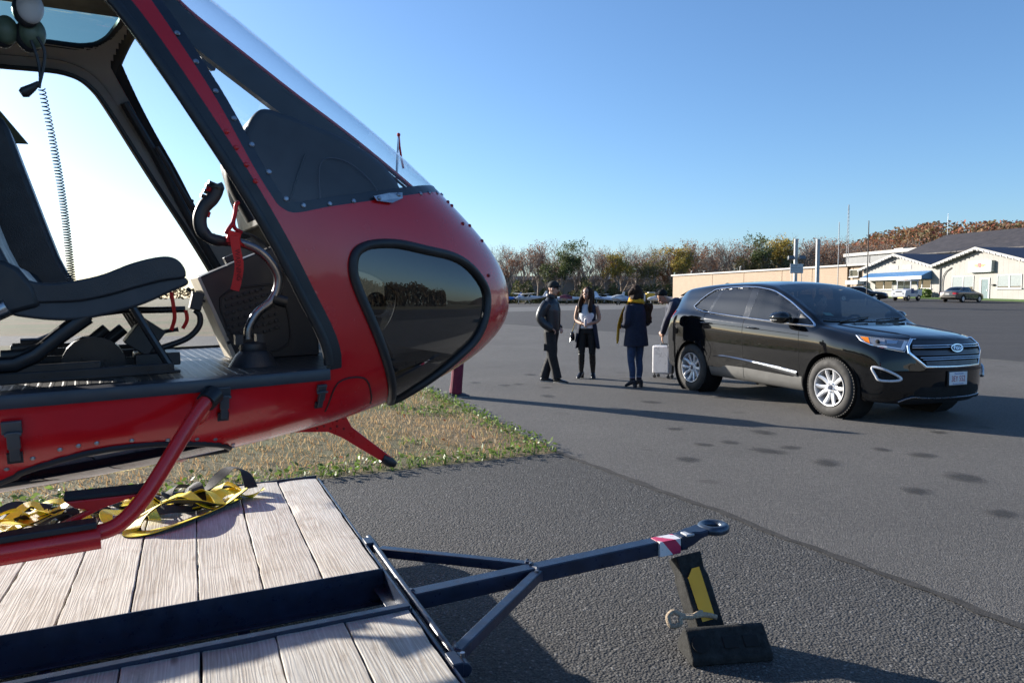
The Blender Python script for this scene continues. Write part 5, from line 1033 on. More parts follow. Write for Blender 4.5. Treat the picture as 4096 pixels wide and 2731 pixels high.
# ================================================================ people
M_SKIN = mat('skin_light', (0.50, 0.30, 0.22), 0.5, var=0.08, vscale=12); M_SKIN2 = mat('skin_tan', (0.42, 0.24, 0.155), 0.5, var=0.08, vscale=12)
M_HAIR = mat('dark_brown_hair', (0.030, 0.016, 0.010), 0.7, spec=.15, var=0.5, vscale=60, stretch=(1, 1, .1), bmp=.5, bscale=180); M_HAIRB = mat('black_hair', (0.010, 0.009, 0.009), 0.7, spec=.15, var=0.4, vscale=60, bmp=.5, bscale=160)
M_JACK = mat('black_jacket', (0.016, 0.019, 0.025), 0.42, var=0.25, vscale=9, bmp=0.25, bscale=30); M_CARGO = mat('black_cotton', (0.012, 0.012, 0.013), 0.85, var=0.25, vscale=10, bmp=0.3, bscale=40)
M_NAVYC = mat('navy_wool', (0.012, 0.016, 0.035), 0.9, var=0.2, vscale=12, bmp=0.3, bscale=120); M_WHITE = mat('white_blouse', (0.72, 0.73, 0.76), 0.8, var=0.06, bmp=0.2, bscale=40)
M_BOOT = mat('black_boot_leather', (0.010, 0.010, 0.011), 0.25, var=0.3); M_JEAN = mat('blue_denim', (0.022, 0.045, 0.105), 0.85, var=0.3, vscale=18, bmp=0.3, bscale=200)
M_SCARF = mat('mustard_scarf', (0.62, 0.30, 0.012), 0.9, var=0.2, vscale=25, bmp=0.6, bscale=130); M_BURG = mat('burgundy_trousers', (0.16, 0.012, 0.035), 0.8, var=0.25, bmp=.3, bscale=30); M_SHOE = mat('grey_shoe', (0.05, 0.055, 0.075), 0.8); M_SOLE = mat('shoe_sole', (0.35, 0.33, 0.30), 0.7)
M_SHIRT = mat('dark_blue_shirt', (0.018, 0.022, 0.045), 0.75, var=.2, bmp=.3, bscale=35)
def remesh(o, vox=.010, smooth=3):
    m = o.modifiers.new('remesh', 'REMESH'); m.mode = 'VOXEL'; m.voxel_size = vox; m.use_smooth_shade = True
    s = o.modifiers.new('smooth', 'SMOOTH'); s.factor = 0.5; s.iterations = smooth; return o
def limb(mb, pts, rs, n=10): mb.tube(spline(pts, 4), list(np.interp(np.linspace(0, 1, (len(pts) - 1) * 4 + 1), np.linspace(0, 1, len(rs)), rs)), n); return mb
def rings(mb, secs, n=20):
    """secs: (x, y, z, rx, ry) elliptical rings"""
    mb.loft([[(x + rx * math.cos(a), y + ry * math.sin(a), z) for a in np.linspace(0, 2 * math.pi, n, endpoint=False)] for x, y, z, rx, ry in secs]); return mb
def hand(mb, w, d, curl=0.5, s=1.0, up=(0, 0, 1), sd=1):
    """palm + five fingers from wrist w along d; sd = thumb side"""
    w = Vector(w); d = Vector(d).normalized(); u = Vector(up); sid = d.cross(u).normalized() * sd; u = sid.cross(d).normalized() * sd
    mb.tube([w - d * .01, w + d * .03 * s, w + d * .085 * s], [.022 * s, .030 * s, .028 * s], 8, flat=.6)
    for k, L in enumerate((.062, .072, .068, .052)):
        b = w + d * .08 * s + sid * (.027 - .018 * k) * s; m1 = b + (d * math.cos(curl * .7) - u * math.sin(curl * .7)) * L * .5 * s; m2 = m1 + (d * math.cos(curl * 1.7) - u * math.sin(curl * 1.7)) * L * .5 * s
        mb.tube([b - d * .02, b, m1, m2], [.0095 * s, .0095 * s, .009 * s, .007 * s], 6)
    b = w + d * .03 * s + sid * .026 * s; mb.tube([b, b + (d * .5 + sid * .7).normalized() * .035 * s, b + (d * .9 + sid * .35).normalized() * .065 * s], [.012 * s, .0105 * s, .008 * s], 6)
def head(t, c, yaw, pitch, skin, s=1.0, roll=0.0):
    Mh = Matrix.Translation(Vector(c)) @ Matrix.Rotation(yaw, 4, 'Z') @ Matrix.Rotation(pitch, 4, 'Y') @ Matrix.Rotation(roll, 4, 'X') @ Matrix.Scale(s, 4)
    return Mh
def head_geo(mb, Mh):
    mb.ell((0, 0, .02), (.096, .076, .098), 16, 12, Mh); mb.ell((.022, 0, -.045), (.068, .060, .075), 14, 10, Mh); mb.ell((.052, 0, -.088), (.032, .034, .026), 10, 8, Mh)
    mb.tube([(.088, 0, .012), (.112, 0, -.028), (.090, 0, -.036)], [.010, .017, .012], 8, M=Mh)
    for s in (-1, 1): mb.ell((.0, s * .077, -.01), (.022, .010, .032), 10, 8, Mh); mb.ell((.060, s * .040, -.03), (.026, .022, .024), 8, 6, Mh)
    mb.ell((.083, 0, -.062), (.014, .026, .010), 10, 6, Mh)
def face_parts(t, Mh, smile=False, eyes=True):
    if eyes:
        for s in (-1, 1): MB().ell((.084, s * .031, .004), (.008, .014, .008), 10, 8, Mh).build('eye', mat('eye_dark', (0.02, 0.014, 0.012), 0.2), t); MB().tube([(.090, s * .014, .026), (.089, s * .032, .030), (.078, s * .050, .024)], .0045, 6, M=Mh).build('eyebrow', M_HAIRB, t)
    MB().tube([(.088, -.026, -.060), (.098, 0, -.066 if smile else -.062), (.088, .026, -.060)], .0055, 6, M=Mh).build('mouth', mat('lips', (0.30, 0.09, 0.08), 0.4), t)
    if smile: MB().tube([(.093, -.020, -.060), (.102, 0, -.0635), (.093, .020, -.060)], .0048, 6, M=Mh).build('teeth', mat('teeth_white', (0.75, 0.74, 0.70), 0.3), t)
def shoe(t, ank, yaw, L=.27, m=None, h=.085, heel=0.0, name='shoe', sole=None, toe_dn=0):
    Ms = Matrix.Translation(Vector((ank[0], ank[1], 0))) @ Matrix.Rotation(yaw, 4, 'Z'); mb = MB(); f0 = heel
    secs = []
    for x, w, z0, z1 in ((-.085, .026, f0 + .012, f0 + .06), (-.07, .036, f0 + .006, f0 + h), (0, .040, f0 * .8 + .006, f0 + h + .01), (.07, .043, .004 + f0 * .25, f0 * .55 + .062), (.13, .046, .003, .050), (L - .10, .036, .004, .040), (L - .085, .018, .008, .026)):
        secs.append([(x, w * math.cos(a), (z0 + z1) / 2 + (z1 - z0) / 2 * math.sin(a)) for a in np.linspace(0, 2 * math.pi, 14, endpoint=False)])
    mb.loft(secs, Ms); o = mb.build(name, m, t, sub=1)
    if heel > .03: MB().loft([[(-.085, -.025, f0 + .02), (-.025, -.025, f0 + .012), (-.025, .025, f0 + .012), (-.085, .025, f0 + .02)], [(-.075, -.022, .0), (-.035, -.022, .0), (-.035, .022, .0), (-.075, .022, .0)]], Ms).build('heel', m, o)
    elif sole is not None: MB().prism([(-.088, -.03), (-.04, -.04), (.06, -.042), (.13, -.046), (.17, -.03), (L - .082, 0), (.17, .03), (.13, .046), (.06, .042), (-.04, .04), (-.088, .03)], .016, Ms).build('sole', sole, o)
    return o
G_PEOPLE = 'people standing on the apron'
def person(label, loc, rz): return thing('person', label, 'person', loc, (0, 0, rz), G_PEOPLE)

# --- man in black jacket and cap (looking right at the group)
t = person('man in black jacket, cap and sunglasses standing nearest the helicopter', (.70, 12.92, 0), R(-25))
HC = (.045, -.02, 1.655); Mh = head(t, HC, R(8), R(6), M_SKIN); hipz = .93
b = MB(); head_geo(b, Mh); limb(b, [(.01, 0, 1.60), (.0, 0, 1.50), (-.01, 0, 1.42)], [.055, .056, .07]); rings(b, [(0, 0, .90, .10, .15), (0, 0, 1.05, .11, .15), (0, 0, 1.25, .12, .17), (-.01, 0, 1.40, .10, .17), (-.01, 0, 1.45, .05, .10)])
for s in (-1, 1):
    limb(b, [(-.01, s * .19, 1.40), (-.08, s * .27, 1.16), (.07, s * .20, .97)], [.05, .045, .03]); hand(b, (.07, s * .20, .97), (.6, -s * .4, -.5), .8)
    limb(b, [(.0, s * .09, .90), (-.005 - .025 * s, s * .10, .70), (.015 - .035 * s, s * .09, .49), (-.005 - .095 * s, s * .06, .28), (-.015 - .145 * s, s * .05, .07)], [.07, .06, .05, .04, .035])
remesh(b.build('body', M_SKIN, t), .009)
j = MB(); rings(j, [(.01, 0, .93, .135, .175), (.0, 0, .98, .15, .185), (0, 0, 1.12, .155, .20), (0, 0, 1.28, .155, .215), (-.01, 0, 1.40, .13, .205), (-.015, 0, 1.47, .085, .12), (-.01, 0, 1.51, .075, .078)])
for s in (-1, 1): limb(j, [(-.01, s * .18, 1.40), (-.06, s * .255, 1.30), (-.10, s * .285, 1.15), (-.02, s * .27, 1.03), (.085, s * .195, .95)], [.088, .086, .078, .072, .058])
remesh(j.build('jacket', M_JACK, t), .012, 4)
MB().tube(spline([(.07, -.05, 1.50), (.02, -.085, 1.53), (-.05, -.075, 1.545), (-.085, 0, 1.555), (-.05, .075, 1.545), (.02, .085, 1.53), (.07, .05, 1.50)], 4), .018, 8, flat=1.6).build('jacket_collar', M_JACK, t)
MB().tube([(.155, 0, .96), (.158, 0, 1.15), (.15, 0, 1.32), (.10, 0, 1.48)], .005, 6).build('jacket_zip', M_BLKMETAL, t)
p = MB(); rings(p, [(0, 0, .86, .125, .165), (0, 0, .95, .135, .17), (0, 0, 1.0, .12, .16)])
limb(p, [(.0, .09, .90), (-.03, .10, .70), (-.02, .09, .50), (-.10, .06, .28), (-.16, .05, .07)], [.112, .102, .09, .082, .088]); limb(p, [(.0, -.09, .90), (.02, -.10, .70), (.05, -.09, .48), (.09, -.06, .28), (.13, -.05, .07)], [.112, .102, .09, .082, .09])
remesh(p.build('cargo_trousers', M_CARGO, t), .012, 3)
MB().box((-.02, -.175, .63), (.11, .03, .13)).build('cargo_pocket', M_CARGO, t, bevel=.01)
shoe(t, (-.14, .05), R(5), .28, M_BOOT, .08, 0, 'shoe', M_SOLE); shoe(t, (.15, -.05), R(-8), .29, M_BOOT, .08, 0, 'shoe', M_SOLE)
cp = MB(); cp.ell((-.005, 0, .055), (.106, .088, .085), 18, 10, Mh); co2 = cp.build('cap', M_CARGO, t)
MB().loft([[Mh @ Vector((.07 + .10 * q * (1 - .35 * (y_ / .075) ** 2), y_, .058 - .018 * q + (.0 if k == 0 else .007) - 1.2 * y_ * y_)) for q in (0, .5, 1)] + [Mh @ Vector((.07 + .10 * q * (1 - .35 * (y_ / .075) ** 2), y_, .066 - .018 * q - 1.2 * y_ * y_)) for q in (1, .5, 0)] for k, y_ in enumerate(np.linspace(-.075, .075, 11))]).build('visor', M_CARGO, co2)
MB().tube([Mh @ Vector(q) for q in ((.10, -.04, .10), (.108, -.015, .108), (.11, .01, .106), (.104, .035, .10))], .010, 6, flat=.5).build('cap_badge', mat('gold_thread', (0.55, 0.33, 0.05), 0.6), co2)
MB().tube([Mh @ Vector(q) for q in ((.168, -.03, .052), (.172, 0, .054), (.168, .03, .052))], .005, 6).build('visor_braid', MATS['gold_thread'], co2)
sg = MB()
for s in (-1, 1): sg.box((.092, s * .034, .008), (.012, .052, .036), Mh); sg.tube([(.09, s * .06, .014), (.04, s * .082, .016), (.0, s * .082, .008)], .004, 6, M=Mh)
sg.build('sunglasses', mat('black_lens', (0.004, 0.004, 0.005), 0.08), t, bevel=.004)
ms = MB()
for s in (-1, 1): ms.tube([Mh @ Vector(q) for q in ((.108, s * .004, -.045), (.102, s * .026, -.05), (.092, s * .036, -.075), (.082, s * .036, -.10))], [.011, .011, .010, .007], 8)
ms.build('moustache', mat('ginger_hair', (0.17, 0.055, 0.022), 0.7, bmp=.5), t)

# --- smiling woman in a long sleeveless navy vest
t = person('smiling woman with long dark hair in navy sleeveless long vest and white top', (1.39, 13.5, 0), R(-105))
Mh = head(t, (.03, 0, 1.575), R(-18), R(-4), M_SKIN2, .96)
b = MB(); head_geo(b, Mh); limb(b, [(.0, 0, 1.52), (-.01, 0, 1.42), (-.015, 0, 1.35)], [.045, .045, .06]); rings(b, [(0, 0, .86, .10, .155), (0, 0, 1.0, .09, .125), (0, 0, 1.16, .105, .14), (-.005, 0, 1.30, .085, .15), (-.01, 0, 1.385, .05, .09)])
for s in (-1, 1):
    limb(b, [(-.01, s * .165, 1.345), (-.03, s * .215, 1.10), (.13, s * .065, 1.02)], [.045, .038, .026]); hand(b, (.13, s * .065, 1.02), (.55, -s * .75, -.1), .9, .9, (0, 0, 1), s)
    limb(b, [(0, s * .08, .86), (.01, s * .095, .66), (.01, s * .10, .46), (-.02, s * .105, .30), (-.02, s * .11, .12)], [.07, .055, .042, .04, .03])
remesh(b.build('body', M_SKIN2, t), .008); face_parts(t, Mh, True)
w = MB(); rings(w, [(.012, 0, .93, .105, .14), (.014, 0, 1.05, .105, .138), (.016, 0, 1.18, .12, .15), (.0, 0, 1.31, .095, .145), (-.005, 0, 1.375, .07, .095)]); remesh(w.build('blouse', M_WHITE, t), .011)
tr = MB(); rings(tr, [(0, 0, .84, .105, .155), (0, 0, .95, .10, .14)])
for s in (-1, 1): limb(tr, [(0, s * .08, .86), (.01, s * .095, .66), (.01, s * .10, .46)], [.088, .075, .062])
remesh(tr.build('black_trousers', M_CARGO, t), .011)
vs_ = []
for s in (-1, 1):
    v_ = MB(); A0, A1 = R(35), R(180); secs = []
    for z, rx, ry, cx in ((1.385, .075, .115, -.01), (1.34, .105, .165, -.01), (1.25, .125, .165, -.005), (1.10, .125, .158, -.005), (.95, .14, .185, 0), (.75, .165, .215, 0), (.56, .19, .245, -.01)):
        op = R(32 if z > 1.2 else 38 + (1.2 - z) * 28); q = np.linspace(op, math.pi, 14)
        wv = [1 + .035 * math.sin(a * 9 + z * 4) * max(0, 1.1 - z) for a in q]; outer = [(cx + rx * math.cos(a) * k, s * ry * math.sin(a) * k, z) for a, k in zip(q, wv)]; inner = [(cx + (rx - .012) * math.cos(a) * k, s * (ry - .012) * math.sin(a) * k, z) for a, k in zip(q[::-1], wv[::-1])]
        secs.append(outer + inner)
    v_.loft(secs); v_.build('long_vest', M_NAVYC, t, angle=60)
for s in (-1, 1):
    bo_ = MB(); limb(bo_, [(.0, s * .10, .47), (-.02, s * .105, .30), (-.02, s * .11, .14), (-.02, s * .11, .10)], [.062, .060, .043, .045]); bo2 = remesh(bo_.build('knee_boot', M_BOOT, t), .010); shoe(t, (-.02, s * .11), R(s * 14), .24, M_BOOT, .075, .065, 'boot_foot')
h_ = MB(); h_.ell((-.022, 0, .038), (.098, .088, .098), 16, 10, Mh); rnd = random.Random(3)
for s in (-1, 1):
    for k in range(9):
        a = R(70 + k * 12); x0, y0 = .09 * math.cos(a) - .01, s * .085 * math.sin(a); ph = rnd.uniform(0, 6); pts = []
        for q in range(8): z = .06 - q * .062; f = 1 + .10 * q * .6; pts.append((x0 * f + .014 * math.sin(q * 1.5 + ph) + .012 * q * (1 if k < 4 else -.6), y0 * f + s * .012 * math.cos(q * 1.3 + ph), z))
        limb(h_, [Mh @ Vector(p_) for p_ in pts], [.022, .026, .027, .028, .026, .022, .012])
remesh(h_.build('long_wavy_hair', M_HAIR, t), .009, 2)
# --- things she holds
bo3 = thing('water_bottle', 'clear plastic bottle held in the smiling woman\'s hands', 'bottle', t.matrix_basis @ Vector((.195, .0, .985)), (0, 0, 0))
MB().lathe([(.001, 0), (.024, 0), (.026, .01), (.026, .09), (.020, .115), (.010, .13), (.010, .145)], 16).build('bottle_body', mat('clear_plastic', (0.62, 0.58, 0.58), 0.15), bo3); MB().lathe([(.012, .143), (.012, .16), (.001, .161)], 12).build('bottle_cap', M_WHITE, bo3)
bg2 = thing('handbag', 'small black handbag with tassels hanging at the smiling woman\'s hip', 'handbag', t.matrix_basis @ Vector((.06, -.265, .70)), (0, 0, R(-105)))
MB().loft([[(x * w_, y * d_, z) for x, y in ((-1, -.6), (0, -1), (1, -.6), (1, .6), (0, 1), (-1, .6))] for z, w_, d_ in ((0, .085, .035), (.03, .11, .05), (.12, .10, .045), (.18, .07, .028))]).build('bag_body', M_BOOT, bg2, sub=2)
MB().tube(spline([(-.05, 0, .17), (-.06, .04, .40), (-.06, .10, .62), (-.04, .18, .68)], 5), .006, 6).build('bag_strap', M_BOOT, bg2); MB().tube([(.03, 0, .17), (.03, .03, .26), (.01, .05, .33)], .006, 6).build('bag_chain', mat('gold_chain', (0.6, 0.4, 0.15), 0.3, metal=1), bg2)
MB().tube([(.10, 0, .12), (.15, -.02, .06), (.18, -.03, .01)], .006, 6).tube([(.10, 0, .12), (.14, -.01, .05), (.155, -.02, -.01)], .006, 6).build('tassel', M_BOOT, bg2)

# --- woman in navy coat with mustard scarf, back to camera
t = person('woman in navy coat, mustard scarf and jeans with her back turned', (2.07, 12.2, 0), R(125))
Mh = head(t, (.02, 0, 1.585), R(-12), R(2), M_SKIN2, .96)
b = MB(); head_geo(b, Mh); limb(b, [(.0, 0, 1.53), (-.01, 0, 1.42)], [.045, .055]); rings(b, [(0, 0, .86, .10, .15), (0, 0, 1.0, .09, .12), (0, 0, 1.2, .10, .14), (-.01, 0, 1.36, .07, .13)])
for s in (-1, 1):
    limb(b, [(-.01, s * .165, 1.35), (-.03, s * .22, 1.10), (.14, s * .15, 1.03)], [.045, .04, .028]); hand(b, (.14, s * .15, 1.03), (.8, -s * .3, .1), .8, .9)
    limb(b, [(0, s * .085, .88), (.0, s * .085, .50), (-.01, s * .075, .10)], [.075, .05, .036])
remesh(b.build('body', M_SKIN2, t), .009); face_parts(t, Mh)
c_ = MB(); secs = []
for z, rx, ry, cx in ((1.41, .075, .10, -.01), (1.37, .11, .17, -.01), (1.25, .135, .195, -.01), (1.08, .135, .185, -.01), (.95, .15, .205, -.01), (.80, .165, .225, -.01), (.69, .175, .238, -.01)): secs.append((cx, 0, z, rx, ry))
rings(c_, secs[::-1], 26)
for s in (-1, 1): limb(c_, [(-.01, s * .16, 1.36), (-.03, s * .225, 1.22), (-.04, s * .24, 1.10), (.05, s * .21, 1.05), (.14, s * .15, 1.035)], [.075, .070, .064, .060, .05])
remesh(c_.build('navy_coat', M_NAVYC, t), .012, 4)
j_ = MB(); rings(j_, [(0, 0, .80, .11, .16), (0, 0, .9, .10, .15)])
for s in (-1, 1): limb(j_, [(0, s * .085, .86), (.005, s * .092, .62), (.01, s * .09, .46), (-.015, s * .085, .30), (-.01, s * .075, .165)], [.092, .076, .062, .058, .047])
remesh(j_.build('jeans', M_JEAN, t), .011)
for s in (-1, 1):
    MB().tube([(-.01, s * .075, .165), (-.01, s * .075, .19)], .049, 14).build('jeans_cuff', mat('denim_cuff', (0.12, 0.17, 0.26), .85), t); MB().tube([(-.01, s * .075, .15), (-.01, s * .075, .168)], .042, 12).build('sock', M_BURG, t)
    k_ = MB(); limb(k_, [(-.01, s * .075, .155), (-.012, s * .075, .10)], [.048, .046]); k_.build('ankle_boot', mat('suede_boot', (0.016, 0.016, 0.022), .85), t); shoe(t, (-.01, s * .075), R(s * 8), .235, MATS['suede_boot'], .075, .06, 'boot_foot')
h_ = MB(); h_.ell((-.025, 0, .035), (.102, .093, .104), 16, 10, Mh); rnd = random.Random(5)
for k in range(13):
    a = R(95 + k * 14); x0, y0 = .10 * math.cos(a), .095 * math.sin(a); ph = rnd.uniform(0, 6); pts = [(x0 * (1 + .05 * q) + .018 * math.sin(q * 1.9 + ph), y0 * (1 + .05 * q) + .016 * math.cos(q * 2.1 + ph), .05 - q * .048) for q in range(5)]
    limb(h_, [Mh @ Vector(p_) for p_ in pts], [.03, .034, .034, .03, .018])
for k in range(6):
    ph = rnd.uniform(0, 6); pts = [(-.10 - .02 * math.sin(q + ph), -.10 - .028 * k * .9 + .015 * math.cos(q * 1.7 + ph) - .01 * q, 1.40 - q * .065) for q in range(6 - k % 2)]; limb(h_, pts, [.028, .032, .032, .028, .014])
remesh(h_.build('curly_hair', M_HAIR, t), .009, 2)
s_ = MB(); 
for z, r, ph in ((1.425, .120, 0), (1.455, .112, .4), (1.485, .102, .8)): s_.tube([(-.005 + r * math.cos(a) * .9, r * math.sin(a) * 1.02, z + .014 * math.sin(a + ph)) for a in np.linspace(0, 2 * math.pi, 24, endpoint=False)], .026, 8, closed=True)
sc2 = remesh(s_.build('scarf', M_SCARF, t), .009, 2)
tl_ = MB(); tl_.ribbon(spline([(.06, .10, 1.43), (.11, .145, 1.34), (.15, .19, 1.20), (.17, .225, 1.05), (.16, .25, .90), (.15, .27, .78)], 5), (.5, -.8, .1), .12, .016); tl_.ribbon(spline([(.08, .07, 1.42), (.14, .11, 1.28), (.18, .15, 1.12), (.19, .18, .98)], 5), (.5, -.8, .1), .10, .016); tl_.build('scarf_tail', M_SCARF, sc2)
fr_ = MB()
for k in range(9): x = (k - 4) * .013; fr_.tube([(.15 + x * .5, .27 - x * .8, .785), (.15 + x * .55, .275 - x * .85, .735)], .003, 5)
fr_.build('scarf_fringe', M_SCARF, sc2)

# --- man bending behind the car to lift the suitcase
t = person('man in dark jacket bending down behind the black car, reaching for the suitcase', (3.37, 13.45, 0), R(180))
Mh = head(t, (.60, .0, 1.515), R(20), R(34), M_SKIN2, 1.0)
b = MB(); head_geo(b, Mh); limb(b, [(.55, 0, 1.47), (.47, 0, 1.42), (.42, 0, 1.38)], [.052, .056, .07]); rings(b, [(0, 0, .88, .11, .15), (.0, 0, .98, .12, .15)]); limb(b, [(0, 0, .93), (.14, 0, 1.14), (.40, 0, 1.36)], [.14, .13, .14])
limb(b, [(.42, .17, 1.36), (.55, .20, 1.08), (.62, .13, .80)], [.05, .042, .03]); hand(b, (.62, .13, .80), (.05, -.1, -1), .5, 1.0, (1, 0, 0)); limb(b, [(.40, -.17, 1.34), (.42, -.24, 1.08), (.56, -.18, .9)], [.05, .042, .03]); hand(b, (.56, -.18, .9), (.3, .2, -.8), .5)
for s in (-1, 1): limb(b, [(0, s * .09, .92), (.08, s * .1, .50), (-.03, s * .1, .09)], [.08, .055, .04])
remesh(b.build('body', M_SKIN2, t), .009); face_parts(t, Mh)
j_ = MB(); limb(j_, [(-.02, 0, .90), (.07, 0, 1.08), (.22, 0, 1.24), (.40, 0, 1.37), (.46, 0, 1.41)], [.165, .165, .165, .16, .09]); limb(j_, [(.40, .0, 1.36), (.43, .16, 1.36), (.50, .215, 1.20), (.57, .21, 1.06), (.62, .14, .84)], [.11, .095, .078, .068, .052]); limb(j_, [(.39, 0, 1.36), (.41, -.16, 1.34), (.42, -.235, 1.18), (.46, -.24, 1.05), (.55, -.18, .92)], [.11, .095, .078, .066, .052])
remesh(j_.build('jacket', M_SHIRT, t), .012, 4)
p = MB(); rings(p, [(0, 0, .86, .13, .165), (-.01, 0, .98, .13, .165)])
for s in (-1, 1): limb(p, [(0, s * .09, .90), (.07, s * .1, .52), (-.03, s * .1, .08)], [.11, .085, .075]); shoe(t, (-.03, s * .1), 0, .28, M_BOOT, .08, 0, 'shoe', M_SOLE)
remesh(p.build('trousers', M_CARGO, t), .012)
h_ = MB(); h_.ell((-.018, 0, .045), (.098, .083, .095), 16, 10, Mh)
for k in range(10): h_.ell((.05 + .012 * math.sin(k * 2.1), (k - 4.5) * .015, .105 + .006 * math.cos(k * 1.7)), (.038, .018, .024), 8, 6, Mh)
remesh(h_.build('short_hair', M_HAIRB, t), .008, 2)
# suitcase
sc3 = thing('suitcase', 'white marble patterned suitcase standing behind the black car', 'suitcase', (2.84, 13.62, 0), (0, 0, R(-128)))
def marble():
    m, nt, b = newmat('marble_shell'); co = coords(nt); n1 = nd(nt, 'ShaderNodeTexNoise', Scale=5.0, Detail=6, Distortion=1.6); nt.links.new(co, n1.inputs['Vector'])
    c = mixc(nt, ramp(nt, n1.outputs['Fac'], [(.485, 0), (.5, .8), (.515, 0)]), (0.66, 0.65, 0.66), (0.22, 0.21, 0.22)); nt.links.new(c, b.inputs['Base Color']); b.inputs['Roughness'].default_value = .3; return m
MB().box((.07, 0, .345), (.12, .36, .53)).build('front_shell', marble(), sc3, bevel=.035, seg=4); MB().box((-.05, 0, .345), (.12, .355, .525)).build('back_shell', M_BOOT, sc3, bevel=.03, seg=4)
for x in (-.07, .09):
    for y in (-.14, .14): MB().cyl((x - .012, y, .03), (x + .012, y, .03), .03, 14).cyl((x, y, .05), (x, y, .09), .014, 8).build('castor', M_RUB, sc3)
MB().tube([(0, -.07, .61), (0, -.06, .64), (0, .06, .64), (0, .07, .61)], .011, 8).build('carry_handle', M_BLK, sc3)

# --- person half hidden behind the helicopter nose
t = person('person in burgundy trousers and grey shoes, upper body hidden behind the helicopter nose', (-.83, 11.04, 0), R(-12))
Mh = head(t, (.03, 0, 1.60), 0, 0, M_SKIN, .98)
b = MB(); head_geo(b, Mh); limb(b, [(.0, 0, 1.55), (-.01, 0, 1.42)], [.05, .06]); rings(b, [(0, 0, .88, .10, .15), (0, 0, 1.05, .10, .14), (0, 0, 1.25, .11, .16), (-.01, 0, 1.38, .08, .15)])
for s in (-1, 1):
    limb(b, [(-.01, s * .18, 1.37), (.0, s * .23, 1.10), (.08, s * .21, .88)], [.048, .042, .03]); hand(b, (.08, s * .21, .88), (.3, 0, -1), .4); limb(b, [(0, s * .085, .9), (.01, s * .085, .5), (-.02, s * .075, .09)], [.075, .05, .04])
remesh(b.build('body', M_SKIN, t), .010); face_parts(t, Mh); MB().ell((-.02, 0, .035), (.10, .086, .095), 16, 10, Mh).build('short_hair', M_HAIR, t)
j_ = MB(); rings(j_, [(0, 0, .90, .135, .18), (0, 0, 1.1, .135, .185), (0, 0, 1.28, .14, .20), (-.01, 0, 1.38, .11, .185), (-.01, 0, 1.44, .07, .09)])
for s in (-1, 1): limb(j_, [(-.01, s * .17, 1.36), (.0, s * .235, 1.10), (.07, s * .21, .92)], [.078, .068, .055])
remesh(j_.build('jacket', M_SHIRT, t), .012)
p = MB(); rings(p, [(0, 0, .86, .125, .165), (0, 0, .95, .12, .16)])
for s, x in ((-1, .04), (1, -.04)): limb(p, [(0, s * .085, .90), (.01 + x * .4, s * .085, .5), (x * .6 - .03, s * .07, .06)], [.105, .085, .098]); shoe(t, (x - .03, s * .07), R(-4 * s), .285, M_SHOE, .07, 0, 'shoe', M_SOLE)
remesh(p.build('burgundy_trousers', M_BURG, t), .011, 2)
# --- driver in the car
SM = suv.matrix_basis
t = thing('person', 'driver sitting behind the wheel of the black car', 'person', SM @ Vector((.0, .37, .80)), (0, 0, R(-67.379)))
Mh = head(t, (-.02, 0, .62), 0, R(5), M_SKIN2, .98)
b = MB(); head_geo(b, Mh); limb(b, [(-.03, 0, .56), (-.05, 0, .44)], [.05, .06]); limb(b, [(0, 0, .08), (-.05, 0, .25), (-.06, 0, .40)], [.14, .14, .13])
for s in (-1, 1): limb(b, [(-.06, s * .17, .38), (.10, s * .24, .20), (.42, s * .15, .28)], [.05, .042, .03]); hand(b, (.42, s * .15, .28), (.8, -s * .2, .4), 1.0); limb(b, [(0, s * .09, .08), (.40, s * .10, .12), (.55, s * .1, -.12)], [.08, .06, .05])
remesh(b.build('body', M_SKIN2, t), .011); face_parts(t, Mh)
j_ = MB(); limb(j_, [(0, 0, .05), (-.05, 0, .24), (-.06, 0, .40)], [.17, .175, .14])
for s in (-1, 1): limb(j_, [(-.06, s * .15, .37), (.09, s * .235, .20), (.36, s * .16, .27)], [.085, .068, .05])
remesh(j_.build('shirt', M_SHIRT, t), .013); MB().ell((-.02, 0, .04), (.10, .085, .09), 14, 9, Mh).build('short_hair', M_HAIRB, t)
# ================================================================ buildings, parked aircraft, vehicles, trees
FE = Vector((0.18032787, -0.98360656, 0)); FN = Vector((0.98360656, 0.18032787, 0)); FP = Vector((46.5, 88, 0))
FROT = math.atan2(FE.y, FE.x)          # local x along the facade, local -y... built with y = -into the building
def siding(name, col, pitch=.3, axis='X', dark=.55, rough=.7):
    m, nt, b = newmat(name); co = coords(nt); sx = nt.nodes.new('ShaderNodeSeparateXYZ'); nt.links.new(co, sx.inputs[0]); ax = {'X': 0, 'Y': 1, 'Z': 2}[axis]
    f = mathn(nt, 'FRACT', mathn(nt, 'MULTIPLY', sx.outputs[ax], 1 / pitch)); n = noise(nt, co, .8, 5)
    c = mixc(nt, ramp(nt, n, [(.3, 0), (.7, 1)]), tuple(x * .9 for x in col), tuple(min(1, x * 1.06) for x in col)); c = mixc(nt, ramp(nt, f, [(0.0, 1), (.08, .0)]), c, tuple(x * dark for x in col))
    nt.links.new(c, b.inputs['Base Color']); b.inputs['Roughness'].default_value = rough; bump(nt, b, ramp(nt, f, [(0, 0), (.1, 1)]), .4, .03); return m
M_WALLW = siding('white_panel_siding', (0.31, 0.295, 0.27), .62, 'X', .7); M_TAN = siding('tan_block_wall', (0.29, 0.205, 0.135), .22, 'Z', .72); M_TANV = siding('tan_rib_siding', (0.29, 0.21, 0.14), .3, 'X', .65); M_GREYV = siding('grey_rib_siding', (0.22, 0.225, 0.225), .3, 'X', .6)
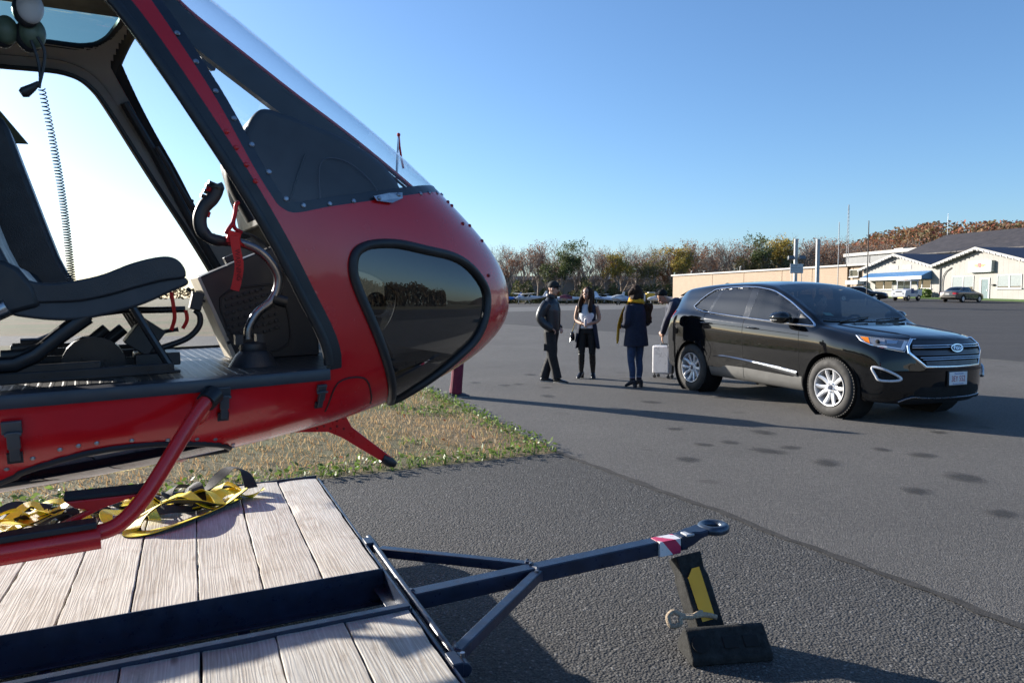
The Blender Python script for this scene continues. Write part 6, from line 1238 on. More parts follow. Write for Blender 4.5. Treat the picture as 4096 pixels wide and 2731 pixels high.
M_ROOFB = mat('blue_shingle', (0.012, 0.018, 0.045), .6, var=.25, vscale=2, bmp=.2, bscale=20); M_ROOFD = mat('dark_shingle', (0.042, 0.036, 0.036), .7, var=.35, vscale=1.2, bmp=.3, bscale=9); M_TRIMW = mat('white_trim', (0.42, 0.415, 0.40), .5); M_AWN = mat('blue_awning', (0.05, 0.16, 0.34), .6, var=.12)
M_PANE = glass('office_glass', (0.14, 0.18, 0.18), ior=1.5, mixf=.55, dark=(.02, .03, .03)); M_BLIND = mat('pale_blind', (0.15, 0.185, 0.185), .5); M_FASCIA = mat('pale_fascia', (0.33, 0.32, 0.30), .6)
FM_ = frame(FP, FE, z=(0, 0, 1))       # x along facade, y = z cross x -> into building is -? resolved below
sgn = 1 if (FM_.to_3x3() @ Vector((0, 1, 0))).dot(FN) > 0 else -1
def F(s, d, z): return Vector((s, sgn * d, z))      # d metres into the building
def bldg(name, label): 
    t = thing(name, label, 'building', FP, (0, 0, FROT)); return t
def facebox(mb, s0, s1, z0, z1, d0, d1): mb.box(((s0 + s1) / 2, sgn * (d0 + d1) / 2, (z0 + z1) / 2), (abs(s1 - s0), abs(d1 - d0), abs(z1 - z0))); return mb
of = bldg('office_building', 'pale twin gabled office building with blue awning and winged emblem sign')
ZB_ = 1.30
w = MB(); prof = [(-6.6, ZB_), (19.5, ZB_), (19.5, 4.55), (17.4, 5.0), (11.87, 6.5), (5.75, 4.95), (-.4, 6.55), (-6.6, 5.0)]
w.loft([[F(s, d, z) for s, z in prof] for d in (0, 14)]); w.build('wall', M_WALLW, of, smooth=False)
for nm, a, ap, c in (('roof', (-7.0, 4.98), (-.4, 6.66), (5.75, 5.02)), ('roof', (5.75, 5.02), (11.87, 6.62), (19.9, 4.55))):
    r = MB(); r.loft([[F(a[0], d, a[1]), F(ap[0], d, ap[1]), F(c[0], d, c[1]), F(c[0], d, c[1] + .1), F(ap[0], d, ap[1] + .12), F(a[0], d, a[1] + .1)] for d in (-.55, 14.3)]); ro = r.build(nm, M_ROOFB, of, smooth=False)
    for p, q in ((a, ap), (ap, c)):
        f = MB(); f.loft([[F(p[0], d, p[1] - .16), F(q[0], d, q[1] - .16), F(q[0], d, q[1] + .13), F(p[0], d, p[1] + .13)] for d in (-.62, -.55)]); f.build('fascia', M_FASCIA, ro, smooth=False)
        n = 11
        for k in range(n):
            t_ = (k + .5) / n; f = MB(); f.box(F(p[0] + (q[0] - p[0]) * t_, -.36, p[1] + (q[1] - p[1]) * t_ - .12), (.14, .62, .22)); f.build('rafter_end', M_FASCIA, ro)
def window(t, s0, s1, z0, z1, mull=(), blind=0.0, sill=True):
    o = facebox(MB(), s0, s1, z0, z1, -.02, .06).build('window', M_PANE, t)
    fr = MB(); 
    for a, b, c, d in ((s0 - .06, s1 + .06, z1, z1 + .08), (s0 - .06, s1 + .06, z0 - .08, z0), (s0 - .07, s0, z0, z1), (s1, s1 + .07, z0, z1)): facebox(fr, a, b, c, d, -.06, .05)
    fr.build('frame', M_TRIMW, o)
    for m_ in mull: facebox(MB(), m_ - .07, m_ + .07, z0, z1, -.065, -.02).build('mullion', M_TRIMW, o)
    if blind: facebox(MB(), s0 + .03, s1 - .03, z1 - (z1 - z0) * blind, z1, -.03, -.021).build('blind', M_BLIND, o)
    if sill: facebox(MB(), s0 - .15, s1 + .15, z0 - .18, z0 - .08, -.14, .04).build('sill', M_TRIMW, o)
    return o
window(of, -4.2, -1.1, 2.55, 3.45, (-2.62,)); window(of, 3.25, 5.2, 2.6, 3.45, (3.85,)); window(of, 8.4, 11.2, 2.2, 3.72, (9.85,), .72); window(of, 14.3, 17.05, 2.5, 3.7, (15.7,), .9)
dr_ = facebox(MB(), 12.3, 13.15, ZB_ + .1, 3.35, -.03, .05).build('door', mat('door_teal', (0.10, 0.16, 0.17), .3), of); fr = MB(); facebox(fr, 12.1, 12.29, ZB_, 3.52, -.07, .04); facebox(fr, 13.16, 13.33, ZB_, 3.52, -.07, .04); facebox(fr, 12.29, 13.16, 3.36, 3.52, -.07, .04); fr.build('door_frame', M_TRIMW, dr_); facebox(MB(), 13.5, 14.0, 2.75, 2.85, -.3, .02).build('letter_box', M_BLK, of); facebox(MB(), 12.98, 13.06, 2.2, 2.32, -.09, -.03).build('handle', M_STEEL, dr_)
aw = MB(); aw.loft([[F(s, -.02, 4.55), F(s, -1.35, 3.98), F(s, -1.35, 3.94), F(s, -.02, 4.50)] for s in (-5.3, 5.3)]); ao = aw.build('awning', M_AWN, of, smooth=False)
v_ = MB(); facebox(v_, -5.35, 5.35, 3.58, 3.97, -1.4, -1.35); v_.build('awning_valance', M_TRIMW, ao)
for s in (-5.3, 5.3): MB().loft([[F(s, -.02, 4.53), F(s, -1.34, 3.96), F(s, -1.34, 3.6), F(s, -.02, 3.6)], [F(s + .03, -.02, 4.53), F(s + .03, -1.34, 3.96), F(s + .03, -1.34, 3.6), F(s + .03, -.02, 3.6)]]).build('awning_side', M_AWN, ao, smooth=False)
for s0, s1 in ((-1.65, -.2), (.6, 2.05)): facebox(MB(), s0, s1, 4.87, 5.31, -.05, .02).build('gable_panel', M_TRIMW, of)
MB().cyl(F(6.62, -.08, ZB_), F(6.62, -.08, 4.75), .06, 8).build('downpipe', mat('pipe_grey', (0.2, .2, .2), .5), of)
MB().tube([F(6.95, -.1, ZB_), F(6.95, -.1, 3.2), F(7.1, -.1, 3.9), F(7.5, -.1, 4.4), F(8.2, -.1, 4.75)], .05, 8).build('cable_conduit', MATS['pipe_grey'], of)
MB().ell(F(-1.0, .0, 5.75), (.35, .15, .15)).build('gable_lamp', M_BLK, of)
sg_ = thing('emblem_sign', 'white box sign with red and orange winged emblem on the office gable', 'sign', FP, (0, 0, FROT))
facebox(MB(), 10.88, 13.85, 4.1, 5.28, -.42, -.01).build('sign_box', mat('sign_white', (0.44, 0.48, 0.47), .4), sg_, bevel=.03)
sf = lambda s, z, d=-.43: F(s, d, z)
def plate(pts, nm, m_, d=-.43, th=.015): MB().loft([[sf(a, b, d) for a, b in pts], [sf(a, b, d - th) for a, b in pts]]).build(nm, m_, sg_, smooth=False)
cx_ = 12.36; M_EMO = mat('emblem_orange', (0.62, 0.22, 0.06), .5); M_EMR = mat('emblem_red', (0.48, 0.05, 0.05), .5)
for s in (-1, 1):
    plate([(cx_ + s * .15, 4.95), (cx_ + s * .9, 4.90), (cx_ + s * .62, 4.76), (cx_ + s * .50, 4.68), (cx_ + s * .3, 4.62), (cx_ + s * .12, 4.70)], 'emblem_wing', M_EMO)
plate([(cx_ - .2, 4.95), (cx_ - .16, 5.05), (cx_, 5.10), (cx_ + .16, 5.05), (cx_ + .2, 4.95), (cx_ + .2, 4.72), (cx_, 4.56), (cx_ - .2, 4.72)], 'emblem_shield', M_EMR, -.447)

for k in range(8):
    if k == 5: continue
    facebox(MB(), cx_ - .62 + k * .17, cx_ - .56 + k * .17, 4.24, 4.36, -.445, -.43).build('faint_lettering', mat('sign_ink', (0.20, 0.22, 0.23), .6), sg_)
hg = bldg('hangar', 'large hangar with broad dark shingle roof behind the white office')
hp = [(-11, ZB_), (26, ZB_)]
MB().loft([[F(-10.4, d, ZB_), F(-10.4, d, 7.2), F(41, d, 7.0), F(41, d, ZB_)] for d in (9.2, 23)]).build('wall', siding('white_rib_siding', (0.33, 0.335, 0.33), .35, 'X', .6), hg, smooth=False)
MB().loft([[F(s, 8.7, 7.3 - .006 * (s + 11)), F(s, 16, 10.15 - .012 * (s + 11)), F(s, 23.4, 7.25), F(s, 23.4, 7.1), F(s, 16, 10.0 - .012 * (s + 11)), F(s, 8.7, 7.15 - .006 * (s + 11))] for s in (-11.2, 41)]).build('roof', M_ROOFD, hg, smooth=False)
MB().loft([[F(-10.5, 9.1, 7.15), F(-11.0, 16, 9.95), F(-10.5, 23, 7.1)], [F(-10.3, 9.1, 7.15), F(-10.8, 16, 9.95), F(-10.3, 23, 7.1)]]).build('gable_wall', MATS['white_rib_siding'], hg, smooth=False)
tb = bldg('storage_building', 'long low tan building with flat pale roof edge behind the black car')
MB().loft([[F(-68.5, d, .3), F(-9.9, d, .9), F(-9.9, d, 5.65), F(-68.5, d, 6.0)] for d in (0, 12)]).build('wall', M_TAN, tb, smooth=False)
MB().loft([[F(-68.9, d, 6.0), F(-5.0, d, 5.62), F(-5.0, d, 5.86), F(-68.9, d, 6.3)] for d in (-.3, 12.3)]).build('roof_edge', M_FASCIA, tb, smooth=False)
MB().loft([[F(-9.9, d, .9), F(-5.2, d, 1.0), F(-5.2, d, 5.62), F(-9.9, d, 5.65)] for d in (.3, 11)]).build('end_wall', M_TANV, tb, smooth=False)
for s in (-50, -38, -26, -18): facebox(MB(), s - .08, s + .08, .5, 5.75, -.06, .05).build('wall_joint', mat('joint_tan', (0.36, 0.26, 0.17), .7), tb)
window(tb, -9.3, -7.6, 4.3, 5.1, ()); facebox(MB(), -8.7, -6.2, 3.2, 3.75, -1.1, -.1).build('canopy', M_TRIMW, tb); MB().loft([[F(s, .2, 3.2), F(s, -1.6, 2.6), F(s, -1.6, 2.5), F(s, .2, 3.1)] for s in (-7.4, -5.6)]).build('canopy_lower', M_TRIMW, tb, smooth=False)
for s, h in ((-66, .7), (-60, .5), (-45, .8)): MB().tube([F(s, 3, 6.2), F(s, 3, 6.2 + h), F(s + .4, 3, 6.3 + h)], .12, 8).build('roof_vent', M_FASCIA, tb)
gh = bldg('grey_hangar', 'grey ribbed metal hangar rising behind the tan building')
MB().loft([[F(-46, d, 1), F(-18, d, 1), F(-18, d, 9.1), F(-46, d, 9.2)] for d in (25, 45)]).build('wall', M_GREYV, gh, smooth=False); MB().loft([[F(-46.4, d, 9.1), F(-17.6, d, 9.05), F(-17.6, d, 9.6), F(-46.4, d, 9.65)] for d in (24.6, 45.4)]).build('roof_edge', M_FASCIA, gh, smooth=False)
for s in (-39.5, -31): facebox(MB(), s - .15, s + .15, 1, 9.1, 24.9, 25.05).build('wall_joint', MATS['pipe_grey'], gh)
for s, l in ((-37, 2.2), (-30, 3.5)): facebox(MB(), s, s + l, 9.6, 10.1, 28, 30).build('roof_unit', M_TRIMW, gh)
wh = thing('warehouse', 'long white roofed warehouse glimpsed through the far trees', 'building', (20, 262, 0), (0, 0, R(-6)))
MB().box((-8, 0, 4.0), (110, 30, 7.0)).build('wall', mat('warehouse_wall', (0.20, 0.20, 0.19), .8), wh); MB().box((-8, 0, 8.1), (112, 32, 1.2)).build('roof', mat('warehouse_roof', (0.60, 0.60, 0.60), .6), wh)
for k in range(9): MB().box((-50 + k * 11, -15.1, 3.6), (3.5, .3, 2.2)).build('window', M_PANE, wh)
# poles
def pole(name, label, cat, x, y, h, w, m_, sq=True):
    t = thing(name, label, cat, (x, y, float(gz(x, y)))); 
    (MB().box((0, 0, h / 2), (w, w, h)) if sq else MB().cyl((0, 0, 0), (0, 0, h), w / 2, 10, w / 3)).build('shaft', m_, t); return t
pz = float(gz(23.2, 60)); p1 = pole('sign_post', 'white post carrying floodlights and the aircraft maintenance sign', 'post', 23.2, 60, 6.27 - pz, .24, M_TRIMW)
for s in (-1, 1):
    MB().tube([(0, 0, 4.2 - pz), (s * .42, -.1, 4.2 - pz), (s * .42, -.1, 4.55 - pz)], .03, 6).build('lamp_arm', M_BLK, p1); MB().box((s * .45, -.2, 4.72 - pz), (.5, .3, .32), rot=(R(-20), 0, 0)).build('floodlight', mat('lamp_grey', (0.12, .13, .14), .4), p1, bevel=.04)
sn = thing('direction_sign', 'white sign board reading Aircraft Maintenance & Avionics Dept.', 'sign', (23.2, 59.75, pz)); bd2 = MB().box((0, 0, 3.85 - pz), (1.06, .04, .76)).build('board', mat('board_white', (0.55, 0.55, 0.54), .5), sn); M_SINK = mat('board_ink', (0.16, 0.17, 0.18), .6)
for i, q in enumerate(('Aircraft', 'Maintenance', '& Avionics Dept.')): text(q, .15 if i == 2 else .17, M_SINK, frame((-.47, -.025, 4.1 - pz - i * .19), (1, 0, 0), z=(0, -1, 0)), sn, align='LEFT')
MB().box((0, -.025, 3.53 - pz), (.75, .01, .035)).loft([[(.32, -.03, 3.48 - pz), (.32, -.03, 3.58 - pz), (.44, -.03, 3.53 - pz)], [(.32, -.02, 3.48 - pz), (.32, -.02, 3.58 - pz), (.44, -.02, 3.53 - pz)]]).build('arrow', M_SINK, sn)
for s in (-.42, .42): MB().cyl((s, .0, 0), (s, .0, 3.5 - pz), .025, 8).build('leg', M_STEEL, sn)
pole('white_post', 'plain white square post right of the maintenance sign', 'post', 25, 60, 6.25 - float(gz(25, 60)), .25, M_TRIMW); pole('lamp_pole', 'tall thin black pole in front of the grey hangar', 'pole', 29.1, 60, 7.75 - float(gz(29.1, 60)), .11, M_BLK, False)
an = thing('radio_mast', 'thin white lattice radio mast above the office roof', 'antenna', F(0, 0, 0) + Vector((44.8, 98, 6.2)))
for s in (-.15, .15): MB().cyl((s, 0, 0), (s * .3, 0, 7.6), .035, 6).build('rail', M_TRIMW, an)
for k in range(14): MB().cyl((-.14 + .007 * k, 0, .3 + k * .5), (.14 - .007 * k, 0, .6 + k * .5), .02, 5).build('rung', M_TRIMW, an)
pole('radio_mast', 'short white antenna post beside the lattice radio mast', 'antenna', 43.6, 98, 10.2, .14, M_TRIMW, False); m2 = pole('whip_antenna', 'thin whip antenna standing on the dark hangar roof ridge', 'antenna', *(FP + FE * -11 + FN * 16).xy, 11.6, .09, M_STEEL, False)
vg = Shell(np.array([[[*(FP + FE * s + FN * d).xy, 0] for d in np.linspace(-3.2, .1, 6)] for s in np.linspace(-9, 22, 40)])); vg.V[:, 2] = gz(vg.V[:, 0], vg.V[:, 1]) + .03 + np.linspace(0, .12, 6)[np.arange(len(vg.V)) % 6]
if vg.nor()[:, 2].mean() < 0: vg.F = vg.F[:, ::-1]
struct(vg.build(0, 'grass_verge', mat('verge_green', (0.08, 0.15, 0.025), .9, var=.5, vscale=3, bmp=.8, bscale=25)))
pb_ = Vector((FP + FE * 5.2 - FN * 3.6)); MB().box((0, 0, .1), (1.9, .22, .2)).build('kerb_stop', mat('yellow_kerb', (0.55, 0.42, 0.12), .7), tag(thing('parking_stop', 'yellow painted kerb stop beside the white tug', 'kerb stop', (pb_.x, pb_.y, float(gz(pb_.x, pb_.y))), (0, 0, FROT))), bevel=.03)
# shrubs by the wall
def leafball(n, c, r, size, seed):
    g = np.random.default_rng(seed); d = g.normal(0, 1, (n, 3)); d /= np.linalg.norm(d, axis=1, keepdims=True); C = np.array(c) + d * np.array(r) * (g.uniform(.35, 1, n) ** .6)[:, None]
    a = g.normal(0, 1, (n, 3)); a /= np.linalg.norm(a, axis=1, keepdims=True); q = np.cross(a, g.normal(0, 1, (n, 3))); q /= np.linalg.norm(q, axis=1, keepdims=True); s = size * g.uniform(.5, 1.3, (n, 1))
    return np.stack([C - a * s, C + q * s * .6, C + a * s, C - q * s * .6], 1).reshape(-1, 3)
for s, lb in ((4.9, 'small green shrub against the office wall right of the tug'), (6.0, 'low green shrub at the foot of the office downpipe')):
    p_ = FP + FE * s - FN * 1.2; V = leafball(500, (0, 0, .55), (.6, .6, .6), .13, int(s * 10)); t = thing('shrub', lb, 'shrub', (p_.x, p_.y, float(gz(p_.x, p_.y)))); npmesh('foliage', V, np.arange(len(V)).reshape(-1, 4), M_WEED, t, smooth=False)
# ---- parked sedans
TS = ([(-2.4,.62),(-2.39,.80),(-2.33,.98),(-2.1,1.03),(-1.75,1.05),(-1.5,1.14),(-1.1,1.33),(-.7,1.42),(-.1,1.43),(.2,1.38),(.6,1.20),(.95,1.02),(1.2,.97),(1.8,.90),(2.2,.80),(2.35,.68),(2.4,.52)], [(-2.4,.6),(-2.38,.42),(-2.2,.3),(-1,.2),(1,.18),(2.1,.22),(2.35,.32),(2.4,.5)],
      [(-2.4,.72),(-2.1,.84),(-1.4,.885),(0,.89),(1.4,.885),(2.1,.84),(2.4,.72)], [(-2.4,.61),(-2.38,.80),(-2.3,.93),(-2,.98),(-1.5,.97),(0,.93),(.9,.90),(1.3,.88),(1.9,.82),(2.25,.72),(2.4,.51)], [(-2.4,.70),(-1.5,.80),(0,.83),(1,.82),(1.8,.76),(2.4,.66)],
      [(-2.4,.615),(-2.37,.86),(-2.25,.98),(-1.8,1.02),(-1.5,1.10),(-1.1,1.29),(-.7,1.375),(-.1,1.385),(.2,1.33),(.6,1.16),(.95,.985),(1.3,.92),(1.9,.86),(2.25,.75),(2.4,.515)], [(-2.4,.6),(-1.8,.68),(-1.2,.62),(-.4,.58),(.1,.58),(.6,.63),(1,.72),(1.6,.66),(2.4,.56)])
def sedan(label, x, y, rz, paint):
    t = thing('parked_car', label, 'car', (x, y, float(gz(x, y))), (0, 0, rz)); P = car_surface(TS, 2.4, -2.4, .3, .2, 150, 46); S = Shell(P)
    if (S.cen()[:, 1] * S.nor()[:, 1]).mean() < 0: S.F = S.F[:, ::-1]
    sd = lambda C, N: np.abs(C[:, 1]) > .45
    for ax in (1.35, -1.35): S.cut(5, circ(ax, .32, .37), (0, 2), sd, smax=.06)
    for rid, pg in ((2, [(-1.45, 1.0), (-1.05, 1.26), (-.72, 1.345), (-.3, 1.36), (-.3, .965)]), (2, [(-.22, .965), (-.22, 1.36), (.1, 1.345), (.45, 1.19), (.82, .99)])): S.cut(rid, pg, (0, 2), lambda C, N: (np.abs(C[:, 1]) > .45) & (np.abs(N[:, 1]) > .4), smax=.06)
    S.cut(3, [(-1.78, -.62), (-1.05, -.56), (-1.05, .56), (-1.78, .62)], (0, 1), lambda C, N: (C[:, 2] > 1.0) & (N[:, 2] > .3), only=[0], smax=.06); S.cut(3, [(.15, -.55), (.95, -.66), (.95, .66), (.15, .55)], (0, 1), lambda C, N: (C[:, 2] > .95) & (N[:, 2] > .3), only=[0], smax=.06)
    for s in (-1, 1): S.cut(4, [(s * .42, .70), (s * .80, .70), (s * .80, .86), (s * .42, .86)], (1, 2), lambda C, N: C[:, 0] < -1.9, only=[0], smax=.08)
    S.build(0, 'body', paint, t); S.build(2, 'side_window', M_PRIV, t); S.build(3, 'windshield', M_CARGL, t); S.build(4, 'tail_lamp', mat('tail_red', (0.55, 0.02, 0.03), .3), t)
    MB().box((0, 0, .42), (4.3, 1.5, .3)).build('underbody', M_DARK, t); MB().box((-.3, 0, .75), (2.2, 1.4, .3)).build('cabin', M_DARK, t)
    MB().box((-2.41, 0, .74), (.03, .36, .15)).build('licence_plate', M_TRIMW, t); MB().box((-2.36, 0, .48), (.12, 1.5, .14)).build('bumper', paint, t, bevel=.04)
    for ax in (1.35, -1.35):
        for s in (-1, 1):
            Mw = frame((ax, s * .77, .31), (1, 0, 0), z=(0, s, 0)); w = MB().lathe([(.19, -.09), (.29, -.09), (.31, -.06), (.31, .06), (.29, .095), (.2, .09)], 26, Mw, cap=False).build('wheel', M_TYRE, t); MB().lathe([(.20, .08), (.12, .07), (.10, .085), (.001, .09)], 20, Mw, cap=False).build('hub_cap', M_ALLOY, w)
    return t
sedan('beige grey sedan parked in front of the office door', 41.6, 67.6, R(30), mat('beige_metallic', (0.16, 0.145, 0.125), .25, metal=.5, coat=.6)); sedan('black sedan half hidden beyond the windshield of the big black car', 33.6, 70.5, R(-35), M_CARBLK)
# ---- white baggage tug
tx_, ty_ = 38.6, 71.5; tg = thing('airport_tug', 'small white airport tug with open cab parked before the office', 'tug', (tx_, ty_, float(gz(tx_, ty_))), (0, 0, R(212)))
M_TUGW = mat('tug_white', (0.55, 0.56, 0.57), .4)
MB().loft([[(1.45, y, .35), (1.5, y, .6), (1.4, y, 1.0), (.55, y, 1.12), (.5, y, .35)] for y in (-.72, -.6, .6, .72)]).build('hood', M_TUGW, tg, bevel=.04); MB().box((-.1, 0, .55), (1.3, 1.4, .35)).build('chassis', M_TUGW, tg, bevel=.03); MB().box((-1.05, 0, .78), (.8, 1.4, .62)).build('rear_deck', M_TUGW, tg, bevel=.05)
cabp = MB(); 
for x in (.55, -.62):
    for y in (-.66, .66): cabp.box((x, y, 1.45), (.08, .08, .95))
cabp.build('cab_pillars', M_TUGW, tg); MB().box((-.03, 0, 1.97), (1.4, 1.5, .10)).build('cab_roof', M_TUGW, tg, bevel=.03); MB().box((.56, 0, 1.53), (.02, 1.24, .68)).build('windshield', M_CARGL, tg); MB().box((-.25, 0, .95), (.45, .9, .5)).build('seat', mat('tug_seat', (0.03, .06, .16), .6), tg, bevel=.05); MB().box((1.44, 0, .88), (.06, .6, .10)).build('grille_slot', M_BLK, tg); MB().box((.2, .0, 2.06), (.25, .14, .07)).build('beacon', M_AMBER, tg)
for x in (.95, -.85):
    for s in (-1, 1): wo = MB().lathe([(.12, -.1), (.27, -.1), (.30, -.06), (.30, .06), (.27, .1), (.12, .1)], 22, frame((x, s * .62, .30), (1, 0, 0), z=(0, s, 0))).build('wheel', M_TYRE, tg); MB().lathe([(.15, .09), (.10, .105), (.001, .105)], 16, frame((x, s * .62, .30), (1, 0, 0), z=(0, s, 0)), cap=False).build('hub', M_STEEL, wo)
for s in (-1, 1): MB().cyl((1.47, s * .45, .7), (1.5, s * .45, .7), .07, 12).build('head_lamp', M_STEEL, tg)
# ---- parked light aircraft
M_PWHITE = mat('aircraft_white', (0.58, 0.60, 0.63), .3, coat=.3); M_PMAR = mat('aircraft_maroon', (0.14, 0.02, 0.035), .4); M_PBLUE = mat('aircraft_blue', (0.03, 0.13, 0.42), .35); M_PGREY = mat('cover_grey', (0.40, 0.44, 0.48), .7); M_PLB = mat('aircraft_pale_blue', (0.42, 0.52, 0.66), .35)
def plane(label, x, y, rz, high=True, body=M_PWHITE, trim=M_PMAR, tail=None, cover=None):
    t = thing('light_aircraft', label, 'aircraft', (x, y, float(gz(x, y))), (0, 0, rz), 'light aircraft parked in rows'); tail = tail or body; zc = 1.45 if high else 1.25
    fu = [(2.35, .30, .30, zc - .05), (2.2, .42, .42, zc - .05), (1.3, .52, .52, zc), (.4, .55, .68, zc + (.05 if high else .12)), (-.6, .53, .66, zc + (.05 if high else .12)), (-1.6, .40, .42, zc + .02), (-3.2, .25, .28, zc + .08), (-4.9, .10, .16, zc + .2)]
    rings_ = [[(X, ry * math.cos(a), Z + rz_ * math.sin(a)) for a in np.linspace(0, 2 * math.pi, 20, endpoint=False)] for X, ry, rz_, Z in fu]
    MB().loft(rings_).build('fuselage', body, t, sub=1, angle=70)
    MB().lathe([(.30, 0), (.24, .1), (.12, .25), (.001, .32)], 16, frame((2.35, 0, zc - .05), (0, 1, 0), z=(1, 0, 0))).build('spinner', body, t)
    MB().loft([[(2.5, -.95, zc - .12), (2.52, -.95, zc + .02), (2.48, -.95, zc + .02)], [(2.48, 0, zc - .13), (2.54, 0, zc + .03), (2.5, 0, zc + .03)], [(2.5, .95, zc - .1), (2.52, .95, zc + .06), (2.48, .95, zc + .06)]]).build('propeller', M_BLK, t)
    def wing(nm, x0, c0, c1, half, z0, dih, m_, th=.13):
        secs = []
        for q in np.linspace(-1, 1, 9):
            c = c0 + (c1 - c0) * abs(q) ** 1.5; xq = x0 - .15 * abs(q); z = z0 + dih * abs(q); af = [(0, 0), (-.05, .45), (-.3, .55), (-1, .05), (-.3, -.3), (-.05, -.3)]
            secs.append([(xq + a * c, q * half, z + b * th * (1 if abs(q) < 1 else .5)) for a, b in af])
        return MB().loft(secs).build(nm, m_, t, angle=50)
    wing('wing', .95 if high else .75, 1.6, 1.15, 5.4 if high else 4.9, 2.28 if high else .82, .18 if high else .5, body)
    wing('tailplane', -4.1, 1.05, .75, 1.7, zc + .28, 0, body, .07)
    MB().loft([[(-3.6, s * .05, zc + .25), (-4.2, s * .05, zc + .4), (-4.95, s * .03, zc + 1.55), (-5.35, s * .03, zc + 1.55), (-5.2, s * .05, zc + .2)] for s in (-1, 1)]).build('fin', tail, t, smooth=False)
    for s in (-1, 1):
        q = MB(); q.loft([[(2.0, s * .475, zc - .03), (-4.6, s * .14, zc + .20), (-4.6, s * .14, zc + .27), (2.0, s * .475, zc + .08)], [(2.0, s * .49, zc - .03), (-4.6, s * .16, zc + .20), (-4.6, s * .16, zc + .27), (2.0, s * .49, zc + .08)]]); q.build('stripe', trim, t, smooth=False)
        sw = MB(); sw.loft([[(.95, s * .52, zc + .22), (-.9, s * .50, zc + .24), (-.75, s * .42, zc + .60), (.55, s * .44, zc + .60)], [(.95, s * .56, zc + .22), (-.9, s * .55, zc + .24), (-.75, s * .46, zc + .62), (.55, s * .48, zc + .62)]]); sw.build('cabin_window', M_PRIV, t, smooth=False)
        if high: MB().tube([(.35, s * .5, zc - .38), (.3, s * 2.3, 2.22)], .05, 8).build('wing_strut', body, t)
        MB().tube([(-.25, s * .4, zc - .45), (-.3, s * 1.2, .35)], .05, 8).build('gear_leg', body, t); MB().lathe([(.06, -.07), (.18, -.07), (.2, 0), (.18, .07), (.06, .07)], 18, frame((-.3, s * 1.25, .2), (1, 0, 0), z=(0, s, 0))).build('wheel', M_TYRE, t)
    ws_ = MB(); ws_.loft([[(1.25, -.42, zc + .32), (1.25, .42, zc + .32), (.62, .40, zc + .70), (.62, -.40, zc + .70)], [(1.29, -.42, zc + .34), (1.29, .42, zc + .34), (.66, .40, zc + .73), (.66, -.40, zc + .73)]]); ws_.build('windshield', M_PRIV, t, smooth=False)
    MB().tube([(1.85, 0, zc - .4), (1.9, 0, .3)], .045, 8).build('nose_gear', body, t); MB().lathe([(.05, -.06), (.15, -.06), (.17, 0), (.15, .06), (.05, .06)], 16, frame((1.9, 0, .17), (1, 0, 0), z=(0, 1, 0))).build('nose_wheel', M_TYRE, t)
    if cover is not None:
        MB().loft([[(X + .0, (ry + .06) * math.cos(a), Z + (rz_ + .06) * math.sin(a)) for a in np.linspace(-.3, math.pi + .3, 14)] + [(X, (ry + .03) * math.cos(a), Z + (rz_ + .03) * math.sin(a)) for a in np.linspace(math.pi + .3, -.3, 14)] for X, ry, rz_, Z in fu[2:6]]).build('canopy_cover', cover, t, angle=60)
    return t
def gp(px, Y): return (px - 2048) / 2920 * Y, Y
for lb, px, Y, rz, kw in (
    ('white high wing aircraft with maroon stripe, nose towards the helicopter', 2105, 165, R(205), dict(high=True)),
    ('blue aircraft at the left end of the row, mostly behind the helicopter nose', 2010, 178, R(150), dict(high=False, body=M_PBLUE, tail=M_PBLUE, trim=M_PWHITE)),
    ('aircraft with maroon canopy cover and maroon tail behind the man in the cap', 2262, 168, R(168), dict(high=False, cover=M_PMAR, tail=M_PMAR)),
    ('white high wing aircraft farther back behind the smiling woman', 2318, 192, R(200), dict(high=True, trim=M_PBLUE)),
    ('pale blue aircraft with grey cover between the two women', 2478, 150, R(-20), dict(high=False, body=M_PLB, cover=M_PGREY, trim=M_PBLUE)),
    ('white aircraft with blue stripe behind the pale blue one', 2415, 185, R(160), dict(high=True, trim=M_PBLUE)),
    ('white low wing aircraft facing left beside the bending man', 2636, 158, R(188), dict(high=False, trim=M_PLB)),
    ('white aircraft under a grey cover behind the bending man', 2760, 150, R(200), dict(high=False, cover=M_PGREY))):
    x_, y_ = gp(px, Y); plane(lb, x_, y_, rz, **kw)
for lb, x_, y_, rz in (('white aircraft parked behind the camera, mirrored in the chin window', -8, -62, R(40)), ('second white aircraft behind the camera, mirrored at the window edge', 14, -70, R(20))): plane(lb, x_, y_, rz, True)
x_, y_ = gp(2592, 168); vn = thing('fuel_truck', 'white truck with a yellow tank box behind the aircraft row', 'truck', (x_, y_, 0), (0, 0, R(180)))
MB().box((-1.2, 0, 1.75), (3.6, 2.2, 1.5)).build('tank_box', mat('truck_yellow', (0.55, 0.36, 0.03), .5), vn, bevel=.15); MB().loft([[(.8, y, .6), (2.6, y, .6), (2.6, y, 1.3), (1.9, y, 2.3), (.8, y, 2.35)] for y in (-1.05, 1.05)]).build('cab', M_TUGW, vn, bevel=.1); MB().box((-.4, 0, .8), (5.4, 1.9, .3)).build('chassis', M_BLK, vn); MB().box((-1.6, 0, 2.62), (3.4, 1.9, .25)).build('roof_rack', M_TUGW, vn, bevel=.05); MB().box((2.28, 0, 1.85), (.1, 1.8, .6), rot=(0, R(-32), 0)).build('windshield', M_PRIV, vn)
for x in (1.7, -1.8):
    for s in (-1, 1): MB().lathe([(.1, -.12), (.4, -.12), (.45, 0), (.4, .12), (.1, .12)], 18, frame((x, s * .95, .45), (1, 0, 0), z=(0, s, 0))).build('wheel', M_TYRE, vn)
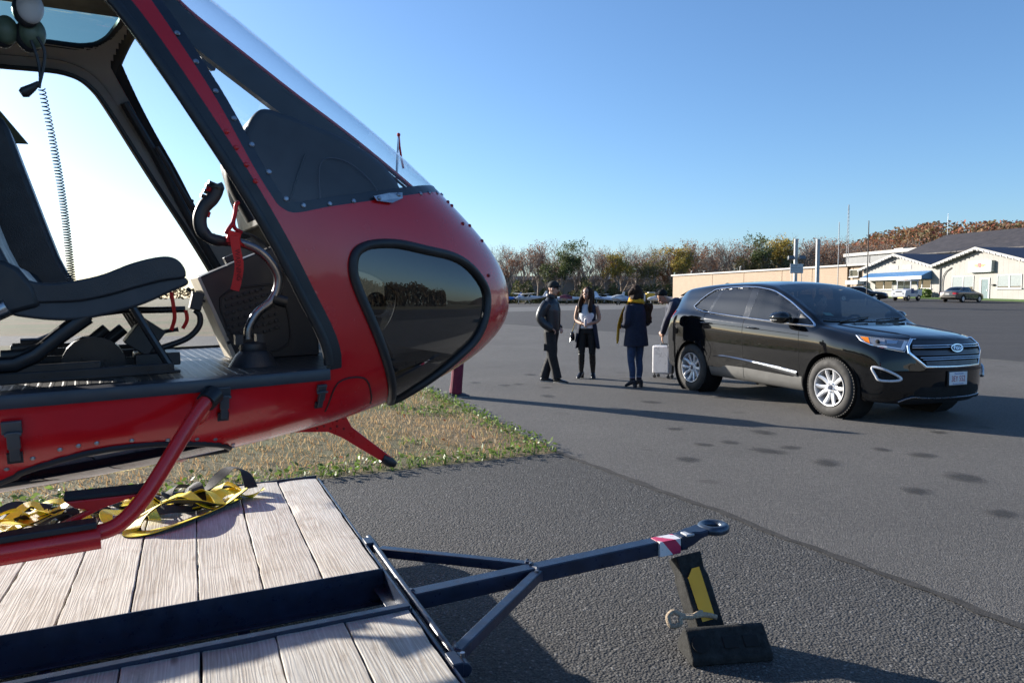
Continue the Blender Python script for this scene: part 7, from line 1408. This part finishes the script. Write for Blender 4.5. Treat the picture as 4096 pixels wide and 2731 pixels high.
# hangar behind the camera (mirrored in the nose)
hb_ = thing('rear_hangar', 'grey metal hangar behind the camera, mirrored in the helicopter window', 'building', (38, -70, 0), (0, 0, R(20))); MB().box((0, 0, 4), (40, 25, 8)).build('wall', M_GREYV, hb_); MB().box((0, 0, 8.3), (41, 26, .6)).build('roof', M_FASCIA, hb_)
hb_ = thing('rear_hangar', 'white low hangar behind the camera, mirrored in the nose', 'building', (-45, -130, 0), (0, 0, R(-8))); MB().box((0, 0, 3.5), (60, 20, 7)).build('wall', M_WALLW, hb_); MB().box((0, 0, 7.2), (61, 21, .5)).build('roof', M_FASCIA, hb_)
# ---- trees
M_BARK = mat('hazed_bark', (0.27, 0.225, 0.19), .9, var=.3, vscale=3, bmp=.3, bscale=20)  # bark lightened evenly to stand in for haze over the far trees
def tree_proto(seed, H, leaf_n, leaf_s, cols, twig=True, dens=(.35, 1.0), width=.36, nm='tree'):
    g = random.Random(seed); br = MB(); tips = []
    def grow(p, d, L, r, lev):
        n = 4; pts = [p]; q = p.copy(); dd = d.copy()
        for k in range(n): dd = (dd + Vector((g.gauss(0, .10), g.gauss(0, .10), g.gauss(.03, .06)))).normalized(); q = q + dd * (L / n); pts.append(q.copy())
        br.tube(pts, list(np.linspace(r, r * .55, n + 1)), 6 if lev < 2 else 4, cap=False)
        if lev >= (4 if twig else 3): tips.append(q); return
        kids = (5, 4, 4, 3)[lev] if lev < 4 else 2
        for k in range(kids):
            t_ = g.uniform(.35, 1.0) if lev else g.uniform(.28, 1.0); b0 = pts[min(n, int(t_ * n))]; az = g.uniform(0, 6.283); sp_ = g.uniform(.35, .85); a = dd.orthogonal().normalized(); a = Matrix.Rotation(az, 3, dd) @ a
            nd_ = (dd * math.cos(sp_) + a * math.sin(sp_)); nd_.z += .18; grow(b0, nd_.normalized(), L * g.uniform(.52, .74), max(r * .5, .022), lev + 1)
        tips.append(q)
    grow(Vector((0, 0, 0)), Vector((0, 0, 1)), H * .46, H * .014, 0)
    zm = max(t_.z for t_ in tips); k_ = H / zm; br.v = [(x * k_, y * k_, z * k_) for x, y, z in br.v]; tips = [t_ * k_ for t_ in tips]
    me_b = br.build('trunk', M_BARK); dm = me_b.data; bpy.data.objects.remove(me_b); lm = None
    if leaf_n:
        r_ = np.random.default_rng(seed); T = np.array([t_[:] for t_ in tips if t_.z > H * dens[0]]); C = T[r_.integers(0, len(T), leaf_n)] + r_.normal(0, H * .028, (leaf_n, 3)); n = leaf_n
        a = r_.normal(0, 1, (n, 3)); a /= np.linalg.norm(a, axis=1, keepdims=True); q = np.cross(a, r_.normal(0, 1, (n, 3))); q /= np.linalg.norm(q, axis=1, keepdims=True); s = leaf_s * r_.uniform(.5, 1.3, (n, 1))
        V = np.stack([C - a * s, C + q * s * .7, C + a * s, C - q * s * .7], 1).reshape(-1, 3); lo = npmesh('crown', V, np.arange(len(V)).reshape(-1, 4), island_mat('leaf_%d' % seed, cols), smooth=False); lm = lo.data; bpy.data.objects.remove(lo)
    return dm, lm
RUST = [(0.26, 0.10, 0.045), (0.34, 0.14, 0.055), (0.18, 0.09, 0.055), (0.22, 0.13, 0.07)]; YEL = [(0.42, 0.30, 0.05), (0.34, 0.26, 0.06), (0.20, 0.18, 0.05), (0.48, 0.33, 0.06)]; GRN = [(0.065, 0.095, 0.03), (0.09, 0.12, 0.04), (0.13, 0.14, 0.05), (0.055, 0.08, 0.03)]; OLI = [(0.18, 0.15, 0.05), (0.13, 0.13, 0.045), (0.23, 0.18, 0.06), (0.15, 0.11, 0.05)]; BRN = [(0.19, 0.13, 0.085), (0.23, 0.16, 0.11), (0.15, 0.11, 0.08)]
PROT = {'bare': [tree_proto(11, 15, 500, .11, BRN), tree_proto(12, 15, 200, .11, BRN), tree_proto(13, 15, 900, .11, BRN)], 'rust': [tree_proto(21, 14, 1700, .16, RUST), tree_proto(22, 14, 900, .16, RUST)], 'yellow': [tree_proto(31, 12, 3600, .19, YEL)], 'green': [tree_proto(41, 14, 4200, .19, GRN), tree_proto(42, 13, 2600, .19, OLI)]}
TLAB = {'bare': ('bare grey branched tree in the far tree line', 'bare trees in the far tree line'), 'rust': ('rust leaved autumn tree in the far tree line', 'rust coloured trees in the far tree line'), 'yellow': ('yellow leaved tree in the far tree line', 'yellow trees in the far tree line'), 'green': ('green leaved tree still dense in the far tree line', 'green trees in the far tree line')}
tg_ = random.Random(5)
ORD = ['first', 'second', 'third', 'fourth', 'fifth', 'sixth', 'seventh', 'eighth', 'ninth', 'tenth', 'eleventh', 'twelfth', 'thirteenth', 'fourteenth', 'fifteenth', 'sixteenth', 'seventeenth', 'eighteenth', 'nineteenth', 'twentieth', 'twenty-first', 'twenty-second', 'twenty-third', 'twenty-fourth', 'twenty-fifth', 'twenty-sixth', 'twenty-seventh', 'twenty-eighth', 'twenty-ninth', 'thirtieth', 'thirty-first', 'thirty-second', 'thirty-third', 'thirty-fourth', 'thirty-fifth', 'thirty-sixth']
CNT = {}
def plant(px, Y, top, kind, row='front'):
    x, y = gp(px, Y); z0 = float(gz(x, y)) * .3; H = 1.5 + (1190 - top) / 2920 * Y - z0; dm, lm = tg_.choice(PROT[kind]); lb, gr = TLAB[kind]
    CNT[(kind, row)] = CNT.get((kind, row), -1) + 1; lb = '%s, %s from the left of its kind in the %s row' % ({'bare': 'bare grey far tree', 'rust': 'rust leaved far tree', 'yellow': 'yellow leaved far tree', 'green': 'green leaved far tree'}[kind], ORD[CNT[(kind, row)]], row)
    t = thing(kind + '_tree', lb, 'tree', (x, y, z0), (0, 0, tg_.uniform(0, 6.28)), gr); s = H / 15 if kind == 'bare' else H / (12 if kind == 'yellow' else 14); t.scale = (s * tg_.uniform(.9, 1.15), s * tg_.uniform(.9, 1.15), s)
    a = bpy.data.objects.new('trunk', dm); COL.objects.link(a); a.parent = t
    if lm is not None: c = bpy.data.objects.new('crown', lm); COL.objects.link(c); c.parent = t
# front row read from the photograph (pixel column, distance, top, kind), then a looser row behind
for px, Y, top, kind in ((1935, 205, 985, 'bare'), (1985, 212, 975, 'bare'), (2020, 198, 1000, 'rust'), (2060, 205, 985, 'bare'), (2110, 210, 975, 'bare'), (2150, 215, 985, 'rust'), (2190, 205, 960, 'bare'), (2215, 214, 965, 'rust'), (2252, 200, 968, 'green'), (2310, 212, 975, 'bare'), (2350, 204, 985, 'bare'), (2395, 214, 978, 'bare'), (2425, 200, 1000, 'rust'), (2470, 196, 1012, 'yellow'), (2490, 214, 975, 'bare'), (2540, 210, 985, 'bare'), (2585, 200, 1005, 'rust'), (2618, 194, 988, 'green'), (2660, 206, 985, 'rust'), (2700, 200, 970, 'bare'), (2720, 198, 985, 'yellow'), (2750, 214, 958, 'bare'), (2790, 210, 966, 'rust'), (2830, 205, 962, 'bare'), (2870, 214, 975, 'rust'), (2910, 206, 960, 'bare'), (2950, 214, 948, 'bare'), (2990, 205, 960, 'rust'), (3030, 200, 965, 'green'), (3075, 198, 940, 'green'), (3110, 208, 948, 'yellow'), (3150, 214, 930, 'bare'), (3185, 208, 940, 'bare'), (3225, 205, 948, 'bare'), (3290, 214, 960, 'rust'), (3330, 196, 965, 'rust'), (3360, 208, 955, 'bare'), (3420, 216, 940, 'bare'), (3470, 214, 962, 'rust'), (3530, 216, 965, 'bare'), (3580, 214, 955, 'rust')): plant(px, Y, top, kind)
for k in range(34):
    px = 1900 + k * 54 + tg_.uniform(-20, 20); plant(px, tg_.uniform(228, 252), 985 - 25 * max(0, (px - 2600) / 1000) + tg_.uniform(-12, 22), tg_.choice(['bare', 'bare', 'bare', 'bare', 'bare', 'rust']), 'back')
# undergrowth, hillside wood, far woods all round: masses nobody could count
def mass(name, label, n, place, size, cols, seed):
    g = np.random.default_rng(seed); C = place(g, n); a = g.normal(0, 1, (n, 3)); a /= np.linalg.norm(a, axis=1, keepdims=True); q = np.cross(a, g.normal(0, 1, (n, 3))); q /= np.linalg.norm(q, axis=1, keepdims=True); s = size * g.uniform(.5, 1.4, (n, 1))
    V = np.stack([C - a * s, C + q * s * .7, C + a * s, C - q * s * .7], 1).reshape(-1, 3); o = npmesh(name, V, np.arange(len(V)).reshape(-1, 4), island_mat(name + '_leaf', cols), smooth=False); tag(o, label, 'woods', None, 'stuff'); return o
def under(g, n):
    X = g.uniform(-25, 115, n); Y = 188 + g.uniform(0, 14, n) + .0 * X; h = 2.2 + 1.6 * np.sin(X * .55) * np.sin(X * .21 + 1) + .8 * np.sin(X * 1.7); return np.c_[X, Y, np.clip(g.uniform(0, 1, n) ** .8 * np.maximum(h, .8) * 1.6, 0, 9)]
mass('undergrowth', 'dark green undergrowth at the foot of the far trees', 26000, under, .33, [(0.05, 0.07, 0.025), (0.09, 0.10, 0.035), (0.13, 0.12, 0.05), (0.12, 0.085, 0.05)], 3)
crc = np.random.default_rng(9); NC = 420; CX_ = crc.uniform(60, 420, NC); CY_ = crc.uniform(300, 560, NC)
hz_ = lambda X, Y: 38 * sm((Y - 230) / 260) * sm((X / Y - .25) / .35)
def hillw(g, n):
    k = g.integers(0, NC, n); d = g.normal(0, 1, (n, 3)); d /= np.linalg.norm(d, axis=1, keepdims=True); r = (g.uniform(.5, 1, n))[:, None]
    base = np.c_[CX_[k], CY_[k], hz_(CX_[k], CY_[k]) + 8]; return base + d * np.array([6.5, 6.5, 5.5]) * r
gs = np.linspace(40, 700, 60); gy = np.linspace(230, 900, 60); PX_, PY_ = np.meshgrid(gs, gy, indexing='ij'); HS_ = Shell(np.stack([PX_, PY_, hz_(PX_, PY_) - .5], -1))
if HS_.nor()[:, 2].mean() < 0: HS_.F = HS_.F[:, ::-1]
struct(HS_.build(0, 'hill', mat('hill_floor', (0.08, 0.05, 0.03), .95)))
mass('hillside_wood', 'autumn coloured wood on the hillside behind the hangars', 42000, hillw, .95, [(0.34, 0.09, 0.06), (0.30, 0.14, 0.06), (0.16, 0.14, 0.06), (0.24, 0.11, 0.07), (0.20, 0.13, 0.09), (0.10, 0.11, 0.05)], 4)
def ringw(g, n):
    a = np.concatenate([g.uniform(R(-175), R(-20), n // 2), g.uniform(R(52), R(185), n - n // 2)]); near = (np.cos(a) < .2); d = np.where(near, 185 + g.uniform(0, 25, n), 620 + g.uniform(0, 60, n)); h = np.where(near, 10 + 1.5 * np.sin(a * 17) + 1.2 * np.sin(a * 41 + 1) + g.normal(0, 1.2, n), 8 + 1.5 * np.sin(a * 23)); return np.c_[d * np.sin(a), d * np.cos(a), g.uniform(0, 1, n) ** .7 * h]
mass('far_woods', 'distant dark woods round the edge of the airfield', 46000, ringw, 1.1, [(0.06, 0.055, 0.03), (0.09, 0.06, 0.035), (0.05, 0.05, 0.03)], 6)
